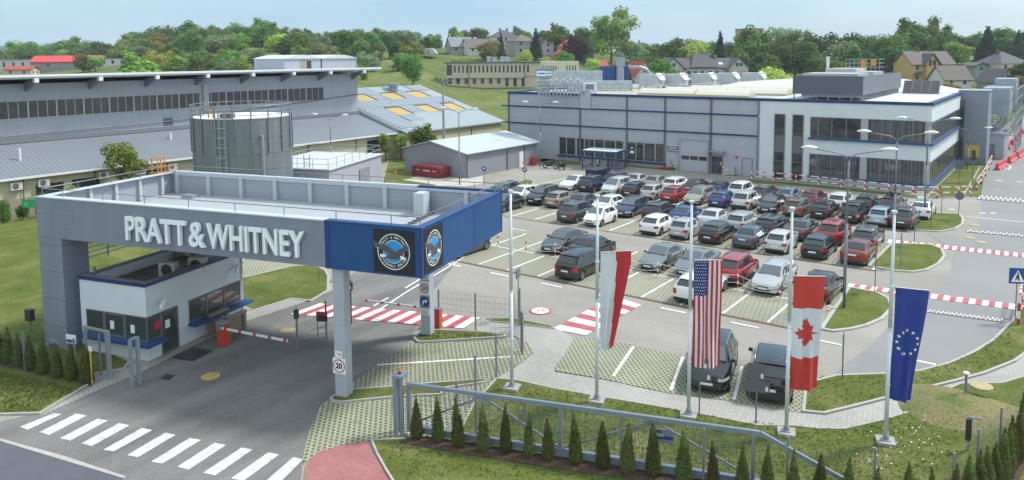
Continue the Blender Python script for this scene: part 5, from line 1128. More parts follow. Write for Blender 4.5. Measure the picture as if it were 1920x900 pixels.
    MB().box(-0.26, 0.26, -hl-0.02, -hl-0.004, pz, pz+0.11).build('number_plate', plate_m, root)
    MB().box(-0.26, 0.26, hl+0.015, hl+0.03, gc+0.2, gc+0.31).build('number_plate', plate_m, root)
    for sx_ in (-1, 1): MB().box(sx_*(W/2-0.05), sx_*(W/2+0.13), yc-0.33, yc-0.2, belt+0.0, belt+0.14).build('wing_mirror', PAINT['black'], root)
    for sx_ in (-1, 1):
        for wy in (wf, wrr):
            t_ = MB(); q = 20
            for xx, r in ((W/2-0.22, wr*0.97), (W/2-0.19, wr), (W/2-0.03, wr), (W/2-0.005, wr*0.93), (W/2-0.02, wr*0.66)):
                t_.v += [(sx_*xx, wy+r*cos(2*pi*i/q), wr+r*sin(2*pi*i/q)) for i in range(q)]
            for k2 in range(4):
                for i in range(q): t_.f.append((k2*q+i, k2*q+(i+1)%q, (k2+1)*q+(i+1)%q, (k2+1)*q+i)); t_.m.append(0)
            wh = t_.build('wheel', tyre_m, root)
            t_ = MB(); rr_ = wr*0.68; X = lambda x: sx_*(W/2-x)
            t_.add([(X(0.06), wy+rr_*cos(2*pi*i/q), wr+rr_*sin(2*pi*i/q)) for i in range(q)], [tuple(range(q))], 1)
            t_.add([(X(0.015), wy+rr_*cos(2*pi*i/q), wr+rr_*sin(2*pi*i/q)) for i in range(q)]+[(X(0.02), wy+rr_*.86*cos(2*pi*i/q), wr+rr_*.86*sin(2*pi*i/q)) for i in range(q)], [(i,(i+1)%q,q+(i+1)%q,q+i) for i in range(q)])
            for i in range(5):
                a = 2*pi*i/5+0.3; da = 0.2
                t_.add([(X(0.022), wy+rr_*.9*cos(a-da), wr+rr_*.9*sin(a-da)), (X(0.022), wy+rr_*.9*cos(a+da), wr+rr_*.9*sin(a+da)), (X(0.02), wy+rr_*.12*cos(a+0.9), wr+rr_*.12*sin(a+0.9)), (X(0.02), wy+rr_*.12*cos(a-0.9), wr+rr_*.12*sin(a-0.9))], [(0,1,2,3)])
            t_.build('rim', [rim_m, rim_d], wh)
    # door seams, handles, antenna
    s_ = MB()
    for yd in (yc-0.15, (yc+yt)/2+0.12, yt+0.55 if kind not in ('hatch','small','coupe') else yt+0.75):
        for sx_ in (-1, 1): s_.box(sx_*(W/2-0.012), sx_*(W/2+0.0025), yd-0.006, yd+0.006, gc+0.22, belt-0.08)
    for sx_ in (-1, 1): s_.box(sx_*(W/2-0.012), sx_*(W/2+0.004), (yc+yt)/2-0.1+0.12, (yc+yt)/2+0.1, belt-0.16, belt-0.13)
    s_.build('door_seams', plas, root)
    MB().tube([(0,yrr+0.12,H-0.04),(0,yrr-0.02,H+0.12)],0.008,4).build('antenna', plas, root)
    if kind in ('wagon','suv'):
        for sx_ in (-1, 1): MB().tube([(sx_*(wt-0.03),yrf-0.15,H-0.03),(sx_*(wt-0.03),yrf-0.3,H+0.035),(sx_*(wt-0.03),yrr+0.3,H+0.03),(sx_*(wt-0.03),yrr+0.15,H-0.05)],0.018,5).build('roof_rail', rim_m, root)
    if kind in ('hatch','small','suv','mpv','coupe','wagon'):
        MB().box(-wt*0.93, wt*0.93, yrr-0.16, yrr+0.03, prof[-1][1]-0.05, prof[-1][1]-0.015).build('rear_spoiler', PAINT['black'], root)
    return root
CARP = {}; used_p = set()
def place_car(kind, x, y, facing, colour, label, group, rz=0.0, rail=None, pale=False, rims=None, glassroof=False, tinted=None):
    if kind not in CARP: CARP[kind] = car_proto(kind)
    p = CARP[kind]; r = (0 if facing == 'away' else pi)+rz
    if kind in used_p: c = dup(p, (x,y,0.04), r)
    else: c = p; used_p.add(kind); KIDS(p); c.location = (x,y,0.04); c.rotation_euler = (0,0,r)
    tag(c, label=label, cat='car', group=group); m = PAINT[colour]
    for ch in c.children:
        base = ch.name.split('.')[0]
        if base in ('body','cabin','wing_mirror','rear_spoiler'):
            s0 = ch.material_slots[0]; s0.link = 'OBJECT'; s0.material = m
        if base == 'tail_light' and pale: s0 = ch.material_slots[0]; s0.link = 'OBJECT'; s0.material = lampr2
    if glassroof:
        H = SPEC[kind][2]; MB().box(-0.42,0.42,SPEC[kind][7]+0.35,SPEC[kind][6]-0.15,H-0.02,H+0.022).build('glass_roof', cglass, c)
    return c
bpy.context.view_layer.update()
def U(k): return -11.2-2.5*k
def half(kind): return SPEC[kind][0]/2
ROWS = dict(r3a=67.75, r3b=72.85, r2a=54.3, r2b=59.0, r1a=40.2, r1b=44.95)
def row(rowname, k, kind, colour, facing, label, dy=0.0, dx=0.0, **kw):
    g = {'r3a':'cars in the front line of the far parking row','r3b':'cars in the rear line of the far parking row','r2a':'cars in the front line of the middle parking row','r2b':'cars in the rear line of the middle parking row','r1a':'cars in the nearest parking row','r1b':'cars in the nearest parking row'}[rowname]
    return place_car(kind, U(k)+dx, ROWS[rowname]+half(kind)+dy, facing, colour, label, g, rz=random.uniform(-0.02,0.02), **kw)
random.seed(11)
A_, T_ = 'away', 'toward'
row('r3a', 12.7, 'sedan', 'white', T_, 'white sedan facing the camera, leftmost of the far row beside the grass island with signs')
row('r3a', 11.75, 'suv', 'darkblue', A_, 'dark blue crossover seen from behind, second from the left in the far row')
row('r3a', 10.65, 'mpv', 'offwhite', T_, 'silver white minivan facing the camera with dark grille, far row')
row('r3a', 9.7, 'hatch', 'black', A_, 'black hatchback right of the silver minivan facing the camera, far row')
row('r3a', 8.85, 'small', 'silver', A_, 'small silver hatchback left of the bright red hatchback in the far row')
row('r3a', 7.95, 'hatch', 'red', A_, 'bright red hatchback seen from behind in the far row')
row('r3a', 7.0, 'wagon', 'beige', T_, 'champagne estate car facing the camera between the red and the blue hatchback')
row('r3a', 6.0, 'hatch', 'blue', A_, 'bright blue hatchback seen from behind in the far row')
row('r3a', 5.1, 'suv', 'offwhite', A_, 'silver white crossover with red triangle lamps right of the blue hatchback')
row('r3a', 4.15, 'hatch', 'black', T_, 'black hatchback facing the camera in the far row, right of the silver crossover')
row('r3a', 3.2, 'wagon', 'brown', A_, 'brown grey estate seen from behind in the far row')
row('r3a', 2.3, 'hatch', 'black', A_, 'black hatchback directly right of the brown grey estate, far row', dy=0.3)
row('r3a', 1.3, 'mpv', 'black', A_, 'black minivan with pale tall lamps, left of the light blue small hatchback', pale=True)
row('r3a', 0.45, 'small', 'lightblue', A_, 'small light blue hatchback near the right end of the far row', dy=0.1)
row('r3a', -0.35, 'suv', 'darkgrey', A_, 'dark grey crossover at the right end of the front line of the far row', dx=-0.2)
row('r3b', 12.4, 'van', 'darkblue', A_, 'boxy dark blue van at the left end of the far rear line, beside the motorcycles', dy=-0.8)
row('r3b', 11.55, 'wagon', 'darkgrey', A_, 'dark grey estate behind the minivan, second in the far rear line', dy=-0.5)
row('r3b', 10.7, 'sedan', 'silver', A_, 'silver sedan in the far rear line, third from the left')
row('r3b', 9.8, 'sedan', 'beige', A_, 'grey beige sedan between the silver sedan and the white estate, far rear line')
row('r3b', 8.85, 'wagon', 'white', A_, 'white estate in the far rear line, left of a black sedan')
row('r3b', 7.95, 'sedan', 'black', A_, 'black sedan in the far rear line behind the champagne estate')
row('r3b', 6.9, 'hatch', 'darkblue', A_, 'dark blue hatchback in the far rear line behind the bright blue hatchback')
row('r3b', 6.0, 'mpv', 'white', A_, 'white rounded minivan in the far rear line')
row('r3b', 5.05, 'wagon', 'darkgrey', A_, 'dark grey estate in the far rear line, right of the white rounded minivan')
row('r3b', 4.15, 'sedan', 'skyblue', A_, 'steel blue sedan in the far rear line')
row('r3b', 3.2, 'hatch', 'darkred', A_, 'very dark maroon hatchback in the far rear line, right of the steel blue sedan')
row('r3b', 2.2, 'wagon', 'white', A_, 'white estate with dark rear window in the far rear line near the railing')
row('r3b', 1.3, 'wagon', 'black', A_, 'black estate with silver roof rails in the far rear line')
c_ = row('r3b', 0.45, 'suv', 'darkgrey', A_, 'dark grey off-roader with tall red lamps carrying a black roof box')
row('r3b', -0.5, 'coupe', 'white', A_, 'white coupe with dark sunroof at the right end of the far rear line', glassroof=True)
# roof box and its carrier bars
rb = empty('roof_box', (c_.location.x, c_.location.y+0.1, 1.76), 0, label='glossy black roof box strapped on the dark grey off-roader', cat='roof box')
b = MB(); n = 12
for i in range(n+1):
    t = i/n; y = -0.95+1.9*t; s_ = max(0.05, sin(pi*min(max(t,0.03),0.97))**0.4)
    for a in range(10): q = 2*pi*a/10; b.v.append((0.42*s_*cos(q), y, 0.2+0.2*s_*sin(q)))
for i in range(n):
    for a in range(10): b.f.append((i*10+a, i*10+(a+1)%10, (i+1)*10+(a+1)%10, (i+1)*10+a)); b.m.append(0)
b.f += [tuple(range(10)), tuple(range(n*10, n*10+10))[::-1]]; b.m += [0,0]
b.build('box_shell', PAINT['black'], rb, smooth=True); MB().box(-0.6,0.6,-0.5,-0.44,-0.04,0.02).box(-0.6,0.6,0.44,0.5,-0.04,0.02).build('carrier_bars', plas, rb)
# middle row
row('r2a', 12.4, 'hatch', 'black', T_, 'black hatchback facing the camera next to the blue end of the canopy', dy=-0.2)
row('r2a', 9.3, 'mpv', 'darkgrey', A_, 'dark grey compact minivan standing alone left of the white hatchback facing the camera')
row('r2a', 8.3, 'small', 'white', T_, 'white small hatchback facing the camera behind the second flag pole')
row('r2a', 6.15, 'hatch', 'white', A_, 'white hatchback seen from behind in the middle row')
row('r2a', 5.15, 'small', 'silver', A_, 'small silver hatchback in the middle row beside the third flag pole')
row('r2a', 4.15, 'hatch', 'black', A_, 'black hatchback with white plate in the middle row, left of the grey blue sedan')
row('r2a', 3.1, 'sedan', 'greyblue', A_, 'grey blue sedan in the middle row front line')
row('r2a', 2.15, 'small', 'offwhite', A_, 'small silver white hatchback with round corners in the middle row')
row('r2a', 1.1, 'hatch', 'black', A_, 'glossy black hatchback between the silver white hatchback and the dark red sedan')
row('r2a', 0.05, 'sedan', 'darkred', A_, 'dark red sedan at the right end of the middle row front line')
row('r2b', 14.1, 'wagon', 'darkgrey', T_, 'dark grey estate facing the camera, farthest left above the canopy edge', dy=0.2)
row('r2b', 13.0, 'hatch', 'white', T_, 'white hatchback facing the camera, between two dark cars above the canopy edge')
row('r2b', 12.0, 'suv', 'black', T_, 'black crossover facing the camera right of the first flag pole')
row('r2b', 11.1, 'small', 'beige', A_, 'small champagne hatchback seen from behind in the middle rear line')
row('r2b', 10.15, 'sedan', 'darkgrey', A_, 'dark grey sedan in the middle rear line behind the dark grey minivan')
row('r2b', 9.1, 'hatch', 'white', T_, 'white hatchback facing the camera in the middle rear line behind another white one')
row('r2b', 8.15, 'wagon', 'darkblue', T_, 'dark blue estate facing the camera in the middle rear line')
row('r2b', 7.0, 'wagon', 'black', A_, 'black estate with tall red lamps in the middle rear line')
row('r2b', 6.0, 'coupe', 'blue', A_, 'blue sloping-back crossover in the middle rear line')
row('r2b', 5.0, 'sedan', 'offwhite', A_, 'silver white sedan in the middle rear line')
row('r2b', 4.0, 'wagon', 'silver', A_, 'silver estate in the middle rear line')
row('r2b', 3.05, 'wagon', 'black', A_, 'black estate with roof rails in the middle rear line behind the grey blue sedan')
row('r2b', 2.1, 'sedan', 'darkgrey', A_, 'dark grey saloon with wide red lamps in the middle rear line')
row('r2b', 1.15, 'mpv', 'red', A_, 'red minivan with pale roof in the middle rear line')
row('r2b', 0.2, 'wagon', 'darkgrey', A_, 'dark grey estate at the right end of the middle rear line')
# nearest row
row('r1a', 5.7, 'mpv', 'black', A_, 'big black minivan with red lamps left of the red and white flag')
row('r1a', 2.4, 'wagon', 'white', A_, 'white estate half hidden by the striped flag')
row('r1a', 9.64, 'wagon', 'darkgrey', A_, 'dark car half hidden under the blue end of the canopy', dy=-0.45)
row('r1b', 7.5, 'sedan', 'darkgrey', T_, 'dark grey sedan facing the camera behind the chain of posts, left')
row('r1b', 6.4, 'sedan', 'black', A_, 'black sedan behind the big black minivan', dy=-0.4)
row('r1b', 4.3, 'sedan', 'grey', T_, 'grey sedan facing the camera right of the red and white flag')
row('r1b', 3.3, 'sedan', 'grey', T_, 'grey sedan facing the camera behind the white estate')
row('r1b', 2.2, 'suv', 'red', A_, 'red crossover seen from behind beside the striped flag')
row('r1b', 1.2, 'wagon', 'silver', T_, 'silver estate facing the camera left of the maple leaf flag', dy=-0.5)
row('r1b', 0.05, 'sedan', 'black', A_, 'black sedan behind the maple leaf flag by the lamp post', dy=-0.5)
k1 = place_car('suv', -12.3, 31.9, T_, 'black', 'black crossover facing the camera in the near bays behind the striped flag', 'cars in the near bays', rz=0.25)
k2 = place_car('suv', -9.85, 32.45, A_, 'black', 'black sloping-back crossover seen from behind in the near bays', 'cars in the near bays', rz=0.25)

from mathutils.geometry import tessellate_polygon
# ================================================================== street furniture
pole_w = mat('pole white', (0.62,0.67,0.70), 0.35); lampm = mat('lamp glass', (0.62,0.65,0.65), 0.3); post_g = mat('lamp post grey', (0.17,0.19,0.215), 0.45, metal=0.2)
def bez(a, b, n=6): return [tuple(Vector(a).lerp(Vector(b), i/n)) for i in range(n+1)]
def lamp_post(x, y, h, rz, label):
    o = empty('street_lamp', (x,y,0), rz, label=label, cat='street lamp', group='twin arm lamp posts')
    MB().tube([(0,0,0),(0,0,h*0.55)], 0.085, 8).tube([(0,0,h*0.55),(0,0,h-0.5)], 0.06, 8).build('pole', post_g, o, smooth=True)
    for s_ in (-1, 1):
        MB().tube([(0,0,h-0.55),(s_*0.12,0,h-0.3),(s_*0.42,0,h-0.12),(s_*1.2,0,h+0.02),(s_*1.75,0,h+0.12)], 0.035, 6).build('arm', post_g, o, smooth=True)
        b = MB(); n = 8
        for i in range(n+1):
            t = i/n; r = 0.21*sin(pi*min(max(t,0.04),0.96))**0.6
            for a in range(8): q = 2*pi*a/8; b.v.append((s_*(1.6+0.9*t), r*cos(q), h+0.15+0.02*t+(r*0.75*sin(q) if sin(q) > 0 else r*0.4*sin(q))))
        for i in range(n):
            for a in range(8): b.f.append((i*8+a, i*8+(a+1)%8, (i+1)*8+(a+1)%8, (i+1)*8+a)); b.m.append(0)
        b.f += [tuple(range(8)), tuple(range(n*8, n*8+8))[::-1]]; b.m += [0,0]
        b.build('lamp_head', lampm, o, smooth=True)
    return o
for (x, y), h, rz, lb in (((-9.65,44.75), 9.0, 0.35, 'nearest double lamp post, on the first grass island behind the maple leaf flag'), ((-9.1,56.11), 9.0, 0.35, 'double lamp post on the second grass island, behind the blue flag'),
    ((-9.55,73.49), 8.7, 0.35, 'double lamp post on the third grass island by the grey cabinet'), ((-55.4,81.57), 8.3, 0.3, 'double lamp post in front of the left end of the factory wall'),
    ((-54.8,64.5), 8.5, 0.2, 'double lamp post standing before the grey shed'), ((-69.55,58.6), 7.6, 0.3, 'double lamp post right of the round tank'), ((-12.21,127.74), 8.9, 0.4, 'double lamp post by the end of the white office wing')):
    if lb.endswith('wing'): y -= 0; lamp_post(-9.6, 108.0, 5.2, 0.1, lb)
    else: lamp_post(x, y, h, rz, lb)
# flag poles and flags
bark_d = mat('timber pole', (0.1,0.085,0.07), 0.9)
FD = Vector((RM[0][0], RM[1][0], 0)).normalized()      # flags blow to the right, across the view
FN = Vector((-FD.y, FD.x, 0))
poles = [((-18.76,25.38), 'white flagpole without a flag at the left end of the line of poles'), ((-15.17,26.45), 'white flagpole carrying the white and red flag'), ((-11.55,27.43), 'white flagpole carrying the stars and stripes flag'),
         ((-7.98,28.25), 'white flagpole carrying the maple leaf flag'), ((-4.81,29.69), 'white flagpole carrying the blue flag with a star circle')]
for (x, y), lb in poles:
    o = empty('flag_pole', (x,y,0), 0.3, label=lb, cat='flagpole', group='line of white flagpoles')
    MB().tube([(0,0,0.2),(0,0,4.4)], 0.075, 10).tube([(0,0,4.4),(0,0,8.72)], 0.075, 10, r2=0.045).build('shaft', pole_w, o, smooth=True)
    MB().cyl(0,0,8.72,8.8,0.1,12).build('finial', pole_w, o)
    MB().box(-0.32,0.32,-0.32,0.32,0.0,0.22).build('concrete_base', concrete, o)
    MB().box(-0.16,0.16,-0.16,0.16,0.22,0.25).cyl(0,0,0.25,0.4,0.11,10).build('base_plate', galv, o)
    for z in (2.3,4.4,6.0): MB().cyl(0,0,z,z+0.06,0.09,10).build('clamp_ring', pole_w, o)
def flag(base, name, label, z1, z0, w_, slant, sway, mats, cell, shapes, nu=26, nv=70, narrow=0.0, gap=0.14, ang=0.0, taper=None):
    """hanging flag: u 0..1 away from the pole, v 0..1 downwards. cell(u,v) -> material index"""
    D_ = Vector((FD.x*cos(ang)-FD.y*sin(ang), FD.x*sin(ang)+FD.y*cos(ang), 0)); Nn = Vector((-D_.y, D_.x, 0))
    B = Vector((base[0], base[1], 0))
    def pos(u, v, off=0.0):
        wv = w_*(1-narrow*v) if taper is None else w_*taper(u, v)
        amp = 0.02+0.085*min(1,v*1.6); f = sin(u*13+v*2.2+ang*7)*amp*0.75+sin(u*5.2-v*4)*amp*0.8+sin(u*21-v*3+ang)*amp*0.25
        x = gap+u*wv+sway*v**1.5; z = z1-(z1-z0)*v-slant*u*(1 if v < 2 else 1)-0.05*sin(u*3)*v
        p = B+D_*x+Nn*(f+off); return (p.x, p.y, z)
    b = MB()
    for j in range(nv+1):
        for i in range(nu+1): b.v.append(pos(i/nu, j/nv))
    for j in range(nv):
        for i in range(nu): b.f.append((j*(nu+1)+i, j*(nu+1)+i+1, (j+1)*(nu+1)+i+1, (j+1)*(nu+1)+i)); b.m.append(cell((i+0.5)/nu, (j+0.5)/nv))
    o = empty(name, (0,0,0), 0, label=label, cat='flag')
    b.build('cloth', mats, o, smooth=True)
    for nm, polys, m in shapes:
        s_ = MB()
        for poly in polys:
            tri = tessellate_polygon([[Vector((p[0], p[1], 0)) for p in poly]])
            for off in (-0.016, 0.016): s_.add([pos(p[0], p[1], off) for p in poly], [tuple(q) for q in tri])
        s_.build(nm, m, o)
    MB().tube([pos(0,0), pos(1,0)], 0.02, 5).build('top_rod', pole_w, o)
    t_ = MB()
    for v in (0.0,0.25,0.5,0.75): p = Vector(pos(0,v)); t_.tube([tuple(p), (B.x, B.y, p.z)], 0.012, 4)
    t_.build('ties', dark_m, o)
    return o
def cloth(n, c): return mat(n, c, 0.75, noise=(3.5, 0.07))
f_w = cloth('flag white', (0.62,0.66,0.70)); f_r = cloth('flag red', (0.48,0.03,0.035)); f_r2 = cloth('flag red bright', (0.52,0.05,0.04)); f_b = cloth('flag navy', (0.012,0.035,0.16)); f_eu = cloth('flag blue', (0.018,0.045,0.26))
f_y = cloth('flag star', (0.78,0.78,0.62))
def star(cx_, cy_, ru, rv, rot=0): return [(cx_+ru*(1 if i % 2 == 0 else 0.42)*sin(pi*i/5+rot), cy_-rv*(1 if i % 2 == 0 else 0.42)*cos(pi*i/5+rot)) for i in range(10)]
flag(poles[1][0], 'white_red_flag', 'long hanging flag, white by the pole and red outside', 6.44, 2.36, 1.24, -0.14, 0.0, [f_w, f_r], lambda u, v: 0 if u < 0.50+0.18*v else 1, [], ang=-0.25, taper=lambda u,v: 1-0.66*max(0,v-0.12))
def inpoly(x, y, P):
    c = False
    for i in range(len(P)):
        (x0,y0),(x1,y1) = P[i],P[i-1]
        if (y0 > y) != (y1 > y) and x < (x1-x0)*(y-y0)/(y1-y0)+x0: c = not c
    return c
ST = [star(0.05+0.08*c+(0.04 if r % 2 else 0), 0.021+0.029*r, 0.026, 0.0095) for r in range(11) for c in range(6 if r % 2 == 0 else 5)]
def us_cell(u, v):
    if v < 0.33 and u < 0.50: return 0 if any(abs(u-P_[0][0]) < 0.03 and inpoly(u, v, P_) for P_ in ST) else 2
    return 1 if int(u*13) % 2 == 0 else 0
flag(poles[2][0], 'striped_flag', 'long red and white striped flag with stars on a blue corner', 6.44, 2.14, 1.12, 0.0, 0.0, [f_w, f_r, f_b], us_cell, [], nu=104, nv=330, gap=0.12)
leaf = [(0,.5),(.08,.34),(.17,.38),(.13,.12),(.26,.24),(.30,.15),(.46,.18),(.40,.03),(.48,-.04),(.22,-.22),(.25,-.32),(.03,-.27),(.025,-.5)]
leaf = leaf+[(-a, b_) for a, b_ in leaf[:0:-1]]
lf = [(0.47-b_*0.80, 0.50-a*0.27) for a, b_ in leaf]
flag(poles[3][0], 'maple_leaf_flag', 'red white red flag with a red maple leaf turned sideways', 6.22, 1.88, 1.18, 0.03, -0.02, [f_r2, f_w], lambda u, v: 0 if (v < 0.285 or v > 0.715 or inpoly(u, v, lf)) else 1, [], nu=70, nv=200, narrow=0.12, gap=0.12)
flag(poles[4][0], 'blue_star_flag', 'plain blue flag with a circle of twelve white stars', 5.99, 1.82, 1.24, 0.14, -0.10, [f_eu], lambda u, v: 0, [('stars', [star(0.5+0.37*sin(2*pi*i/12), 0.48-0.105*cos(2*pi*i/12), 0.065, 0.018) for i in range(12)], f_y)], narrow=0.3, gap=0.14)

# striped posts with chains between the bays
chains = []
cp = [(-34.33,44.81),(-31.6,44.6),(-29.03,44.59),(-23.67,44.52),(-20.88,44.23),(-15.71,44.56),(-13.06,44.19),(-10.68,44.7)]
cpl = ['first striped chain post from the left, in empty bays','second striped chain post, right of the first flagpole','striped chain post beside the front of the dark grey sedan','striped chain post right of the red and white flag','striped chain post before the grey sedan','striped chain post between the red crossover and the silver estate','striped chain post right of the silver estate','striped chain post behind the maple leaf flag']
def striped_post(x, y, h, label, r=0.045, n=5, base=0.03, group=None):
    b = MB(); 
    for i in range(n): b.cyl(0,0,base+h*i/n,base+h*(i+1)/n,r,8, 0 if i % 2 == 0 else 1)
    o = b.build('striped_post', [rail_w, rail_r], loc=(x,y,0)); tag(o, label, 'post', group); return o
for (x, y), lb in zip(cp, cpl): striped_post(x, y, 1.05, lb, group='striped chain posts between bays')
clab = ['first sagging white chain pair from the left','second sagging white chain pair from the left','white chain pair behind the red and white flag','white chain pair before the two grey sedans','white chain pair crossing behind the striped flag','white chain pair at the front of the silver estate','white chain pair ending behind the maple leaf flag']
for i in range(len(cp)-1):
    b = MB(); a, c = Vector(cp[i]), Vector(cp[i+1])
    for z in (1.02, 0.55): b.tube([tuple((a+(c-a)*t).to_3d()+Vector((0,0,z-0.22*sin(pi*t)))) for t in [j/10 for j in range(11)]], 0.014, 4)
    tag(b.build('barrier_chain', rail_w), clab[i], 'chain', 'plastic chains between bays')

# red and white railings
def striped_rail(pts, h, posts, label, name='striped_railing', seg=0.35, group=None):
    o = empty(name, (0,0,0), 0, label=label, cat='railing', group=group); top = MB(); 
    for a, c in zip(pts, pts[1:]):
        a, c = Vector(a), Vector(c); n = max(2, int((c-a).length/seg))
        for z in (h, h*0.52):
            for i in range(n):
                p = a+(c-a)*i/n; q = a+(c-a)*(i+1)/n; top.beam((*p,z),(*q,z),0.085,0.085, 1 if i % 3 == 0 else 0)
    top.build('rails', [rail_w, rail_r], o)
    for p in posts:
        b = MB()
        for i in range(4): b.cyl(p[0],p[1],0.0+h*i/4,h*(i+1)/4,0.075,8,i % 2)
        b.build('post', [rail_r, rail_w], o)
    return o
rp_ = [(-28.67,85.15),(-26.29,85.43),(-23.81,85.38),(-21.43,85.33),(-19.0,84.98),(-16.62,84.67),(-14.29,84.41),(-12.06,84.15),(-10.02,85.19),(-8.3,86.36),(-7.4,88.02)]
striped_rail(rp_, 1.15, rp_, 'long red and white tube railing in front of the office wing')
r2_ = [(-7.27,92.52),(-7.23,97.39),(-7.31,103.63),(-7.43,109.58),(-7.57,115.61)]
striped_rail(r2_, 1.15, r2_, 'short red and white railing along the right road kerb')
striped_rail([(-1.53,47.15),(-1.53,48.85),(-1.53,51.02)], 1.7, [(-1.53,47.15),(-1.53,48.85),(-1.53,51.02)], 'red and white railing beside the pedestrian sign at the right edge', seg=0.3)
for (x, y), lb in (((-35.48,88.78),'short striped bollard left of the glazed factory door'),((-33.09,87.84),'short striped bollard right of the glazed factory door'),((-31.85,85.77),'taller striped bollard on the small turf patch'),((-39.12,87.93),'striped bollard left of the roller gate')):
    striped_post(x, y, 1.0, lb, r=0.07, n=5, group='bollards at the factory doors')
# water filled red barriers on the right road
rbm = mat('barrier red', (0.48,0.07,0.085), 0.55)
for k, (x, y, rz, lb) in enumerate(((-6.35,112.6,1.48,'nearest red plastic road barrier'),(-5.6,120.5,1.5,'second red plastic road barrier, standing nearer the lane'),(-5.0,126.8,1.5,'third red plastic road barrier, right of the cabin'),(-6.9,137,1.6,'fourth red plastic road barrier, first of the far line'),(-6.75,144,1.6,'red plastic road barrier, second of the far line'),(-6.6,151,1.6,'red plastic road barrier, third of the far line'),(-6.45,158,1.6,'red plastic road barrier, fourth of the far line'),(-6.3,165,1.6,'farthest red plastic road barrier'))):
    o = empty('road_barrier', (x,y,0.02), rz, label=lb, cat='road barrier', group='red plastic road barriers'); L2 = 2.9
    MB().wall([(-0.45,0),(0.45,0),(0.3,0.22),(0.16,0.4),(0.16,0.85),(-0.16,0.85),(-0.16,0.4),(-0.3,0.22)],'x',-L2,L2).build('body', rbm, o)
    MB().box(-L2*0.6,-L2*0.3,-0.46,0.46,0.0,0.1).build('fork_slot', dark_m, o); MB().box(L2*0.3,L2*0.6,-0.46,0.46,0.0,0.1).build('fork_slot', dark_m, o)

# sign posts and small signs
def sign_post(x, y, h, label, plates=(), r=0.03, name='sign_post', rz=0.3, m=None):
    o = empty(name, (x,y,0), rz, label=label, cat='sign post'); MB().tube([(0,0,0),(0,0,h)], r, 8).build('pole', m or post_g, o)
    for nm, fn, ms in plates:
        b = MB(); fn(b); b.build(nm, ms, o)
    return o
Pn = lambda u, v, d: (u, -0.035-d, v)
def rect(z0, z1, w_, y=0.035): return lambda b: b.box(-w_, w_, y, y+0.02, z0, z1)
def back(zs): return lambda b: [b.box(u0,u1,-0.045,-0.03,z0,z1,0) for (u0,u1,z0,z1) in zs]+[b.box(u1-0.16,u1-0.06,-0.05,-0.045,z0+0.08,z0+0.26,1) for (u0,u1,z0,z1) in zs]
sbk = [mat('sign back grey', (0.12,0.13,0.145), 0.5), sign_w]
sign_post(*(-11.24,27.76), 2.65, 'grey sign back with two plates in front of the left black crossover', [('plate_backs', back([(-0.3,0.32,2.0,2.45),(-0.5,0.45,1.55,1.97)]), sbk)])
sign_post(*(-9.2,28.45), 2.65, 'grey sign back with two plates in front of the right black crossover', [('plate_backs', back([(-0.36,0.3,1.85,2.5),(-0.5,0.48,1.35,1.8)]), sbk)])
for (x, y), h, lb in (((-7.43,34.61),2.25,'slim grey post with side-on plate on the lawn right of the maple leaf flag'),((-8.83,48.88),2.4,'slim post with side-on plate at the tip of the first island'),((-8.54,55.7),2.4,'slim post with side-on plate at the second island left edge'),((-8.75,62.74),2.3,'slim post with side-on plate at the top of the second island'),((-8.56,69.71),2.4,'slim post at the left edge of the third island'),((-8.65,76.82),2.3,'slim post on the top edge of the third island'),((-23.7,32.71),2.9,'slim dark sign post near the fence corner behind the first flagpole')):
    sign_post(x, y, h, lb, [('plate_edge', lambda b, h=h: b.box(-0.03,0.03,-0.25,0.25,h-0.55,h-0.02), post_g)], rz=0.2)
sign_post(*(-7.12,74.9), 2.4, 'round dark sign back on a post at the tip of the third island', [('sign_back', lambda b: b.cyl(0,0,0,0.02,0.36,18).move(lambda x,y,z:(x,-0.04-z,2.15+y)), sbk[0])])
def ped(b):
    b.box(-0.42,0.42,-0.05,-0.03,2.1,2.95,0); b.add([Pn(-0.33,2.2,0.02),Pn(0.33,2.2,0.02),Pn(0,2.85,0.02)],[(0,1,2)],1)
    b.add([Pn(-0.03,2.62,0.025),Pn(0.04,2.62,0.025),Pn(0.10,2.28,0.025),Pn(0.03,2.28,0.025),Pn(0.0,2.42,0.025),Pn(-0.08,2.28,0.025),Pn(-0.13,2.28,0.025)],[tuple(range(7))],2); disc(b, Pn, 0, 2.68, 0.045, 0.025, 2, 10)
sign_post(*(-1.71,47.91), 2.95, 'blue square pedestrian crossing sign at the right edge', [('sign_plate', ped, [sign_b, sign_w, black_t])], rz=0.45)
def bluedisc(z, m2=None): 
    def f(b): b.cyl(0,0,0,0.02,0.28,18).move(lambda x,y,z_:(x,-0.035-z_,z+y)); b.add([Pn(u,z+v,0.025) for u,v in ((-0.12,-0.14),(-0.05,-0.14),(-0.02,0.02),(0.08,-0.05),(0.14,0.14),(-0.06,0.12))],[tuple(range(6))],1)
    return f
sign_post(*(-52.06,65.5), 2.2, 'round blue arrow sign on a post by the paved apron, left one', [('sign_disc', bluedisc(1.95), [sign_b, sign_w])])
def yt(b): b.add([Pn(-0.33,2.75,0),Pn(0.33,2.75,0),Pn(0,2.18,0),Pn(-0.33,2.75,0.02),Pn(0.33,2.75,0.02),Pn(0,2.18,0.02)],[(0,1,2),(5,4,3),(0,3,4,1),(1,4,5,2),(2,5,3,0)])
sign_post(*(-48.3,68.03), 2.8, 'yellow triangle above a blue disc on the small island, right post', [('yield_plate', yt, orange_m), ('sign_disc', bluedisc(1.85), [sign_b, sign_w])])
sign_post(*(-38.06,30.79), 2.4, 'plain thin post on the turf island behind the guard house')
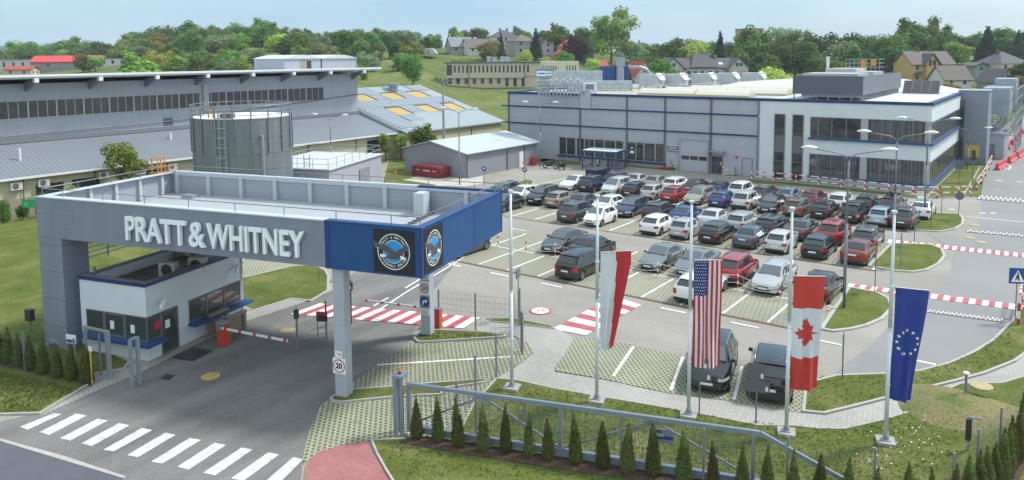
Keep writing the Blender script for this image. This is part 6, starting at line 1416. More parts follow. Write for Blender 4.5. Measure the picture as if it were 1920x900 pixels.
def pk(b):
    b.box(-0.22,0.22,-0.05,-0.03,2.2,2.75,0); b.box(-0.25,0.25,-0.05,-0.03,1.8,2.12,1); txt_on(b, Pn, 'P', 0.4, 0, 2.48, 0.02, 1, 1, 0.01)
sign_post(*(-45.21,87.76), 2.75, 'small blue parking sign over a white plate right of the bike shelter', [('sign_plates', pk, [sign_b, sign_w])])
sign_post(-9.3, 96.5, 3.0, 'grey square sign back with dark signal on the turf beside the office wing', [('sign_back', lambda b: b.box(-0.45,0.45,-0.05,-0.03,1.6,2.6), sbk[0])])
tl_ = empty('traffic_light', (-8.1,97.5,0), 0.2, label='dark traffic signal on a pole on the turf strip by the right road', cat='traffic light')
MB().tube([(0,0,0),(0,0,3.9)],0.05,8).build('pole', post_g, tl_); MB().box(-0.18,0.18,-0.16,0.16,2.6,3.7).box(-0.32,0.32,-0.1,0.1,2.7,2.85).build('signal_head', dark_m, tl_)
gsn = empty('green_sign', (-74.6,28.3, 0), 0.9, label='small green assembly point sign at the left edge by the annex', cat='sign')
MB().tube([(0,0,0),(0,0,2.1)],0.03,6).build('pole', post_g, gsn); MB().box(-0.55,0.55,-0.06,-0.03,1.2,1.95).build('sign_plate', mat('green sign', (0.01,0.34,0.12), 0.5), gsn)
b = MB(); b.beam((-0.35,-0.07,1.35),(-0.1,-0.07,1.65),0.06,0.01).beam((-0.1,-0.07,1.35),(-0.35,-0.07,1.65),0.06,0.01); b.build('white_symbol', sign_w, gsn)
cb = empty('electric_cabinet', (-9.98,74.8, 0), 0.1, label='white and grey electrical cabinet on the third grass island', cat='cabinet')
MB().box(-0.35,0.35,-0.25,0.25,0.2,1.75).build('housing', mat('cabinet white', (0.55,0.6,0.62), 0.5), cb); MB().box(-0.38,0.38,-0.28,0.28,0,0.2).build('plinth', concrete, cb); MB().box(-0.75,-0.4,-0.2,0.2,0,1.2).build('side_box', galv_d, cb)

# barrier arms, signal posts and turnstile at the gate
def barrier(x, y, rz, label, ln=4.6, tip=True):
    o = empty('barrier_gate', (x,y,0), rz, label=label, cat='barrier'); MB().wall([(-0.22,0.05),(0.22,0.05),(0.22,1.02),(-0.22,1.05)],'y',-0.18,0.18).build('cabinet', mat('barrier orange red', (0.50,0.06,0.025), 0.45), o)
    MB().box(-0.24,0.24,-0.2,0.2,1.03,1.1).build('lid', galv, o); MB().cyl(0,0,0,0.1,0.16,14).move(lambda a,b_,c:(a,-0.18-c,0.9+b_)).build('hub', galv_d, o)
    b = MB(); n = 9
    for i in range(n): b.box(0.1+ln*i/n, 0.1+ln*(i+1)/n, -0.26, -0.2, 0.85, 0.95, 0); (i % 2 == 0) and b.box(0.1+ln*(i+.5)/n, 0.1+ln*(i+.5)/n+0.16, -0.264, -0.196, 0.846, 0.954, 1)
    b.build('arm', [rail_w, rail_r], o); return o
ex, ey, _ = wpos(8.25, 3.3, 0)
bq = barrier(ex, ey, 0.20, 'orange red barrier cabinet with lowered white arm by the guard house', 3.8); bq.scale = (1.12,1.12,1.12)
ox, oy = -26.57,29.28
barrier(ox, oy, pi+0.26, 'red barrier cabinet beside the rear canopy column with arm across the striped crossing', 4.6)
ts = empty('turnstile', wpos(7.35, 4.6, 0.08), CR, label='bronze coloured pedestrian turnstile between the guard house wall and the barrier cabinet', cat='turnstile')
brn = mat('bronze steel', (0.26,0.215,0.165), 0.5, metal=0.3)
for x0 in (-0.6, 0.6):
    MB().box(x0-0.11,x0+0.11,-0.65,-0.45,0,0.98).box(x0-0.11,x0+0.11,0.45,0.65,0,0.98).box(x0-0.13,x0+0.13,-0.68,0.68,0.98,1.1).box(x0-0.02,x0+0.02,-0.45,0.45,0.2,0.9).build('pedestal', brn, ts)
for x0, d_ in ((-0.5,1),(0.5,-1)):
    for ya, zb_ in ((0.25,0.75),(-0.25,0.8),(0.0,0.5)): MB().tube([(x0,0,0.85),(x0+d_*0.4,ya,zb_)],0.022,6).build('tripod_arm', chrome, ts)
for (x, y), z, lb, col in (((-30.71,26.95),2.45,'black signal post with red lamp near the striped crossing',1),((-30.04,22.86),2.2,'grey post with black intercom box before the canopy column',0)):
    o = empty('signal_post', (x,y,0), 0.26, label=lb, cat='signal post'); MB().tube([(0,0,0),(0,0,z)],0.04,8).build('pole', dark_m if col else galv_d, o)
    MB().box(-0.1,0.1,-0.1,0.08,z-0.55,z-0.12).build('box', dark_m, o)
    if col: MB().cyl(0,0,0,0.03,0.10,14).move(lambda a,b_,c:(a,-0.12-c,z-0.38+b_)).build('red_lamp', mat('red lamp', (0.6,0.02,0.02), 0.3, em=((1,0.05,0.03),1.2)), o)
ib = empty('info_board', (-30.03,24.41, 0), 0.45, label='small red topped dark board between the lanes under the canopy', cat='sign')
MB().tube([(-0.25,0,0),(-0.25,0,1.5)],0.025,6).build('pole', galv_d, ib); MB().tube([(0.25,0,0),(0.25,0,1.5)],0.025,6).build('pole', galv_d, ib); MB().box(-0.29,0.29,-0.03,0.03,1.05,1.55).build('board', dark_m, ib); MB().box(-0.29,0.29,-0.045,-0.031,1.38,1.55).build('red_strip', red_m, ib)

# ------------------------------------------------------------------ mesh fences
wire = mat('fence wire', (0.14,0.16,0.165), 0.5, metal=0.2)
def mesh_fence(pts, h, label, name='mesh_fence', step=2.5, wires=6, vert=0.25, base=0.0, posts=None, fine=True):
    o = empty(name, (0,0,0), 0, label=label, cat='fence'); w_ = MB(); P = [Vector(p) for p in pts]
    for a, c in zip(P, P[1:]):
        for i in range(wires+1): z = base+0.08+(h-0.12)*i/wires; w_.beam((*a,z),(*c,z),0.007,0.007)
        n = max(1, int((c-a).length/vert))
        for i in range(n): p = a+(c-a)*i/n; w_.beam((*p,base+0.05),(*p,base+h-0.03),0.004,0.004)
    w_.build('mesh_panels', wire, o)
    for a, c in zip(P, P[1:]):
        n = max(1, round((c-a).length/step))
        for i in range(n+(1 if c == P[-1] else 0)): p = a+(c-a)*i/n; MB().box(p.x-0.035,p.x+0.035,p.y-0.035,p.y+0.035,0,base+h+0.08).build('post', galv_d, o)
    return o
mesh_fence([(-18.3,21.19),(-19.27,23.52),(-19.99,25.89),(-20.7,28.9)], 2.0, 'wire mesh fence climbing from the sliding gate to the first flagpole', step=2.2)
mesh_fence([(-20.9,29.08),(-22.85,31.05),(-23.06,31.96)], 2.0, 'short wire mesh fence panel behind the first flagpole', step=2.4)
mesh_fence([(-26.5,29.33),(-24.5,29.97),(-22.69,30.6)], 2.0, 'wire mesh fence from the rear canopy column towards the first flagpole', step=2.4)
mesh_fence([(-17.15,20.95),(-15.3,21.51),(-13.61,22.0),(-11.91,22.47),(-9.23,23.23),(-6.79,24.27),(-4.35,25.15),(-2.31,26.24),(-1.84,28.41),(-1.34,30.68),(-0.74,33.92),(0.29,39.41)], 1.95, 'long wire mesh fence behind the hedge curving up the right side', step=2.5)
mesh_fence([(-30.04,22.86),(-30.22,24.82),(-30.3,25.88)], 1.9, 'short mesh fence between the entry and exit lanes', step=2.0)
mesh_fence([(-60,8),(-41,12.9),(-35.3,14.82),(-35.02,15.78)], 1.9, 'wire mesh fence behind the left hedge in front of the canopy leg', step=2.6)
# left gate frame and latch posts
gf = empty('pedestrian_gate', (0,0,0), 0, label='galvanised gate frame standing before the guard house', cat='gate')
a = Vector((-35.79,15.53)); c = Vector((-34.17,15.76))
MB().beam((*a,0),(*a,2.25),0.12,0.12).build('post', galv, gf); MB().beam((*c,0),(*c,2.3),0.2,0.16).build('post', galv, gf); MB().beam((*a,2.2),(*c,2.25),0.1,0.1).build('top_beam', galv, gf)
lp_ = empty('gate_catch_posts', (0,0,0), 0, label='pair of galvanised gate catch posts at the kerb by the guard house', cat='gate post')
a = Vector((-32.62,15.98)); c = Vector((-32.57,16.28))
MB().beam((*a,0),(*a,2.15),0.13,0.13).build('post', galv, lp_); MB().beam((*c,0),(*c,2.2),0.16,0.13).build('post', galv, lp_); MB().beam((*a,2.15),(*c,2.2),0.09,0.09).build('link_bar', galv, lp_)
yp = empty('yellow_marker', (-34.3,15.05, 0), 0, label='thin yellow marker post at the end of the left hedge', cat='post'); MB().tube([(0,0,0),(0,0,1.7)],0.03,6).build('stake', mat('marker yellow', (0.6,0.45,0.05), 0.5), yp); MB().box(-0.12,0.12,-0.02,0.02,1.55,1.75).build('white_cap', sign_w, yp)
for (x, y), lb, m1, z0 in (((-37.32,15.17),'grey security company plate on the fence left of the guard house', galv, 1.1),((-36.67,15.64),'white and blue plate on the fence left of the guard house', sign_w, 1.3)):
    o = empty('fence_plate', (x,y-0.35,z0), 0.3, label=lb, cat='sign'); MB().box(-0.3,0.3,-0.02,0.0,0,0.42).build('plate', m1, o); MB().box(-0.26,0.26,-0.028,-0.02,0.05,0.19).build('lettering_band', sign_b, o)
sg = sign_post(*(-42.28,15.75), 1.6, 'small black box on a post on the lawn behind the left hedge', [('meter_box', lambda b: b.box(-0.2,0.2,-0.15,0.1,1.1,1.7), dark_m)])

# ------------------------------------------------------------------ sliding gate
sgx = Vector((-19.97,19.84)); sge = Vector((-7.6,23.95)); dirg = (sge-sgx).normalized(); ag = atan2(dirg.y, dirg.x); Lg = (sge-sgx).length
sl_g = empty('sliding_gate', (sgx.x, sgx.y, 0), ag, label='long galvanised sliding cantilever gate with diagonal braces behind the thuja hedge', cat='gate')
gm = mat('gate galvanised', (0.21,0.26,0.325), 0.38, metal=0.3, noise=(2,0.12)); GT = 2.12; GE = Lg+3.6
MB().box(0.3,Lg,-0.06,0.06,GT-0.14,GT).beam((Lg,0,GT-0.07),(GE,0,0.42),0.11,0.14).build('top_beam', gm, sl_g)
MB().box(0.3,GE,-0.08,0.08,0.22,0.46).build('bottom_beam', gm, sl_g)
for x in (0.35, 3.35, 6.3, 9.6, Lg-0.2): MB().box(x-0.06,x+0.06,-0.05,0.05,0.46,GT-0.14).build('upright', gm, sl_g)
for x0, x1, z0, z1 in ((0.45,3.25,0.5,GT-0.2),(3.45,6.2,GT-0.2,0.5),(6.4,9.5,0.5,GT-0.2),(9.7,Lg-0.3,GT-0.2,0.5)): MB().beam((x0,0,z0),(x1,0,z1),0.05,0.07).build('brace', gm, sl_g)
b = MB()
n = int(Lg/0.12)
for i in range(n): x = 0.45+i*0.12; b.beam((x,0.0,0.46),(x,0.0,GT-0.14),0.008,0.008)
for i in range(8): b.beam((0.4,0,0.55+i*0.19),(Lg-0.2,0,0.55+i*0.19),0.01,0.01)
b.build('mesh_infill', wire, sl_g)
gp = empty('gate_post', (sgx.x, sgx.y, 0), ag, label='galvanised guide post with amber flashing lamp at the left end of the sliding gate', cat='gate post')
MB().box(-0.2,-0.05,-0.22,-0.1,0,2.4).box(-0.2,-0.05,0.1,0.22,0,2.4).box(-0.22,0.25,-0.24,0.24,2.32,2.42).box(0.08,0.2,-0.2,-0.1,0,2.35).build('frame', gm, gp)
MB().cyl(0,0,2.42,2.52,0.06,10).build('lamp_base', dark_m, gp); MB().cyl(0,0,2.52,2.68,0.08,12,r2=0.05).build('amber_lamp', mat('amber', (0.55,0.2,0.04), 0.3), gp)
np_ = empty('security_notice', (0,0,0), 0, label='grey security notice with a white shield on the fence behind the hedge', cat='sign')
px_, py_ = -10.77,23.54
o = MB().box(-0.42,0.42,-0.02,0.0,0,0.5).build('plate', mat('notice grey', (0.25,0.28,0.34), 0.5), np_); o.location = (px_, py_-0.3, 1.05); o.rotation_euler = (0,0,ag)
b = MB(); b.box(-0.40,0.4,-0.026,-0.02,0.14,0.27,0); b.add([(u,-0.032,v) for u,v in ((-0.34,0.3),(-0.3,0.42),(-0.14,0.46),(0.02,0.42),(0.06,0.3),(-0.02,0.14),(-0.14,0.05),(-0.26,0.14))],[tuple(range(8))],1); b.box(-0.36,0.08,-0.038,-0.034,0.24,0.34,2)
vs, fs = text_mesh('JUWENTUS', 0.085, 0.002, 0.9, 0.002); b.add([(-0.14+x,-0.042-z,0.29+y) for x,y,z in vs], fs, 0)
b2 = b.build('shield', [sign_b, mat('shield line', (0.05,0.07,0.12),0.5), sign_w], o)

# ------------------------------------------------------------------ bike shelter, bikes and motorcycles
bs_ = empty('bike_shelter', (0,0,0), 0, label='blue steel bike shelter with pale roof in front of the ribbon window', cat='shelter')
q1, q2, q3, q4 = Vector((-49.6,82.6)), Vector((-45.0,83.0)), Vector((-45.3,86.0)), Vector((-49.8,85.4))
for q in (q1,q2,q3,q4, (q3+q4)/2): MB().box(q.x-0.06,q.x+0.06,q.y-0.06,q.y+0.06,0,2.4).build('post', blue_c, bs_)
b = MB()
for p, q in ((q1,q2),(q2,q3),(q3,q4),(q4,q1)): b.beam((*p,2.35),(*q,2.35),0.12,0.18)
for p, q in ((q2,q3),(q4,q1)): b.beam((*p,0.3),(*q,0.3),0.08,0.1)
b.build('frame', blue_c, bs_); MB().prism([tuple(q) for q in (q1,q2,q3,q4)], 2.45, 2.5).build('roof', mat('shelter roof', (0.62,0.68,0.68), 0.4), bs_)
def wheel_ring(b, x, z, r, t, n=16, mi=0): b.tube([(x+r*cos(2*pi*i/n), 0, z+r*sin(2*pi*i/n)) for i in range(n+1)], t, 5, mi)
def bicycle(x, y, rz, label):
    o = empty('bicycle', (x,y,0.02), rz, label=label, cat='bicycle', group='bicycles in the shelter'); 
    for wx in (-0.5,0.52): b = MB(); wheel_ring(b, wx, 0.34, 0.33, 0.02); b.build('wheel', tyre_m, o)
    b = MB(); 
    for p, q in (((-0.5,0,0.34),(0.0,0,0.3)),((0,0,0.3),(-0.15,0,0.85)),((0,0,0.3),(0.38,0,0.8)),((-0.15,0,0.78),(0.36,0,0.85)),((-0.5,0,0.34),(-0.15,0,0.78)),((0.52,0,0.34),(0.36,0,0.95))): b.tube([p,q],0.018,5)
    b.build('frame', dark_m, o); MB().tube([(0.36,-0.28,0.98),(0.33,0,0.96),(0.36,0.28,0.98)],0.016,5).build('handlebar', dark_m, o); MB().box(-0.28,-0.02,-0.07,0.07,0.86,0.92).build('saddle', plas, o)
bicycle(-46.9,84.3,1.9,'black bicycle in the middle of the blue shelter'); bicycle(-46.4,84.5,1.8,'second bicycle, right of the motor scooter in the shelter'); bicycle(-45.6,84.8,1.5,'bicycle at the right end of the shelter')
def motorcycle(x, y, rz, label, col):
    o = empty('motorcycle', (x,y,0.02), rz, label=label, cat='motorcycle')
    for wx in (-0.7,0.72): b = MB(); wheel_ring(b, wx, 0.31, 0.26, 0.065); b.build('wheel', tyre_m, o)
    MB().wall([(-0.95,0.75),(-0.3,0.62),(0.1,0.7),(0.45,0.95),(0.5,0.75),(0.25,0.35),(-0.35,0.3),(-0.6,0.5),(-0.95,0.66)],'y',-0.16,0.16).build('body', col, o)
    MB().wall([(-0.9,0.78),(-0.2,0.74),(0.0,0.84),(-0.9,0.9)],'y',-0.15,0.15).build('seat', plas, o)
    b = MB(); b.tube([(0.72,0,0.31),(0.48,0,0.98)],0.04,6); b.build('fork', galv_d, o); MB().tube([(0.45,-0.36,1.1),(0.48,0,1.0),(0.45,0.36,1.1)],0.022,5).build('handlebar', plas, o)
    MB().wall([(0.5,0.9),(0.68,0.8),(0.6,1.25),(0.5,1.1)],'y',-0.15,0.15).build('fairing', col, o)
motorcycle(-48.1,84.0,-1.2,'motor scooter with white top box under the blue shelter', mat('bike silver', (0.3,0.32,0.34), 0.3)); motorcycle(-53.2,80.6,0.2,'black motorcycle parked behind the boxy dark blue van', mat('bike black', (0.02,0.02,0.022), 0.3)); motorcycle(-51.6,80.8,2.6,'second black motorcycle with red lamp beside the first one', MATS['bike black'])
pj = empty('pallet_truck', (-39.64,88.12, 0), 0.3, label='red pallet truck left of the roller gate', cat='pallet truck'); MB().beam((-2.6,0,0.15),(-0.3,0,0.35),0.5,0.12).build('forks', red_m, pj); MB().tube([(0,0,0.2),(-0.3,0,1.2)],0.04,6).build('tow_bar', dark_m, pj); MB().box(-0.2,0.3,-0.3,0.3,0.05,0.3).build('base', dark_m, pj)
fh = empty('fire_hydrant_cabinet', (-56.66,81.91, 0), 0.2, label='small red fire cabinet at the corner of the grey shed', cat='cabinet'); MB().box(-0.35,0.35,-0.2,0.2,0.1,1.1).build('housing', red_m, fh); MB().box(-0.3,0.3,-0.22,-0.2,0.2,1.0).build('door', redw, fh)
hy = empty('hydrant', (-64.13,63.65, 0), 0, label='small orange hydrant on the turf left of the red skip', cat='hydrant'); MB().cyl(0,0,0,0.75,0.13,10).cyl(0,0,0.75,0.85,0.18,10).build('barrel', orange_m, hy)
ml_ = empty('bollard_light', (-2.78,34.91, 0.6), 0, label='short grey bollard light on the grassy mound', cat='light'); MB().tube([(0,0,0),(0,0,0.8)],0.05,8).build('stem', galv_d, ml_); MB().cyl(0,0,0.8,0.87,0.12,12).build('cap', sign_w, ml_)
sw = empty('swing_gate_latch', (0,0,0), 0, label='grey latch frame on the right fence beside the hedge', cat='gate'); a = Vector((-2.29,30.8))
MB().beam((*a,0),(*a,1.4),0.06,0.06).beam((*a,1.35),(a.x+0.35,a.y+0.1,1.35),0.05,0.05).build('frame', galv, sw); MB().box(a.x-0.1,a.x+0.08,a.y-0.1,a.y+0.08,0.5,1.3).build('lock_box', dark_m, sw)
# utility pole behind the shed
up = empty('utility_pole', (-73.0,82.5,0), 0, label='tall concrete utility pole with crossarm behind the grey shed', cat='utility pole')
MB().tube([(0,0,0),(0,0,11.2)],0.2,8,r2=0.13).build('pole', concrete, up); MB().beam((-1.3,0,11.0),(1.3,0,11.0),0.14,0.14).box(-0.3,0.3,-0.2,0.2,10.4,10.9).build('crossarm', galv_d, up)
b = MB()
for x in (-1.2,-0.4,0.4,1.2): b.cyl(x,0,11.05,11.4,0.06,6)
b.build('insulators', dark_m, up)
for k, (x, y, h, lb) in enumerate(((-97.19,139.54,7.5,'first timber pole before the beige office building, near the factory corner'),(-97.46,145.55,7.0,'second timber pole with crossarm near the lettered roof box'),(-121.52,202.33,9.5,'slim pale concrete pole on the slope left of the blue extractor'),(-130.56,220.51,11.5,'taller grey pole on the slope below the round tree'))):
    up = empty('utility_pole', (x,y,ground_z(x,y)), 0.5, label=lb, cat='utility pole'); MB().tube([(0,0,-0.2),(0,0,h)],0.17,7,r2=0.11).build('pole', concrete if k > 1 else bark_d, up); MB().beam((-1.1,0,h-0.5),(1.1,0,h-0.5),0.12,0.12).build('crossarm', galv_d, up)
# two people walking on the right road
skin = mat('skin', (0.45,0.28,0.2), 0.6)
def person(x, y, rz, label, top, legs):
    o = empty('person', (x,y,0.02), rz, label=label, cat='person')
    me = bpy.data.meshes.new('body'); V_ = [(0,0,0.98),(0,0,1.25),(0,0,1.45),(0,0.01,1.56),(0,0.02,1.68),(0.2,0,1.43),(0.26,-0.03,1.15),(0.25,0.12,0.92),(-0.2,0,1.43),(-0.26,0.03,1.15),(-0.25,-0.1,0.92),(0.1,0.02,0.93),(0.11,0.14,0.5),(0.11,0.12,0.06),(0.11,0.26,0.04),(-0.1,-0.02,0.93),(-0.11,-0.12,0.5),(-0.11,-0.26,0.08),(-0.11,-0.14,0.04)]
    E_ = [(0,1),(1,2),(2,3),(3,4),(2,5),(5,6),(6,7),(2,8),(8,9),(9,10),(0,11),(11,12),(12,13),(13,14),(0,15),(15,16),(16,17),(17,18)]
    me.from_pydata(V_, E_, []); ob = bpy.data.objects.new('body', me); COL.objects.link(ob); ob.parent = o
    m_ = ob.modifiers.new('skin', 'SKIN'); rad = [.15,.14,.17,.06,.1,.07,.055,.04,.07,.055,.04,.1,.075,.045,.04,.1,.075,.045,.04]
    for i, r in enumerate(rad): me.skin_vertices[0].data[i].radius = (r, r*0.8)
    me.skin_vertices[0].data[0].use_root = True; ob.modifiers.new('sub', 'SUBSURF').levels = 1
    me.materials.append(top)
    return o
person(-8.8,146,0.1,'person in dark clothes walking away at the far right, left of the pair', mat('dark clothes', (0.03,0.03,0.04), 0.9), None)
person(-8.0,147,0.1,'person in black coat walking at the far right, right of the pair', mat('black coat', (0.015,0.015,0.018), 0.9), None)

WOOD = [(-183.31,120.67,8.8,0.81,3,4),(-180.31,128.88,8.7,0.96,0,3),(-165.41,127.93,5.5,0.9,0,1),(-158.7,139.47,8.3,1.02,0,4),(-192.89,118.89,6.2,1.11,0,2),(-205.21,138.42,7.9,1.13,0,2),(-195.33,145.84,6.5,0.86,1,1),(-172.29,135.92,7.6,1.04,0,4),(-168.7,145.85,7.2,0.97,1,2),(-221.89,127.76,5.6,1.1,3,3),(-234.1,140.55,7.5,0.82,0,1),(-229.51,148.91,8.1,0.98,1,3),(-204.24,146.51,7.6,0.81,1,3),(-193.78,149.45,7.6,0.9,0,3),(-187.84,153.84,6.6,1.05,0,2),(-189.81,164.06,5.8,1.12,2,4),(-188.39,172.75,6.4,0.85,3,1),(-268.74,139.18,6.7,1.14,0,2),(-251.16,137.05,6.9,0.93,0,1),(-252.55,144.6,8.7,1.14,2,2),(-244.62,152.44,7.2,0.94,1,1),(-235.99,155.47,8.9,1.1,3,1),(-230.64,162.83,7.4,0.82,2,3),(-217.46,168.46,5.6,1,1,3),(-219.63,181.15,8.9,1.13,3,3),(-201.11,175.21,7.2,1.04,1,3),(-204.48,191.74,8.3,1.03,1,3),(-195.49,198.69,8.5,1.14,3,1),(-281.5,142.92,7,0.98,2,0),(-276.37,153.36,8.5,1.15,1,4),(-278.64,160.15,6.1,1.02,3,2),(-269.08,163.75,5.7,0.91,0,1),(-254.82,165.95,7.1,1.01,1,4),(-246.44,173.44,5.5,1.1,1,3),(-246.7,186.68,8.9,0.91,2,0),(-238.14,187.72,6.5,0.95,1,2),(-230.51,197.2,6,1,2,1),(-227.95,208.77,9.6,0.93,3,1),(-222.1,211.54,9.5,0.95,2,1),(-203.98,212.26,8,1.01,1,2),(-316.82,167.18,8.6,0.99,0,3),(-294.34,166.61,8.9,1.01,1,1),(-305.76,183.4,11.9,0.94,1,1),(-280.65,179.32,11.7,1.09,0,3),(-278.87,187.67,11.5,0.86,1,2),(-280.62,199.96,10.4,0.99,1,0),(-272.64,201.18,8.4,1.13,0,4),(-257.58,203.22,9.8,0.84,1,1),(-254.44,211.04,8.5,1.05,0,3),(-237.33,210.77,11.6,0.87,0,0),(-237.78,224.65,9.3,0.84,2,0),(-230.12,229.2,8.4,0.97,3,0),(-223.13,235.3,8.6,1,1,2),(-345.09,172.04,9.3,1.08,2,2),(-346.87,181.07,9.3,1.14,3,3),(-322.87,178.26,9,0.82,0,6),(-319.99,184.85,10.2,0.8,1,0),(-325.51,201.74,9.9,0.83,1,5),(-303.06,196.48,9.7,0.99,1,1),(-309.23,211.59,11,1.11,0,5),(-298.47,217.52,8.3,0.97,0,5),(-274.88,215.97,9.3,1.06,3,1),(-272.32,220.33,9,1.12,0,3),(-270.73,235.78,9.6,0.86,0,5),(-264.7,239.97,10.9,0.8,1,1),(-259.3,247.13,8.2,1.13,2,2),(-238.69,246.13,8.4,1.04,1,0),(-235.36,256.33,7.7,0.91,1,5),(-374.65,195.83,10.6,1.09,1,1),(-374.31,205.04,11.2,1.08,1,6),(-348.25,199.64,8.8,1.04,1,6),(-338.98,204.47,10.5,0.82,0,6),(-337.9,214,10,0.88,2,0),(-328.11,221.36,8.1,1.05,2,1),(-324.87,228.74,11.2,1.08,1,3),(-311.97,231.87,8.8,0.95,1,1),(-312.35,250.04,7.4,0.84,2,0),(-293.65,248.39,9,0.97,0,1),(-284.39,254.4,9.2,1,0,1),(-285.05,264.6,9.6,1.02,0,0),(-265.66,260.74,10.2,0.86,0,0),(-268.6,275.7,8.9,1.04,1,5),(-254.54,283.21,6.1,0.98,0,0),(-487.07,138.92,9.4,0.98,0,1),(-489.17,148.13,10,0.99,2,0),(-473.55,154.16,11.1,0.9,2,1),(-460.9,155.25,10.6,0.91,3,3),(-452.88,166.73,8.3,1.11,0,1),(-460.36,178.02,10.7,0.98,0,5),(-434.63,179.09,10.4,1.03,1,0),(-441.71,189.13,8.9,0.94,3,2),(-432.6,193.98,11.2,1.11,1,1),(-413.64,196.51,10.6,1.02,0,0),(-400.01,204.11,10.5,0.95,3,3),(-400.22,213.02,9.4,1.01,1,0),(-380.65,217.23,8.5,0.95,2,1),(-373.38,220.05,9.5,1.13,0,6),(-374.88,231.37,8.9,1.12,1,3),(-369.32,240.74,9.7,0.87,0,0),(-348.06,238.38,10.8,1.06,0,5),(-350.36,257.86,10.6,0.93,2,0),(-329.34,255.2,8.8,0.89,3,0),(-325.14,266.34,7.5,1.04,1,1),(-327.98,279.05,8.3,0.81,3,1),(-317.81,287.61,8.9,0.85,1,3),(-301.86,288.71,8.4,0.94,0,1),(-282.82,285.46,9,1.03,0,1),(-282.18,292.12,10.1,1.1,0,3),(-275.47,302.46,7.7,1.08,0,2),(-542.7,148.99,17,0.82,2,0),(-544.21,160.14,17,1.13,1,0),(-528.71,167.52,17,0.86,0,0),(-508.87,172,17,0.88,3,0),(-507.65,179.55,17,0.81,1,3),(-481.16,182.44,16.4,0.95,1,1),(-492.86,198.49,14.5,0.89,1,1),(-467.93,195.74,12.5,1.07,0,1),(-471.12,205.34,14.9,0.87,1,1),(-465.59,213.6,12.3,0.85,2,5),(-457.16,222.54,11.4,0.86,0,0),(-431.01,222.29,16.6,1.07,1,2),(-429.26,231.07,16.2,0.9,3,0),(-417.51,236.17,15.5,1.14,1,5),(-411.32,245.77,16.6,1.06,2,0),(-400.69,250.97,12.3,1.07,0,0),(-390.32,259.28,12.2,1.08,1,0),(-385.97,268.08,14.1,0.95,0,1),(-365.77,265.99,12,1.05,2,1),(-368.33,288.72,9.5,1.01,1,1),(-354.43,289.85,8.7,0.83,0,3),(-349.26,298.8,10.9,0.96,1,1),(-327.43,290.61,12.4,0.81,2,5),(-316.72,301.85,12,0.89,1,2),(-321.7,318.06,11.8,1.09,1,1),(-303.71,319.51,9.5,1.01,0,1),(-301.57,336.77,6.9,1,2,1),(-573.22,162.58,17,1.04,1,0),(-574.48,171.15,17,0.84,0,3),(-562.3,178.24,17,1.05,0,0),(-552.03,185.2,17,0.91,3,5),(-542.06,191.02,17,0.84,3,1),(-523.45,196.3,17,0.98,0,2),(-518.48,206.11,15.7,0.91,0,1),(-510.3,211.89,14.4,0.95,0,3),(-499.58,217.89,15.3,1.04,1,1),(-494.82,226.71,13.2,0.89,0,3),(-483.92,233.62,11.6,1.03,2,1),(-480.61,243.44,15.6,0.87,1,0),(-472.21,251.46,17,1.13,1,0),(-462.42,256.39,17,1.1,0,1),(-433.69,256.06,15.9,1.02,1,1),(-428.05,266.49,14.5,0.91,1,0),(-422.61,272.77,12,0.82,1,0),(-408,274.64,15.3,0.84,3,3),(-400.41,285.78,17,1.03,2,1),(-391.29,295.38,12.9,0.93,0,5),(-383.12,299.09,11.4,1.03,0,0),(-373.28,310.32,10.1,1.14,1,5),(-361.84,313.64,12.3,1.03,0,3),(-353.39,319.33,14.5,0.85,3,0),(-357.83,338.32,15.5,0.9,1,1),(-332.2,336.82,12.3,0.85,3,0),(-333.07,349.25,10.7,1.15,0,5),(-315.14,346.73,9.4,1.02,1,1)]

# ================================================================== vegetation
LEAF = [mat_leaf('leaf dark green',(0.084,0.163,0.033)), mat_leaf('leaf mid green',(0.122,0.22,0.041)), mat_leaf('leaf light green',(0.203,0.305,0.061)), mat_leaf('leaf grey green',(0.196,0.268,0.124)),
        mat_leaf('leaf yellow green',(0.348,0.442,0.085)), mat_leaf('leaf deep green',(0.057,0.12,0.031)), mat_leaf('leaf olive',(0.217,0.203,0.046)), mat_leaf('conifer needles',(0.041,0.08,0.042)), mat_leaf('copper leaves',(0.08,0.055,0.046)), mat_leaf('thuja foliage',(0.115,0.145,0.04), 0.45), mat_leaf('browned thuja foliage',(0.13,0.135,0.045), 0.45)]
bark = mat('bark', (0.09,0.07,0.055), 0.95, noise=(3,0.3))
def leaf_cards(rng, blobs, n, size, flat=0.0, mb=None):
    """leaf-sized faces scattered through ellipsoid blobs (cx,cy,cz,rx,ry,rz)"""
    m = mb or MB(); tot = sum(b[3]*b[4]+b[3]*b[5] for b in blobs)
    for b in blobs:
        k = int(n*(b[3]*b[4]+b[3]*b[5])/tot)
        for _ in range(k):
            while True:
                u = Vector((rng.uniform(-1,1), rng.uniform(-1,1), rng.uniform(-1,1)))
                if 0.05 < u.length <= 1: break
            r = u.length; u = u.normalized()*((0.5+0.72*r**1.4) if b[3] < 0.9 and not flat else (0.6+0.42*r))
            c = Vector((b[0]+u.x*b[3], b[1]+u.y*b[4], b[2]+u.z*b[5]))
            nrm = (u+Vector((rng.uniform(-1,1), rng.uniform(-1,1), rng.uniform(-0.6,1)))*0.8).normalized()
            a = nrm.orthogonal().normalized(); a.rotate(Matrix.Rotation(rng.uniform(0,6.28), 3, nrm)); t = nrm.cross(a)
            s_ = size*rng.uniform(0.6,1.35)
            m.add([tuple(c+a*s_), tuple(c+t*s_*0.75), tuple(c-a*s_*0.9), tuple(c-t*s_*0.7)], [(0,1,2,3)])
    return m
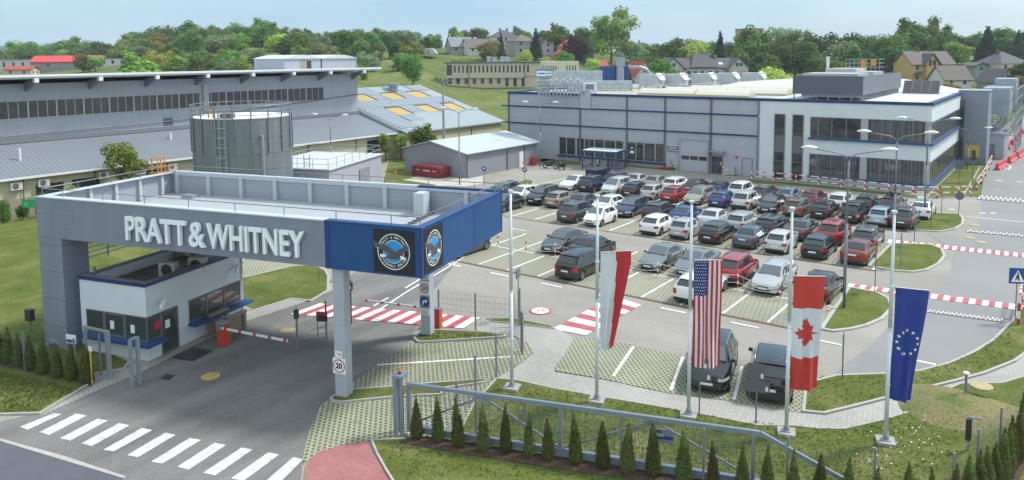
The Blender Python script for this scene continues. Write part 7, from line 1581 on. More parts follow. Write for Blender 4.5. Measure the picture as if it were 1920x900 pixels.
def core(mb, blobs, k=0.72):
    for b in blobs:
        n1, n2 = 6, 8; o = len(mb.v)
        for i in range(n1+1):
            th = pi*i/n1
            for j in range(n2): ph = 2*pi*j/n2; mb.v.append((b[0]+b[3]*k*sin(th)*cos(ph), b[1]+b[4]*k*sin(th)*sin(ph), b[2]+b[5]*k*cos(th)))
        for i in range(n1):
            for j in range(n2): mb.f.append((o+i*n2+j, o+(i+1)*n2+j, o+(i+1)*n2+(j+1)%n2, o+i*n2+(j+1)%n2)); mb.m.append(0)
def crown_blobs(rng, kind):
    B_ = []
    if kind == 'round':
        B_ = [(0,0,0.52,0.29,0.29,0.34)]
        for i in range(9): a = rng.uniform(0,6.28); r = rng.uniform(0.14,0.27); z = rng.uniform(0.22,0.84); q = rng.uniform(0.11,0.19); B_.append((r*cos(a)*(1.1-abs(z-.55)), r*sin(a)*(1.1-abs(z-.55)), z, q, q, q*0.9))
    elif kind == 'tall':
        for i in range(10): z = 0.14+0.79*i/9; a = rng.uniform(0,6.28); w_ = 0.20*sin(pi*min(0.97,max(0.12,(z-0.1)/0.92)))+0.02; B_.append((0.07*cos(a), 0.07*sin(a), z, w_, w_, 0.12))
    elif kind == 'broad':
        B_ = [(0,0,0.50,0.30,0.30,0.30)]
        for i in range(17): a = 2*pi*i/17*2.4; r = rng.uniform(0.2,0.4); z = rng.uniform(0.22,0.86)-0.35*r; q = rng.uniform(0.10,0.17); B_.append((r*cos(a), r*sin(a), z+0.12, q, q, q*0.75))
    elif kind == 'bushy':
        for i in range(9): a = rng.uniform(0,6.28); r = rng.uniform(0,0.3); z = rng.uniform(0.2,0.72); q = rng.uniform(0.16,0.24); B_.append((r*cos(a), r*sin(a), z, q, q, q))
    elif kind == 'conifer':
        for i in range(11): z = 0.12+0.84*i/10; w_ = 0.22*(1-z)+0.02; B_.append((0,0,z,w_,w_,0.055))
    elif kind == 'sparse':
        for i in range(15): a = rng.uniform(0,6.28); r = rng.uniform(0.05,0.3); z = rng.uniform(0.35,0.9); q = rng.uniform(0.07,0.11); B_.append((r*cos(a), r*sin(a), z, q, q, q))
    elif kind == 'column':
        for i in range(13): z = 0.06+0.88*i/12; w_ = 0.165*(1-0.9*max(0,(z-0.15)/0.82)**1.6)*(0.8 if z < 0.1 else 1); B_.append((rng.uniform(-.01,.01),rng.uniform(-.01,.01),z,w_,w_,0.085))
    return B_
TREE = {}
def tree_proto(kind, var, n, size):
    rng = random.Random(hash((len(kind)*7+ord(kind[0]), var)) & 0xffff); bl = crown_blobs(rng, kind); m = MB()
    if kind not in ('sparse',): core(m, bl, 0.55 if kind != 'column' else 0.75)
    leaf_cards(rng, bl, n, size, flat=1 if kind in ('column','conifer') else 0, mb=m)
    me = m.mesh('crown', LEAF[0]); t = MB(); t.tube([(0,0,-0.03),(0.01,0,0.25),(0,0.01,0.6)], 0.028, 6, r2=0.01)
    for i in range(5): a = 1.26*i; t.tube([(0,0,0.3+0.05*i),(0.2*cos(a),0.2*sin(a),0.55+0.05*i)], 0.011, 4)
    tm = t.mesh('trunk', bark); TREE[(kind,var)] = (me, tm)
def tree(kind, var, x, y, z, h, wf, col, label, cat='tree', group=None, name=None, rz=None):
    me, tm = TREE[(kind,var)]; nm = name or {'conifer':'conifer_tree','column':'thuja_shrub','bushy':'bush'}.get(kind,'leafy_tree')
    r = empty(nm, (x,y,z), random.uniform(0,6.28) if rz is None else rz, label=label, cat=cat, group=group); r.scale = (h*wf, h*wf, h)
    c = bpy.data.objects.new('crown', me); COL.objects.link(c); c.parent = r; c.material_slots[0].link = 'OBJECT'; c.material_slots[0].material = LEAF[col]
    if kind not in ('column','bushy'): t = bpy.data.objects.new('trunk', tm); COL.objects.link(t); t.parent = r
    return r
for v in range(3):
    tree_proto('round', v, 1700, 0.033); tree_proto('tall', v, 1700, 0.031)
for v in range(2): tree_proto('broad', v, 2600, 0.026); tree_proto('bushy', v, 1500, 0.038); tree_proto('conifer', v, 1100, 0.04); tree_proto('sparse', v, 2200, 0.022)
for v in range(4): tree_proto('column', v, 4200, 0.0155)
random.seed(21)
KN = [('round',0),('round',1),('round',2),('tall',0),('tall',1),('tall',2),('bushy',0),('bushy',1)]
for (x, y, h, wf, v, c) in WOOD:
    kd = [('round',random.randrange(3)),('broad',random.randrange(2)),('tall',random.randrange(3)),('bushy',random.randrange(2))][v]; h *= random.choice([0.85,1.0,1.0,1.12])
    f = {'round':1.5,'tall':1.8,'bushy':1.35,'broad':1.2}[kd[0]]
    tree(kd[0], kd[1], x, y, ground_z(x,y)-0.4, h, wf*f, c, 'leafy tree in the wood on the hillside behind the production hall', 'tree', 'trees of the hillside wood', name='leafy_tree')
G_ = ground_z
def T(kind, var, x, y, h, wf, col, label, **kw): return tree(kind, var, x, y, G_(x,y)-0.2, h, wf, col, label, **kw)
# single trees one can tell apart: (kind, variant, px position at distance, height, width, leaf, label)
TL = [
 ('broad',0,-160.51,291.58,24.5,0.92,2,'very tall broad tree rising above all others in the middle of the skyline'),
 ('round',1,-163.89,171.19,11.0,0.95,1,'round green tree standing alone in the meadow left of the beige office building'),
 ('conifer',0,-186.98,272.12,13.5,1.1,7,'dark pointed spruce in front of the grey hip roofed house'),
 ('conifer',1,-202.2,267.14,11.5,1.0,7,'dark spruce between the brown barn and the white house'),
 ('round',2,-160.6,254.28,9.0,1.3,1,'round dense green tree on the slope right of the office building'),
 ('tall',0,-190.75,294.18,14,1.6,1,'tall pale green tree on the ridge right of the narrow grey house'),
 ('tall',1,-171.21,277.51,12,1.4,8,'first dark copper tree beside the red roofed houses'),
 ('tall',2,-171.4,283.58,11,1.4,8,'second dark copper tree beside the red roofed houses'),
 ('round',0,-184.52,311.16,13,1.4,0,'wide dark tree behind the copper trees on the ridge'),
 ('conifer',0,-127.49,241.39,10.5,1.5,7,'broad blue spruce right of the dust extractor stack'),
 ('round',1,-129.8,233.48,8,1.4,4,'pale green willow in front of the very tall tree'),
 ('round',0,-203.31,260.12,9.0,1.6,6,'olive yellow tree beside the brown barn'),
 ('round',2,-179.17,253.04,7.5,1.3,4,'yellow green tree hiding the wall of the grey house'),
 ('round',1,-194.38,229.45,6.5,1.4,2,'light green bushy tree at the left of the brown barn'),
 ('bushy',0,-184.93,223.98,5,1.6,0,'dark green bush below the brown barn'),
 ('bushy',1,-157.85,231.48,3.8,1.8,1,'low green bush on the slope below the spruce'),
 ('bushy',0,-169.59,229.06,4,1.9,0,'dark bush group above the office building roof'),
 ('round',1,-152.06,260.56,6.5,1.3,4,'yellow green young tree on the slope above the duct'),
 ('bushy',1,-100.24,174.54,4.2,2.2,2,'light bushes behind the factory roof ducts'),
 ('round',2,-108.23,230.72,13,1.3,1,'dense green tree left of the long grey roofed school'),
 ('tall',1,-126.12,279.63,15.5,1.5,0,'tall dark tree left of the grey roofed school'),
 ('conifer',1,-122.59,319.46,17,1.05,7,'tall dark spruce behind the grey roofed school'),
 ('round',0,-131.6,312.83,13,1.6,4,'pale yellow green tree behind the left roof of the school'),
 ('tall',2,-108.5,317.41,19,1.35,1,'tall green tree in front of the yellow apartment tower'),
 ('conifer',0,-110.17,313.69,18.5,1.0,0,'slim dark conifer in front of the yellow apartment tower'),
 ('tall',0,-104.96,322.49,16.5,1.7,1,'wide green tree right of the yellow apartment tower'),
 ('sparse',0,-101.94,334.64,19,1.1,3,'thin pale birch top rising right of the apartment tower'),
 ('tall',1,-93.36,322.33,16.5,1.5,1,'green tree right of the thin birch'),
 ('broad',1,-93.95,346.72,18.5,0.75,3,'open crowned tall tree with bare looking limbs'),
 ('round',1,-84.28,335.21,17,1.05,0,'dark green tall tree right of the open crowned one'),
 ('round',0,-62.69,202.14,10.5,1.7,4,'large round yellow green tree behind the factory roof'),
 ('round',2,-57.39,193.63,7.5,1.9,2,'grey green willow clump left of the roof plant enclosure'),
 ('bushy',0,-52.73,190.85,6.5,1.6,2,'light willow clump touching the roof plant enclosure'),
 ('bushy',1,-63.88,188.86,5.0,1.6,4,'yellow bush right of the school gable'),
 ('round',2,-72.48,331.48,16.5,1.25,5,'big deep green round tree behind the roof plant enclosure'),
 ('round',1,-62.72,264.18,9.5,1.5,1,'middle green tree right behind the roof railing'),
 ('round',0,-57.75,292.66,11,1.2,5,'dark bushy tree left of the bare brown tree'),
 ('sparse',1,-45.56,245.77,9.5,1.35,8,'brown leafless looking tree left of the yellow villa'),
 ('round',1,-57.33,330.2,16,1.3,1,'green tree behind the brown leafless one'),
 ('tall',0,-54.78,356.9,20,1.5,0,'tall dark tree behind the yellow villa roof, left'),
 ('broad',0,-50.09,366.55,21,0.7,1,'tall open tree behind the yellow villa roof, right'),
 ('broad',1,-47.18,387.31,18.5,0.85,0,'wide open tree above the right end of the yellow villa'),
 ('round',0,-39.59,380.48,10,1.6,2,'light green tree right of the yellow villa'),
 ('conifer',0,-29.07,388.21,16.5,1.5,7,'very dark spruce left of the grey hip roofed villa'),
 ('conifer',1,-18.64,402.08,14.5,1.1,7,'dark spruce right of the grey hip roofed villa'),
 ('tall',1,-26.05,415.25,15,1.9,0,'dark tree behind the chimney of the hip roofed villa'),
 ('tall',2,-14.66,411.22,14,1.9,5,'dark tree at the right edge of the skyline'),
 ('round',2,-27.02,246.99,5.5,1.7,6,'olive garden tree in front of the small grey gable house'),
 ('round',1,-10.36,228.21,9.5,1.2,6,'olive yellow tree at the right edge beyond the plant tower'),
 ('round',0,-8.66,260.48,11,1.3,5,'dark green tree at the right edge above the road'),
 ('sparse',0,-12.19,220.65,6.5,1.3,4,'young pale tree beside the far end of the right road'),
 ('bushy',0,-36.81,239.79,3,2.2,2,'bushes under the yellow villa'),
 ('bushy',1,-73.23,92.62,2.6,2.6,1,'dark bush in the meadow left of the factory corner'),
 ('bushy',0,-98.64,113.66,2.4,2.6,2,'pale bush in the meadow behind the solar roof'),
 ('bushy',0,-139.31,133.4,3.5,2.4,0,'dark bush row beside the hall roof end'),
 ('bushy',1,-137.77,146.94,3.5,2.2,1,'bush beside the round meadow tree'),
 ('round',0,-332.95,149.91,8.2,1.4,6,'small tree with pinkish top in front of the red roofed building'),
 ('round',1,-328.98,152.83,7.4,1.4,2,'green tree right of the pinkish one before the red roofed building'),
 ('tall',0,-187.92,97.67,14.5,1.5,2,'tall bright green tree above the hall roof, left one'),
 ('round',1,-179.5,97.65,11.0,1.5,4,'yellow green tree above the hall roof'),
]
for kind, var, x, y, h, wf, col, lb in TL: T(kind, var, x, y, h, wf, col, lb)
random.seed(31)
# wooded belt behind the factory: filled in with lesser trees
BL = [-154.27,314.79,-152.52,322.28,-144.56,328.13,-145.61,339.77,-137.53,339.5,-132.61,336.92,-126.64,341.31,-121.88,338.6,-115.68,349.36,-109.12,347.98,-106.72,355.95,-99.31,355.19,-94.4,358.8,-87.53,363.85,-83.36,360.71,-77.71,371.07,-73.55,361.72,-69.81,370.67,-67.9,378.29,-60.21,371.53,-56.12,386.95,-50.95,396.95,-46.26,412.81,-41.14,416.57,-35.52,414.5,-29.87,424.86,-23.39,423.42,-18.08,421.11,-103.28,284.01,-86.17,271.77,-79.94,282.55,-73.88,280.8,-66.64,292.33,-59.31,279.1,-48.38,293.34,-155.9,307.38,-168.14,323.21,-135.85,272.47,-185.44,322.9,-213.21,327.31,-206.1,326.33,-203.23,334.65,-252.8,310.61,-252.51,317.03,-254.13,303.43,-234.6,323.99,-228.3,322.42,-223.68,332.02,-250.98,293.33,-100.88,211.3,-7.66,403.95,-0.13,372.25,5.81,326.97,-2.06,283.95]
for k in range(0, len(BL), 2):
    x, y = BL[k], BL[k+1]; i = k//2
    hh = random.uniform(10,15) if i < 35 else random.uniform(8,11)
    kd = random.choice([('round',0),('round',1),('round',2),('tall',0),('tall',2)])
    T(kd[0], kd[1], x, y, hh, 1.35, random.choice([0,1,1,2,5,3]), 'leafy tree in the belt of trees behind the factory and the houses', group='trees of the belt behind the factory')
# small skyline conifers on the ridge left of the houses
for k, (x, y, h) in enumerate(((-276.67,317.89,8),(-275.0,319.12,9),(-275.37,325.05,7),(-272.71,327.0,8),(-266.87,325.09,8.5))): T('conifer', k%2, x, y, h, 0.8, 7, 'small dark conifer on the ridge skyline left of the houses', group='ridge conifers')
# shrubs by the annex and the shed
tree('sparse',0,-74.6,36.6,0,6.4,1.05,2,'large brownish shrub before the annex wall, left of the tank', cat='shrub', name='large_shrub')
tree('bushy',1,-75.0,32.4,0,2.9,1.0,2,'green shrub with white blossom by the annex windows', cat='shrub', name='shrub')
tree('sparse',1,-75.9,73.6,0,4.2,0.9,2,'feathery young tree nearest the annex dark doorway', cat='tree', name='young_tree')
tree('sparse',0,-75.6,76.2,0,3.6,0.9,2,'middle feathery young tree by the beige wall', cat='tree', name='young_tree')
tree('tall',0,-72.5,77.6,0,5.0,1.6,1,'fuller young tree behind the grey shed roof', cat='tree', name='young_tree')
tree('bushy',0,-75.4,26.6,0,2.3,0.7,1,'green shrub at the very left edge beside the green sign', cat='shrub', name='shrub')
tree('bushy',1,-75.2,28.0,0,1.7,0.7,0,'dark green shrub behind the green sign', cat='shrub', name='shrub')
tree('bushy',0,-75.2,29.6,0,2.4,0.65,1,'orange tinged shrub right of the green sign', cat='shrub', name='shrub')
# thuja hedges
hedge = [-19.13,19.84,-18.32,20.14,-17.45,20.28,-16.49,20.55,-15.78,20.93,-14.94,21.21,-14.28,21.46,-13.33,21.8,-12.43,22.1,-11.61,22.32,-10.79,22.7,-9.75,22.85,-8.79,23.05,-7.94,23.3,-7.2,23.55,-6.45,23.8,-5.7,24.1,-4.95,24.35,-4.2,24.65,-3.4,25.0,-2.75,25.35,-2.2,25.8,-1.85,26.4,-1.62,27.1,-1.45,27.75,-1.3,28.35,-1.15,29.0,-1.05,29.65,-0.95,30.3,-0.85,31.0,-0.75,31.7,-0.7,32.4]
hh_ = [1.68,1.75,1.85,1.8,1.85,1.75,1.6,1.9,1.7,1.75,1.95,1.8]
nh = len(hedge)//2
ord_ = ['first','second','third','fourth','fifth','sixth','seventh','eighth','ninth','tenth','eleventh']
for i in range(nh):
    x, y = hedge[2*i], hedge[2*i+1]
    lb = (ord_[i]+' pointed thuja from the left in the hedge before the sliding gate') if i < 11 else 'pointed thuja in the hedge curving along the right fence'
    tr_ = tree('column', i % 4, x, y, 0.1, (hh_[i % 12]+random.uniform(-0.08,0.08)), random.uniform(0.78,1.0), 9 if i % 3 else 10, lb, cat='thuja', group='thuja hedge along the sliding gate and right fence'); tr_.rotation_euler[0] = random.uniform(-0.04,0.04); tr_.rotation_euler[1] = random.uniform(-0.05,0.05)
lh = [-41.28,13.36,-40.37,13.62,-39.8,13.79,-39.06,13.94,-38.13,14.08,-37.19,14.24,-36.23,14.43,-35.39,14.68,-34.55,14.94]
ll = ['thuja cut by the left edge of the picture','partly cut thuja at the left edge','third thuja of the left hedge','fourth thuja of the left hedge','fifth thuja of the left hedge','sixth thuja of the left hedge','seventh thuja of the left hedge','thuja second from the right end of the left hedge','thuja at the right end of the left hedge by the yellow marker']
for i in range(9): tree('column', (i+1) % 4, lh[2*i], lh[2*i+1], 0.1, 1.6+0.08*(i % 3), 1.05, 9, ll[i], cat='thuja', group='left thuja hedge')

# ================================================================== houses and buildings beyond
R0 = 0.634
def hmat(n, c): return mat(n, c, 0.85, noise=(0.6, 0.06))
rf_dk = hmat('roof dark grey', (0.085,0.085,0.095)); rf_br = hmat('roof brown grey', (0.13,0.115,0.105)); rf_rd = hmat('roof red', (0.34,0.06,0.045)); rf_lg = hmat('roof light grey', (0.27,0.28,0.29)); wl_w = hmat('house white', (0.55,0.56,0.55)); wl_g = hmat('house grey', (0.30,0.30,0.30)); wl_y = hmat('house yellow', (0.50,0.36,0.13)); wl_b = hmat('house beige', (0.48,0.42,0.33)); wl_o = hmat('house ochre', (0.45,0.3,0.14))
def house(x, y, w_, d_, hw, hr, rot, roof, wm, rm, label, storeys=2, nw=3, z=None, ov=0.5, chim=1, cat='house', name='house', nside=2, sillz=None):
    z = G_(x, y) if z is None else z
    o = empty(name, (x,y,z), R0+rot, label=label, cat=cat); a, b_ = w_/2, d_/2
    m = MB(); m.box(-a,a,-b_,b_,-3,hw)
    if roof == 'gable': m.wall([(-b_,hw),(b_,hw),(0,hw+hr)],'x',-a,a)      # ridge along x
    if roof == 'gabley': m.wall([(-a,hw),(a,hw),(0,hw+hr)],'y',-b_,b_)
    m.build('wall', wm, o)
    r = MB(); t = 0.25
    def slab(P): 
        n_ = (Vector(P[1])-Vector(P[0])).cross(Vector(P[-1])-Vector(P[0])).normalized()*t
        if n_.z < 0: n_ = -n_
        k = len(P); r.add([tuple(Vector(p)+n_) for p in P]+[tuple(p) for p in P], [tuple(range(k)), tuple(range(k,2*k))[::-1]]+[(i,k+i,k+(i+1)%k,(i+1)%k) for i in range(k)])
    dz = hr/b_*ov if roof != 'gabley' else hr/a*ov
    if roof == 'gable': slab([(-a-ov,-b_-ov,hw-dz),(a+ov,-b_-ov,hw-dz),(a+ov,0,hw+hr),(-a-ov,0,hw+hr)]); slab([(-a-ov,b_+ov,hw-dz),(a+ov,b_+ov,hw-dz),(a+ov,0,hw+hr),(-a-ov,0,hw+hr)])
    elif roof == 'gabley': slab([(-a-ov,-b_-ov,hw-dz),(-a-ov,b_+ov,hw-dz),(0,b_+ov,hw+hr),(0,-b_-ov,hw+hr)]); slab([(a+ov,-b_-ov,hw-dz),(a+ov,b_+ov,hw-dz),(0,b_+ov,hw+hr),(0,-b_-ov,hw+hr)])
    elif roof == 'hip':
        q = max(a-b_, 0.3); A1 = (-a-ov,-b_-ov,hw-0.2); B1 = (a+ov,-b_-ov,hw-0.2); C1 = (a+ov,b_+ov,hw-0.2); D1 = (-a-ov,b_+ov,hw-0.2); E1 = (-q,0,hw+hr); F1 = (q,0,hw+hr)
        r.add([A1,B1,C1,D1,E1,F1], [(0,1,5,4),(1,2,5),(2,3,4,5),(3,0,4),(3,2,1,0)])
    else: r.box(-a-0.2,a+0.2,-b_-0.2,b_+0.2,hw,hw+0.3)
    ro = r.build('roof', rm, o)
    for i in range(chim): MB().box(-a*0.3+i*a*0.6-0.35,-a*0.3+i*a*0.6+0.35,-0.35,0.35,hw+hr*0.55,hw+hr+1.0).build('chimney', hmat('chimney brick',(0.16,0.09,0.07)), ro)
    H_ = hw/storeys
    for s_ in range(storeys):
        z0 = s_*H_+H_*0.35
        for i in range(nw): x0 = -a+w_*(i+0.5)/nw; g_ = MB().box(x0-0.55,x0+0.55,-b_-0.03,-b_-0.005,z0,z0+H_*0.45).build('window', glass_m, o); MB().box(x0-0.62,x0+0.62,-b_-0.05,-b_-0.002,z0-0.12,z0-0.01).build('sill', sign_w, g_)
        for i in range(nside): y0 = -b_+d_*(i+0.5)/nside; MB().box(a+0.005,a+0.03,y0-0.5,y0+0.5,z0,z0+H_*0.45).build('window', glass_m, o)
    if roof in ('gabley',): MB().box(-0.5,0.5,-b_-0.03,-b_-0.005,hw+hr*0.2,hw+hr*0.55).build('window', glass_m, o)
    if roof == 'gable': MB().box(a+0.005,a+0.03,-0.5,0.5,hw+hr*0.2,hw+hr*0.55).build('window', glass_m, o)
    return o
house(-228.8,272.4, 13, 10, 3.0, 4.2, 0.35, 'gable', wl_g, hmat('barn roof', (0.2,0.22,0.24)), 'long barn like house with slate blue roof at the left of the ridge', 1, 3, chim=0)
house(-221.86,273.78, 11, 9, 2.8, 3.8, 0.5, 'gable', wl_w, rf_br, 'low house with brown tiled gable roof next to the barn', 1, 3)
house(-221.07,294.22, 12, 9, 6.0, 3.2, 0.3, 'hip', wl_w, rf_dk, 'white house with dark hipped roof and chimneys on the ridge', 2, 3, chim=2)
house(-200.77,280.6, 11, 10, 6.2, 2.8, 0.45, 'hip', wl_g, rf_br, 'grey two storey house with brown pyramid roof on the ridge', 2, 2)
house(-194.93,291.1, 5.5, 9, 5.0, 2.6, 0.3, 'gabley', hmat('pale wall',(0.42,0.43,0.45)), rf_dk, 'narrow pale gabled house right of the spruce', 2, 1)
house(-183.9,293.0, 9, 8, 4.6, 2.8, 0.2, 'hip', wl_o, rf_rd, 'ochre house with bright red tiled roof among the copper trees', 2, 3)
house(-181.24,282.55, 5, 5, 2.4, 1.8, -0.2, 'hip', wl_o, rf_rd, 'small red roofed outbuilding left of the ochre house', 1, 2, chim=0)
house(-174.79,291.02, 9, 7, 5.4, 2.0, 0.1, 'hip', wl_b, rf_br, 'beige house half hidden behind the copper trees', 2, 3)
house(-152.52,266.43, 5.5, 5, 2.4, 2.0, 0.4, 'gable', wl_w, rf_rd, 'small white bungalow with red roof below the very tall tree', 1, 2)
house(-172.81,332.18, 10, 8, 4.4, 2.8, 0.3, 'hip', wl_w, rf_lg, 'white house with light grey roof right of the very tall tree', 2, 3)
house(-169.09,337.4, 9, 8, 4.6, 3.0, 0.1, 'hip', wl_b, rf_br, 'beige house with brown roof on the skyline right of the grey roofed one', 2, 3)
house(-130.52,257.78, 7.5, 8, 2.8, 5.0, 0.45, 'gabley', wl_w, rf_rd, 'white house with steep red triangular roof left of the school', 1, 2, chim=0)
fw = empty('garden_wall', (-118.04,242.13, 0), R0, label='long pale garden wall with a dark green slope below the red gabled house', cat='wall')
fw.location.z = G_(fw.location.x, fw.location.y); MB().box(-4.5,4.5,-0.2,0.2,0.6,2.1).build('panels', hmat('pale wall',(0,0,0)), fw); MB().box(-8,12,-0.1,0.1,-3.0,0.55).build('green_slope_net', hmat('net green',(0.045,0.085,0.03)), fw)
sc_o = empty('school_building', (-102.1,250.12, 0), R0+0.05, label='wide pale building with dark slate roofs, twin gables and orange band', cat='school')
sz = 6.2; sc_o.location.z = sz; sc_o.scale = (0.93,0.93,0.85)
MB().box(-14,13.5,-3,7,-3,4.6).wall([(-16.2,4.2),(-8.6,4.2),(-12.6,8.6)],'y',-6,7).box(-16,-8.8,-6,-3,-3,4.4).wall([(7.8,4.2),(15.4,4.2),(11.6,8.4)],'y',-6,7).box(8,15.2,-6,-3,-3,4.4).build('wall', hmat('pale wall',(0,0,0)), sc_o)
b = MB()
def slope(b, P, t=0.22):
    n_ = (Vector(P[1])-Vector(P[0])).cross(Vector(P[-1])-Vector(P[0])).normalized()*t
    if n_.z < 0: n_ = -n_
    k = len(P); b.add([tuple(Vector(p)+n_) for p in P]+[tuple(p) for p in P], [tuple(range(k)), tuple(range(k,2*k))[::-1]]+[(i,k+i,k+(i+1)%k,(i+1)%k) for i in range(k)])
for x0, xm_, x1, zt_ in ((-16.8,-12.6,-8.0,8.7),(7.2,11.6,16.0,8.5)):
    slope(b, [(x0,-6.5,3.8),(x0,7.5,3.8),(xm_,7.5,zt_),(xm_,-6.5,zt_)]); slope(b, [(x1,-6.5,3.8),(x1,7.5,3.8),(xm_,7.5,zt_),(xm_,-6.5,zt_)])
slope(b, [(-12.6,-3.6,4.4),(11.6,-3.6,4.4),(11.6,2,8.3),(-12.6,2,8.5)]); slope(b, [(-12.6,7.6,4.4),(11.6,7.6,4.4),(11.6,2,8.3),(-12.6,2,8.5)]); slope(b, [(-5.5,-3.9,4.7),(4.5,-3.9,4.7),(2.0,1.8,10.0),(-3.0,1.8,10.0)])
b.build('roof', rf_dk, sc_o)
for x in (-3.2,0.6,2.2,5.4): MB().box(x-0.5,x+0.5,1.5,2.5,8.6,11.0 if x < 4 else 9.8).build('chimney', galv_d, sc_o)
for x in (-7.0,-6.2,0.0,0.9,6.0,6.8): 
    MB().add([(x-0.3,-1.9,5.85),(x+0.3,-1.9,5.85),(x+0.3,-0.7,6.7),(x-0.3,-0.7,6.7)],[(0,1,2,3)]).build('skylight', sign_w, sc_o)
MB().box(-16.05,-8.75,-6.06,-6.0,3.0,3.6).box(8,15.2,-6.06,-6.0,2.8,3.3).box(-8.7,-8.0,-6,-3,3.0,3.6).build('orange_band', orange_m, sc_o)
for x, z0 in ((-12.3,5.2),(11.0,5.2),(12.4,5.2),(-13.6,1.4),(-11.3,1.4),(-15,1.4),(9.4,1.0),(11,1.0),(12.6,1.0),(14.2,1.0)): MB().box(x-0.5,x+0.5,-6.08,-6.01,z0,z0+1.3).build('window', glass_m, sc_o)
for x in (-6,-3.5,-1,2,4.5): MB().box(x-0.6,x+0.6,-3.06,-3.0,2.0,3.3).build('window', glass_m, sc_o)
# beige office building in the meadow
ob_ = empty('office_building', (-175.7,199.8,4.0), atan2(219.3-199.8, -149.0+175.7)-0.0, label='long beige two storey office building with rows of narrow windows in the meadow', cat='office building')
Lo = 33.0
MB().box(0.6,Lo,0.6,11,-3,3.6).box(0,Lo-5.5,0,11,3.0,8.2).box(Lo-5.5,Lo+0.0,0.2,11,3.6,8.2).build('wall', hmat('office beige',(0.50,0.43,0.34)), ob_)
MB().box(Lo+0.02,Lo+14,3,11,-3,8.6).build('side_wing', hmat('office cream',(0.62,0.58,0.47)), ob_)
MB().box(-0.4,Lo+0.3,-0.4,11.3,8.2,8.6).build('roof', rf_dk, ob_)
for i in range(18): 
    x = 3.4+i*1.42; MB().box(x-0.3,x+0.3,-0.05,-0.01,4.9,7.3).build('window', glass_m, ob_)
for i in range(10):
    x = 1.6+i*2.85; MB().box(x-0.6,x+0.6,0.54,0.59,1.0 if i < 7 else 0,2.9).build('window', glass_m, ob_)
MB().box(Lo-4.4,Lo-3.7,0.14,0.19,4.9,7.3).box(0.5,2.4,-0.05,-0.01,4.0,7.6).build('window', glass_m, ob_)
for i in range(6): MB().box(Lo+1.2+i*0.9,Lo+1.5+i*0.9,2.94,2.99,5.2,7.0).build('window', glass_m, ob_)
for i in range(4): MB().box(Lo+9.6+i*1.0,Lo+9.9+i*1.0,2.94,2.99,3.4,7.2).build('window', glass_m, ob_)
for x in (8.2, 27.7): MB().box(x-0.15,x+0.15,-0.14,0.0,3.0,8.3).box(x-0.15,x+0.15,0.46,0.6,0,3.0).build('downpipe', frame_m, ob_)
for k, (x, w_, h) in enumerate(((14.5,1.4,2.0),(16.4,1.6,1.7),(19.3,2.0,1.9),(21.2,1.5,1.8))): MB().box(x,x+w_,3,5,8.6,8.6+h).build('roof_unit', sil, ob_)
# villas on the right
yv = house(-39.59,287.39, 15, 10, 6.2, 4.0, 0.12, 'gable', wl_y, rf_br, 'large yellow villa with brown roof, arched dormer and balconies', 2, 4, chim=2)
MB().wall([(-3.6,6.0),(1.2,6.0),(-1.2,9.2)],'y',-6.2,-1).box(-3.2,0.8,-6.2,-5,-2,6.1).build('bay', wl_y, yv)
b = MB(); slope(b, [(-4.2,-6.7,5.7),(-4.2,0,5.7),(-1.2,0,9.5),(-1.2,-6.7,9.5)], 0.3); slope(b, [(1.8,-6.7,5.7),(1.8,0,5.7),(-1.2,0,9.5),(-1.2,-6.7,9.5)], 0.3); b.build('dormer_roof', rf_dk, yv)
MB().box(-2.4,-1.4,-6.26,-6.2,5.6,7.6).build('arched_window', glass_m, yv); MB().box(-1.0,0.0,-6.26,-6.2,5.6,7.6).build('arched_window', glass_m, yv)
MB().box(2.4,6.8,-6.4,-5.0,2.7,2.95).box(2.4,6.8,-6.4,-6.3,2.95,3.8).build('balcony', hmat('timber',(0.28,0.16,0.07)), yv)
MB().box(-7.2,-4.6,-6.4,-5.0,2.7,2.95).box(-7.2,-4.6,-6.4,-6.3,2.95,3.8).build('balcony', rf_dk, yv)
house(-30.43,275.51, 9, 8, 2.6, 4.0, 0.1, 'gable', wl_w, rf_br, 'white garage with large brown roof right of the yellow villa', 1, 2, chim=0)
house(-25.91,306.13, 4.5, 5, 4.8, 1.0, 0.1, 'gabley', hmat('teal wall',(0.22,0.30,0.29)), rf_dk, 'small teal grey house between the villas', 2, 1, chim=0)
house(-19.05,311.18, 12, 11, 5.8, 3.8, 0.25, 'hip', wl_b, rf_dk, 'beige villa with large grey pyramid roof and dark chimney', 2, 3)
house(-17.76,278.62, 7.5, 8, 2.2, 3.8, 0.15, 'gabley', wl_g, rf_dk, 'small grey gable fronted house before the beige villa', 1, 1, chim=0)
house(-117.56,341.77, 8.5, 10, 17.5, 0.4, 0.2, 'flat', wl_o, rf_br, 'ochre and yellow apartment tower behind the trees', 6, 3, chim=0, cat='apartment block', name='apartment_tower')
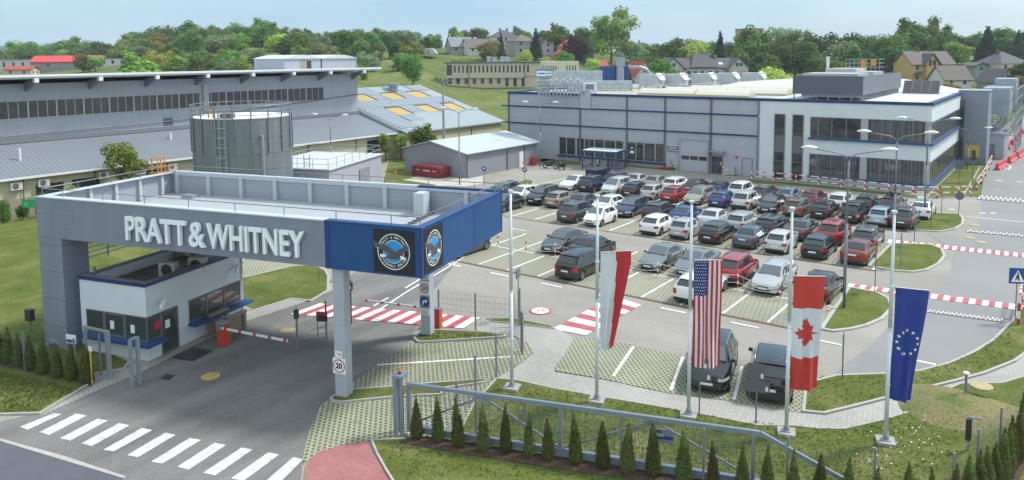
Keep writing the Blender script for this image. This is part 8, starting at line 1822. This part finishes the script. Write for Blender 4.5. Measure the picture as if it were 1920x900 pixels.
# buildings beyond the hall at the left
house(-417.4,154.85, 30, 14, 5.2, 0.3, 0.1, 'flat', hmat('far white hall',(0.45,0.47,0.5)), rf_lg, 'far white industrial hall at the left edge with small square windows', 1, 7, chim=0, cat='hall', name='industrial_hall')
house(-365.73,159.32, 28, 13, 3.2, 2.6, 0.2, 'gable', hmat('far grey wall',(0.25,0.24,0.24)), hmat('bright red roof',(0.50,0.05,0.06)), 'long low building with bright red roof beyond the production hall', 1, 2, chim=0, cat='building', name='red_roof_building')
house(-343.52,166.97, 15, 8, 3.2, 0.25, 0.15, 'flat', wl_w, rf_lg, 'low white flat roofed building right of the red roofed one', 1, 4, chim=0, cat='building', name='flat_building')
house(-361.52,137.59, 11, 7, 2.6, 1.3, 0.1, 'gable', wl_b, rf_rd, 'small red roofed kiosk below the far white hall', 1, 2, chim=0, cat='building', name='kiosk')
gh_ = empty('polytunnel', (-224.14,244.8, 0), R0, label='small pale half round polytunnel on the ridge at the end of the wood', cat='greenhouse'); gh_.location.z = G_(gh_.location.x, gh_.location.y)+1.0
b = MB(); b.wall([(3.2*cos(pi*i/10), 2.6*sin(pi*i/10)) for i in range(11)], 'y', -4, 4); b.build('cover', mat('film', (0.45,0.52,0.55), 0.4), gh_); MB().box(-0.5,0.5,-4.1,-4.01,0,1.9).build('door', frame_l, gh_)
# far wooded ridges
fh_m = mat_grass('far wood', (0.035,0.075,0.045), (0.05,0.09,0.05), (0.075,0.11,0.06), 0.01, 0.06)
for k, (dist, zt_) in enumerate(((1500,26),(2600,62))):
    b = MB(); n = 160; rng = random.Random(k+3)
    for i in range(n+1):
        a = fa+radians(-48+96*i/n); hgt = zt_*(0.62+0.25*sin(i*0.13+k*2)+0.13*sin(i*0.41+k)+0.06*rng.random())
        for (dd, z) in ((0,-5),(30,hgt*0.8),(70,hgt),(260,hgt*0.9),(400,-5)): b.v.append(((dist+dd)*cos(a), (dist+dd)*sin(a), z))
    for i in range(n):
        for j in range(4): b.f.append((i*5+j, (i+1)*5+j, (i+1)*5+j+1, i*5+j+1)); b.m.append(0)
    structure('hills', b, fh_m, smooth=True)
structure('hill_road', MB().add([(x,y,G_(x,y)+0.25) for x,y in ((-164.86,251.15),(-152.77,247.63),(-132.8,227.55),(-131.31,228.65),(-155.29,255.7),(-167.29,256.81))], [(0,1,4,5),(1,2,3,4)]), mat('pale track', (0.4,0.39,0.36), 0.9))
# white daisies and tufts in the nearer lawns
random.seed(9)
tf = MB()
def tuft(x, y, z, h, k=5):
    for _ in range(k):
        a = random.uniform(0,6.28); r = random.uniform(0,0.06); q = random.uniform(0.5,1.2)*h; dx, dy = 0.02*cos(a+1.57), 0.02*sin(a+1.57); bx_, by_ = x+r*cos(a), y+r*sin(a)
        tf.add([(bx_-dx,by_-dy,z),(bx_+dx,by_+dy,z),(bx_+0.5*q*cos(a),by_+0.5*q*sin(a),z+q)], [(0,1,2)])
def in_poly(x, y, P):
    c = False
    for i in range(len(P)):
        (x0,y0),(x1,y1) = P[i],P[i-1]
        if (y0 > y) != (y1 > y) and x < (x1-x0)*(y-y0)/(y1-y0)+x0: c = not c
    return c
LW = [[(-19.74,18.32),(-18.75,19.97),(-18.84,22.78),(-19.65,25.6),(-17.25,26.45),(-13.47,27.36),(-10.55,28.03),(-7.95,29.03),(-6.34,29.88),(-4.38,33.09),(-3.47,36.12),(-2.52,30.63),(-3.56,26.23),(-7.55,22.66),(-14.07,20.23),(-17.63,17.68)], [(-7.97,30.81),(-8.36,32.64),(-7.64,34.67),(-4.82,37.51),(-2.95,41.47),(-1.95,46.56),(-1.45,41.37),(-3.24,37.79),(-5.53,34.03),(-7.26,31.03)], [(-39.11,13.17),(-34.01,14.4),(-33.85,13.26),(-33.35,12.44),(-34.45,11.49)], [(-24.11,20.14),(-24.51,20.84),(-21.38,23.84),(-20.16,25.1),(-21.2,23.64),(-22.27,22.12)], [(-25.91,27.33),(-26.45,28.31),(-22.74,30.11),(-24.36,28.42)]]
for P, n_, h in zip(LW, (11000, 2600, 2200, 500, 500), (0.08,0.075,0.09,0.1,0.16)):
    xs = [p[0] for p in P]; ys = [p[1] for p in P]; c_ = 0
    while c_ < n_:
        x, y = random.uniform(min(xs),max(xs)), random.uniform(min(ys),max(ys)); c_ += 1
        if in_poly(x, y, P): tuft(x, y, 0.09, h*random.uniform(0.5,1.3), 4)
tf.build('grass_tufts', mat_leaf('grass blades', (0.135,0.18,0.05), 0.4), kind='stuff')
dz_ = MB(); P = [(-6.45,28.75),(-4.42,31.71),(-3.08,34.3),(-2.25,33.26),(-2.99,28.98),(-4.72,27.33)]; c_ = 0
while c_ < 110:
    x, y = random.uniform(min(p[0] for p in P), max(p[0] for p in P)), random.uniform(min(p[1] for p in P), max(p[1] for p in P)); c_ += 1
    if in_poly(x, y, P): s_ = random.uniform(0.015,0.03); z = 0.17+random.uniform(0,0.08); dz_.add([(x-s_,y-s_,z),(x+s_,y-s_,z+.02),(x+s_,y+s_,z),(x-s_,y+s_,z+.01)], [(0,1,2,3)])
dz_.build('daisies', sign_w, kind='stuff')

# ================================================================== air
hz = bpy.data.materials.new('haze air'); hz.use_nodes = True; t = hz.node_tree; t.nodes.remove(t.nodes['Principled BSDF'])
pv = t.nodes.new('ShaderNodeVolumePrincipled'); pv.inputs['Color'].default_value = (0.8,0.9,1.0,1); pv.inputs['Density'].default_value = 0.00019; pv.inputs['Anisotropy'].default_value = 0.0
t.links.new(pv.outputs[0], [q for q in t.nodes if q.type == 'OUTPUT_MATERIAL'][0].inputs['Volume'])
MB().box(-4300,4300,-4300,4300,-7,130).build('haze', hz, kind='stuff')
SC.cycles.volume_bounces = 0
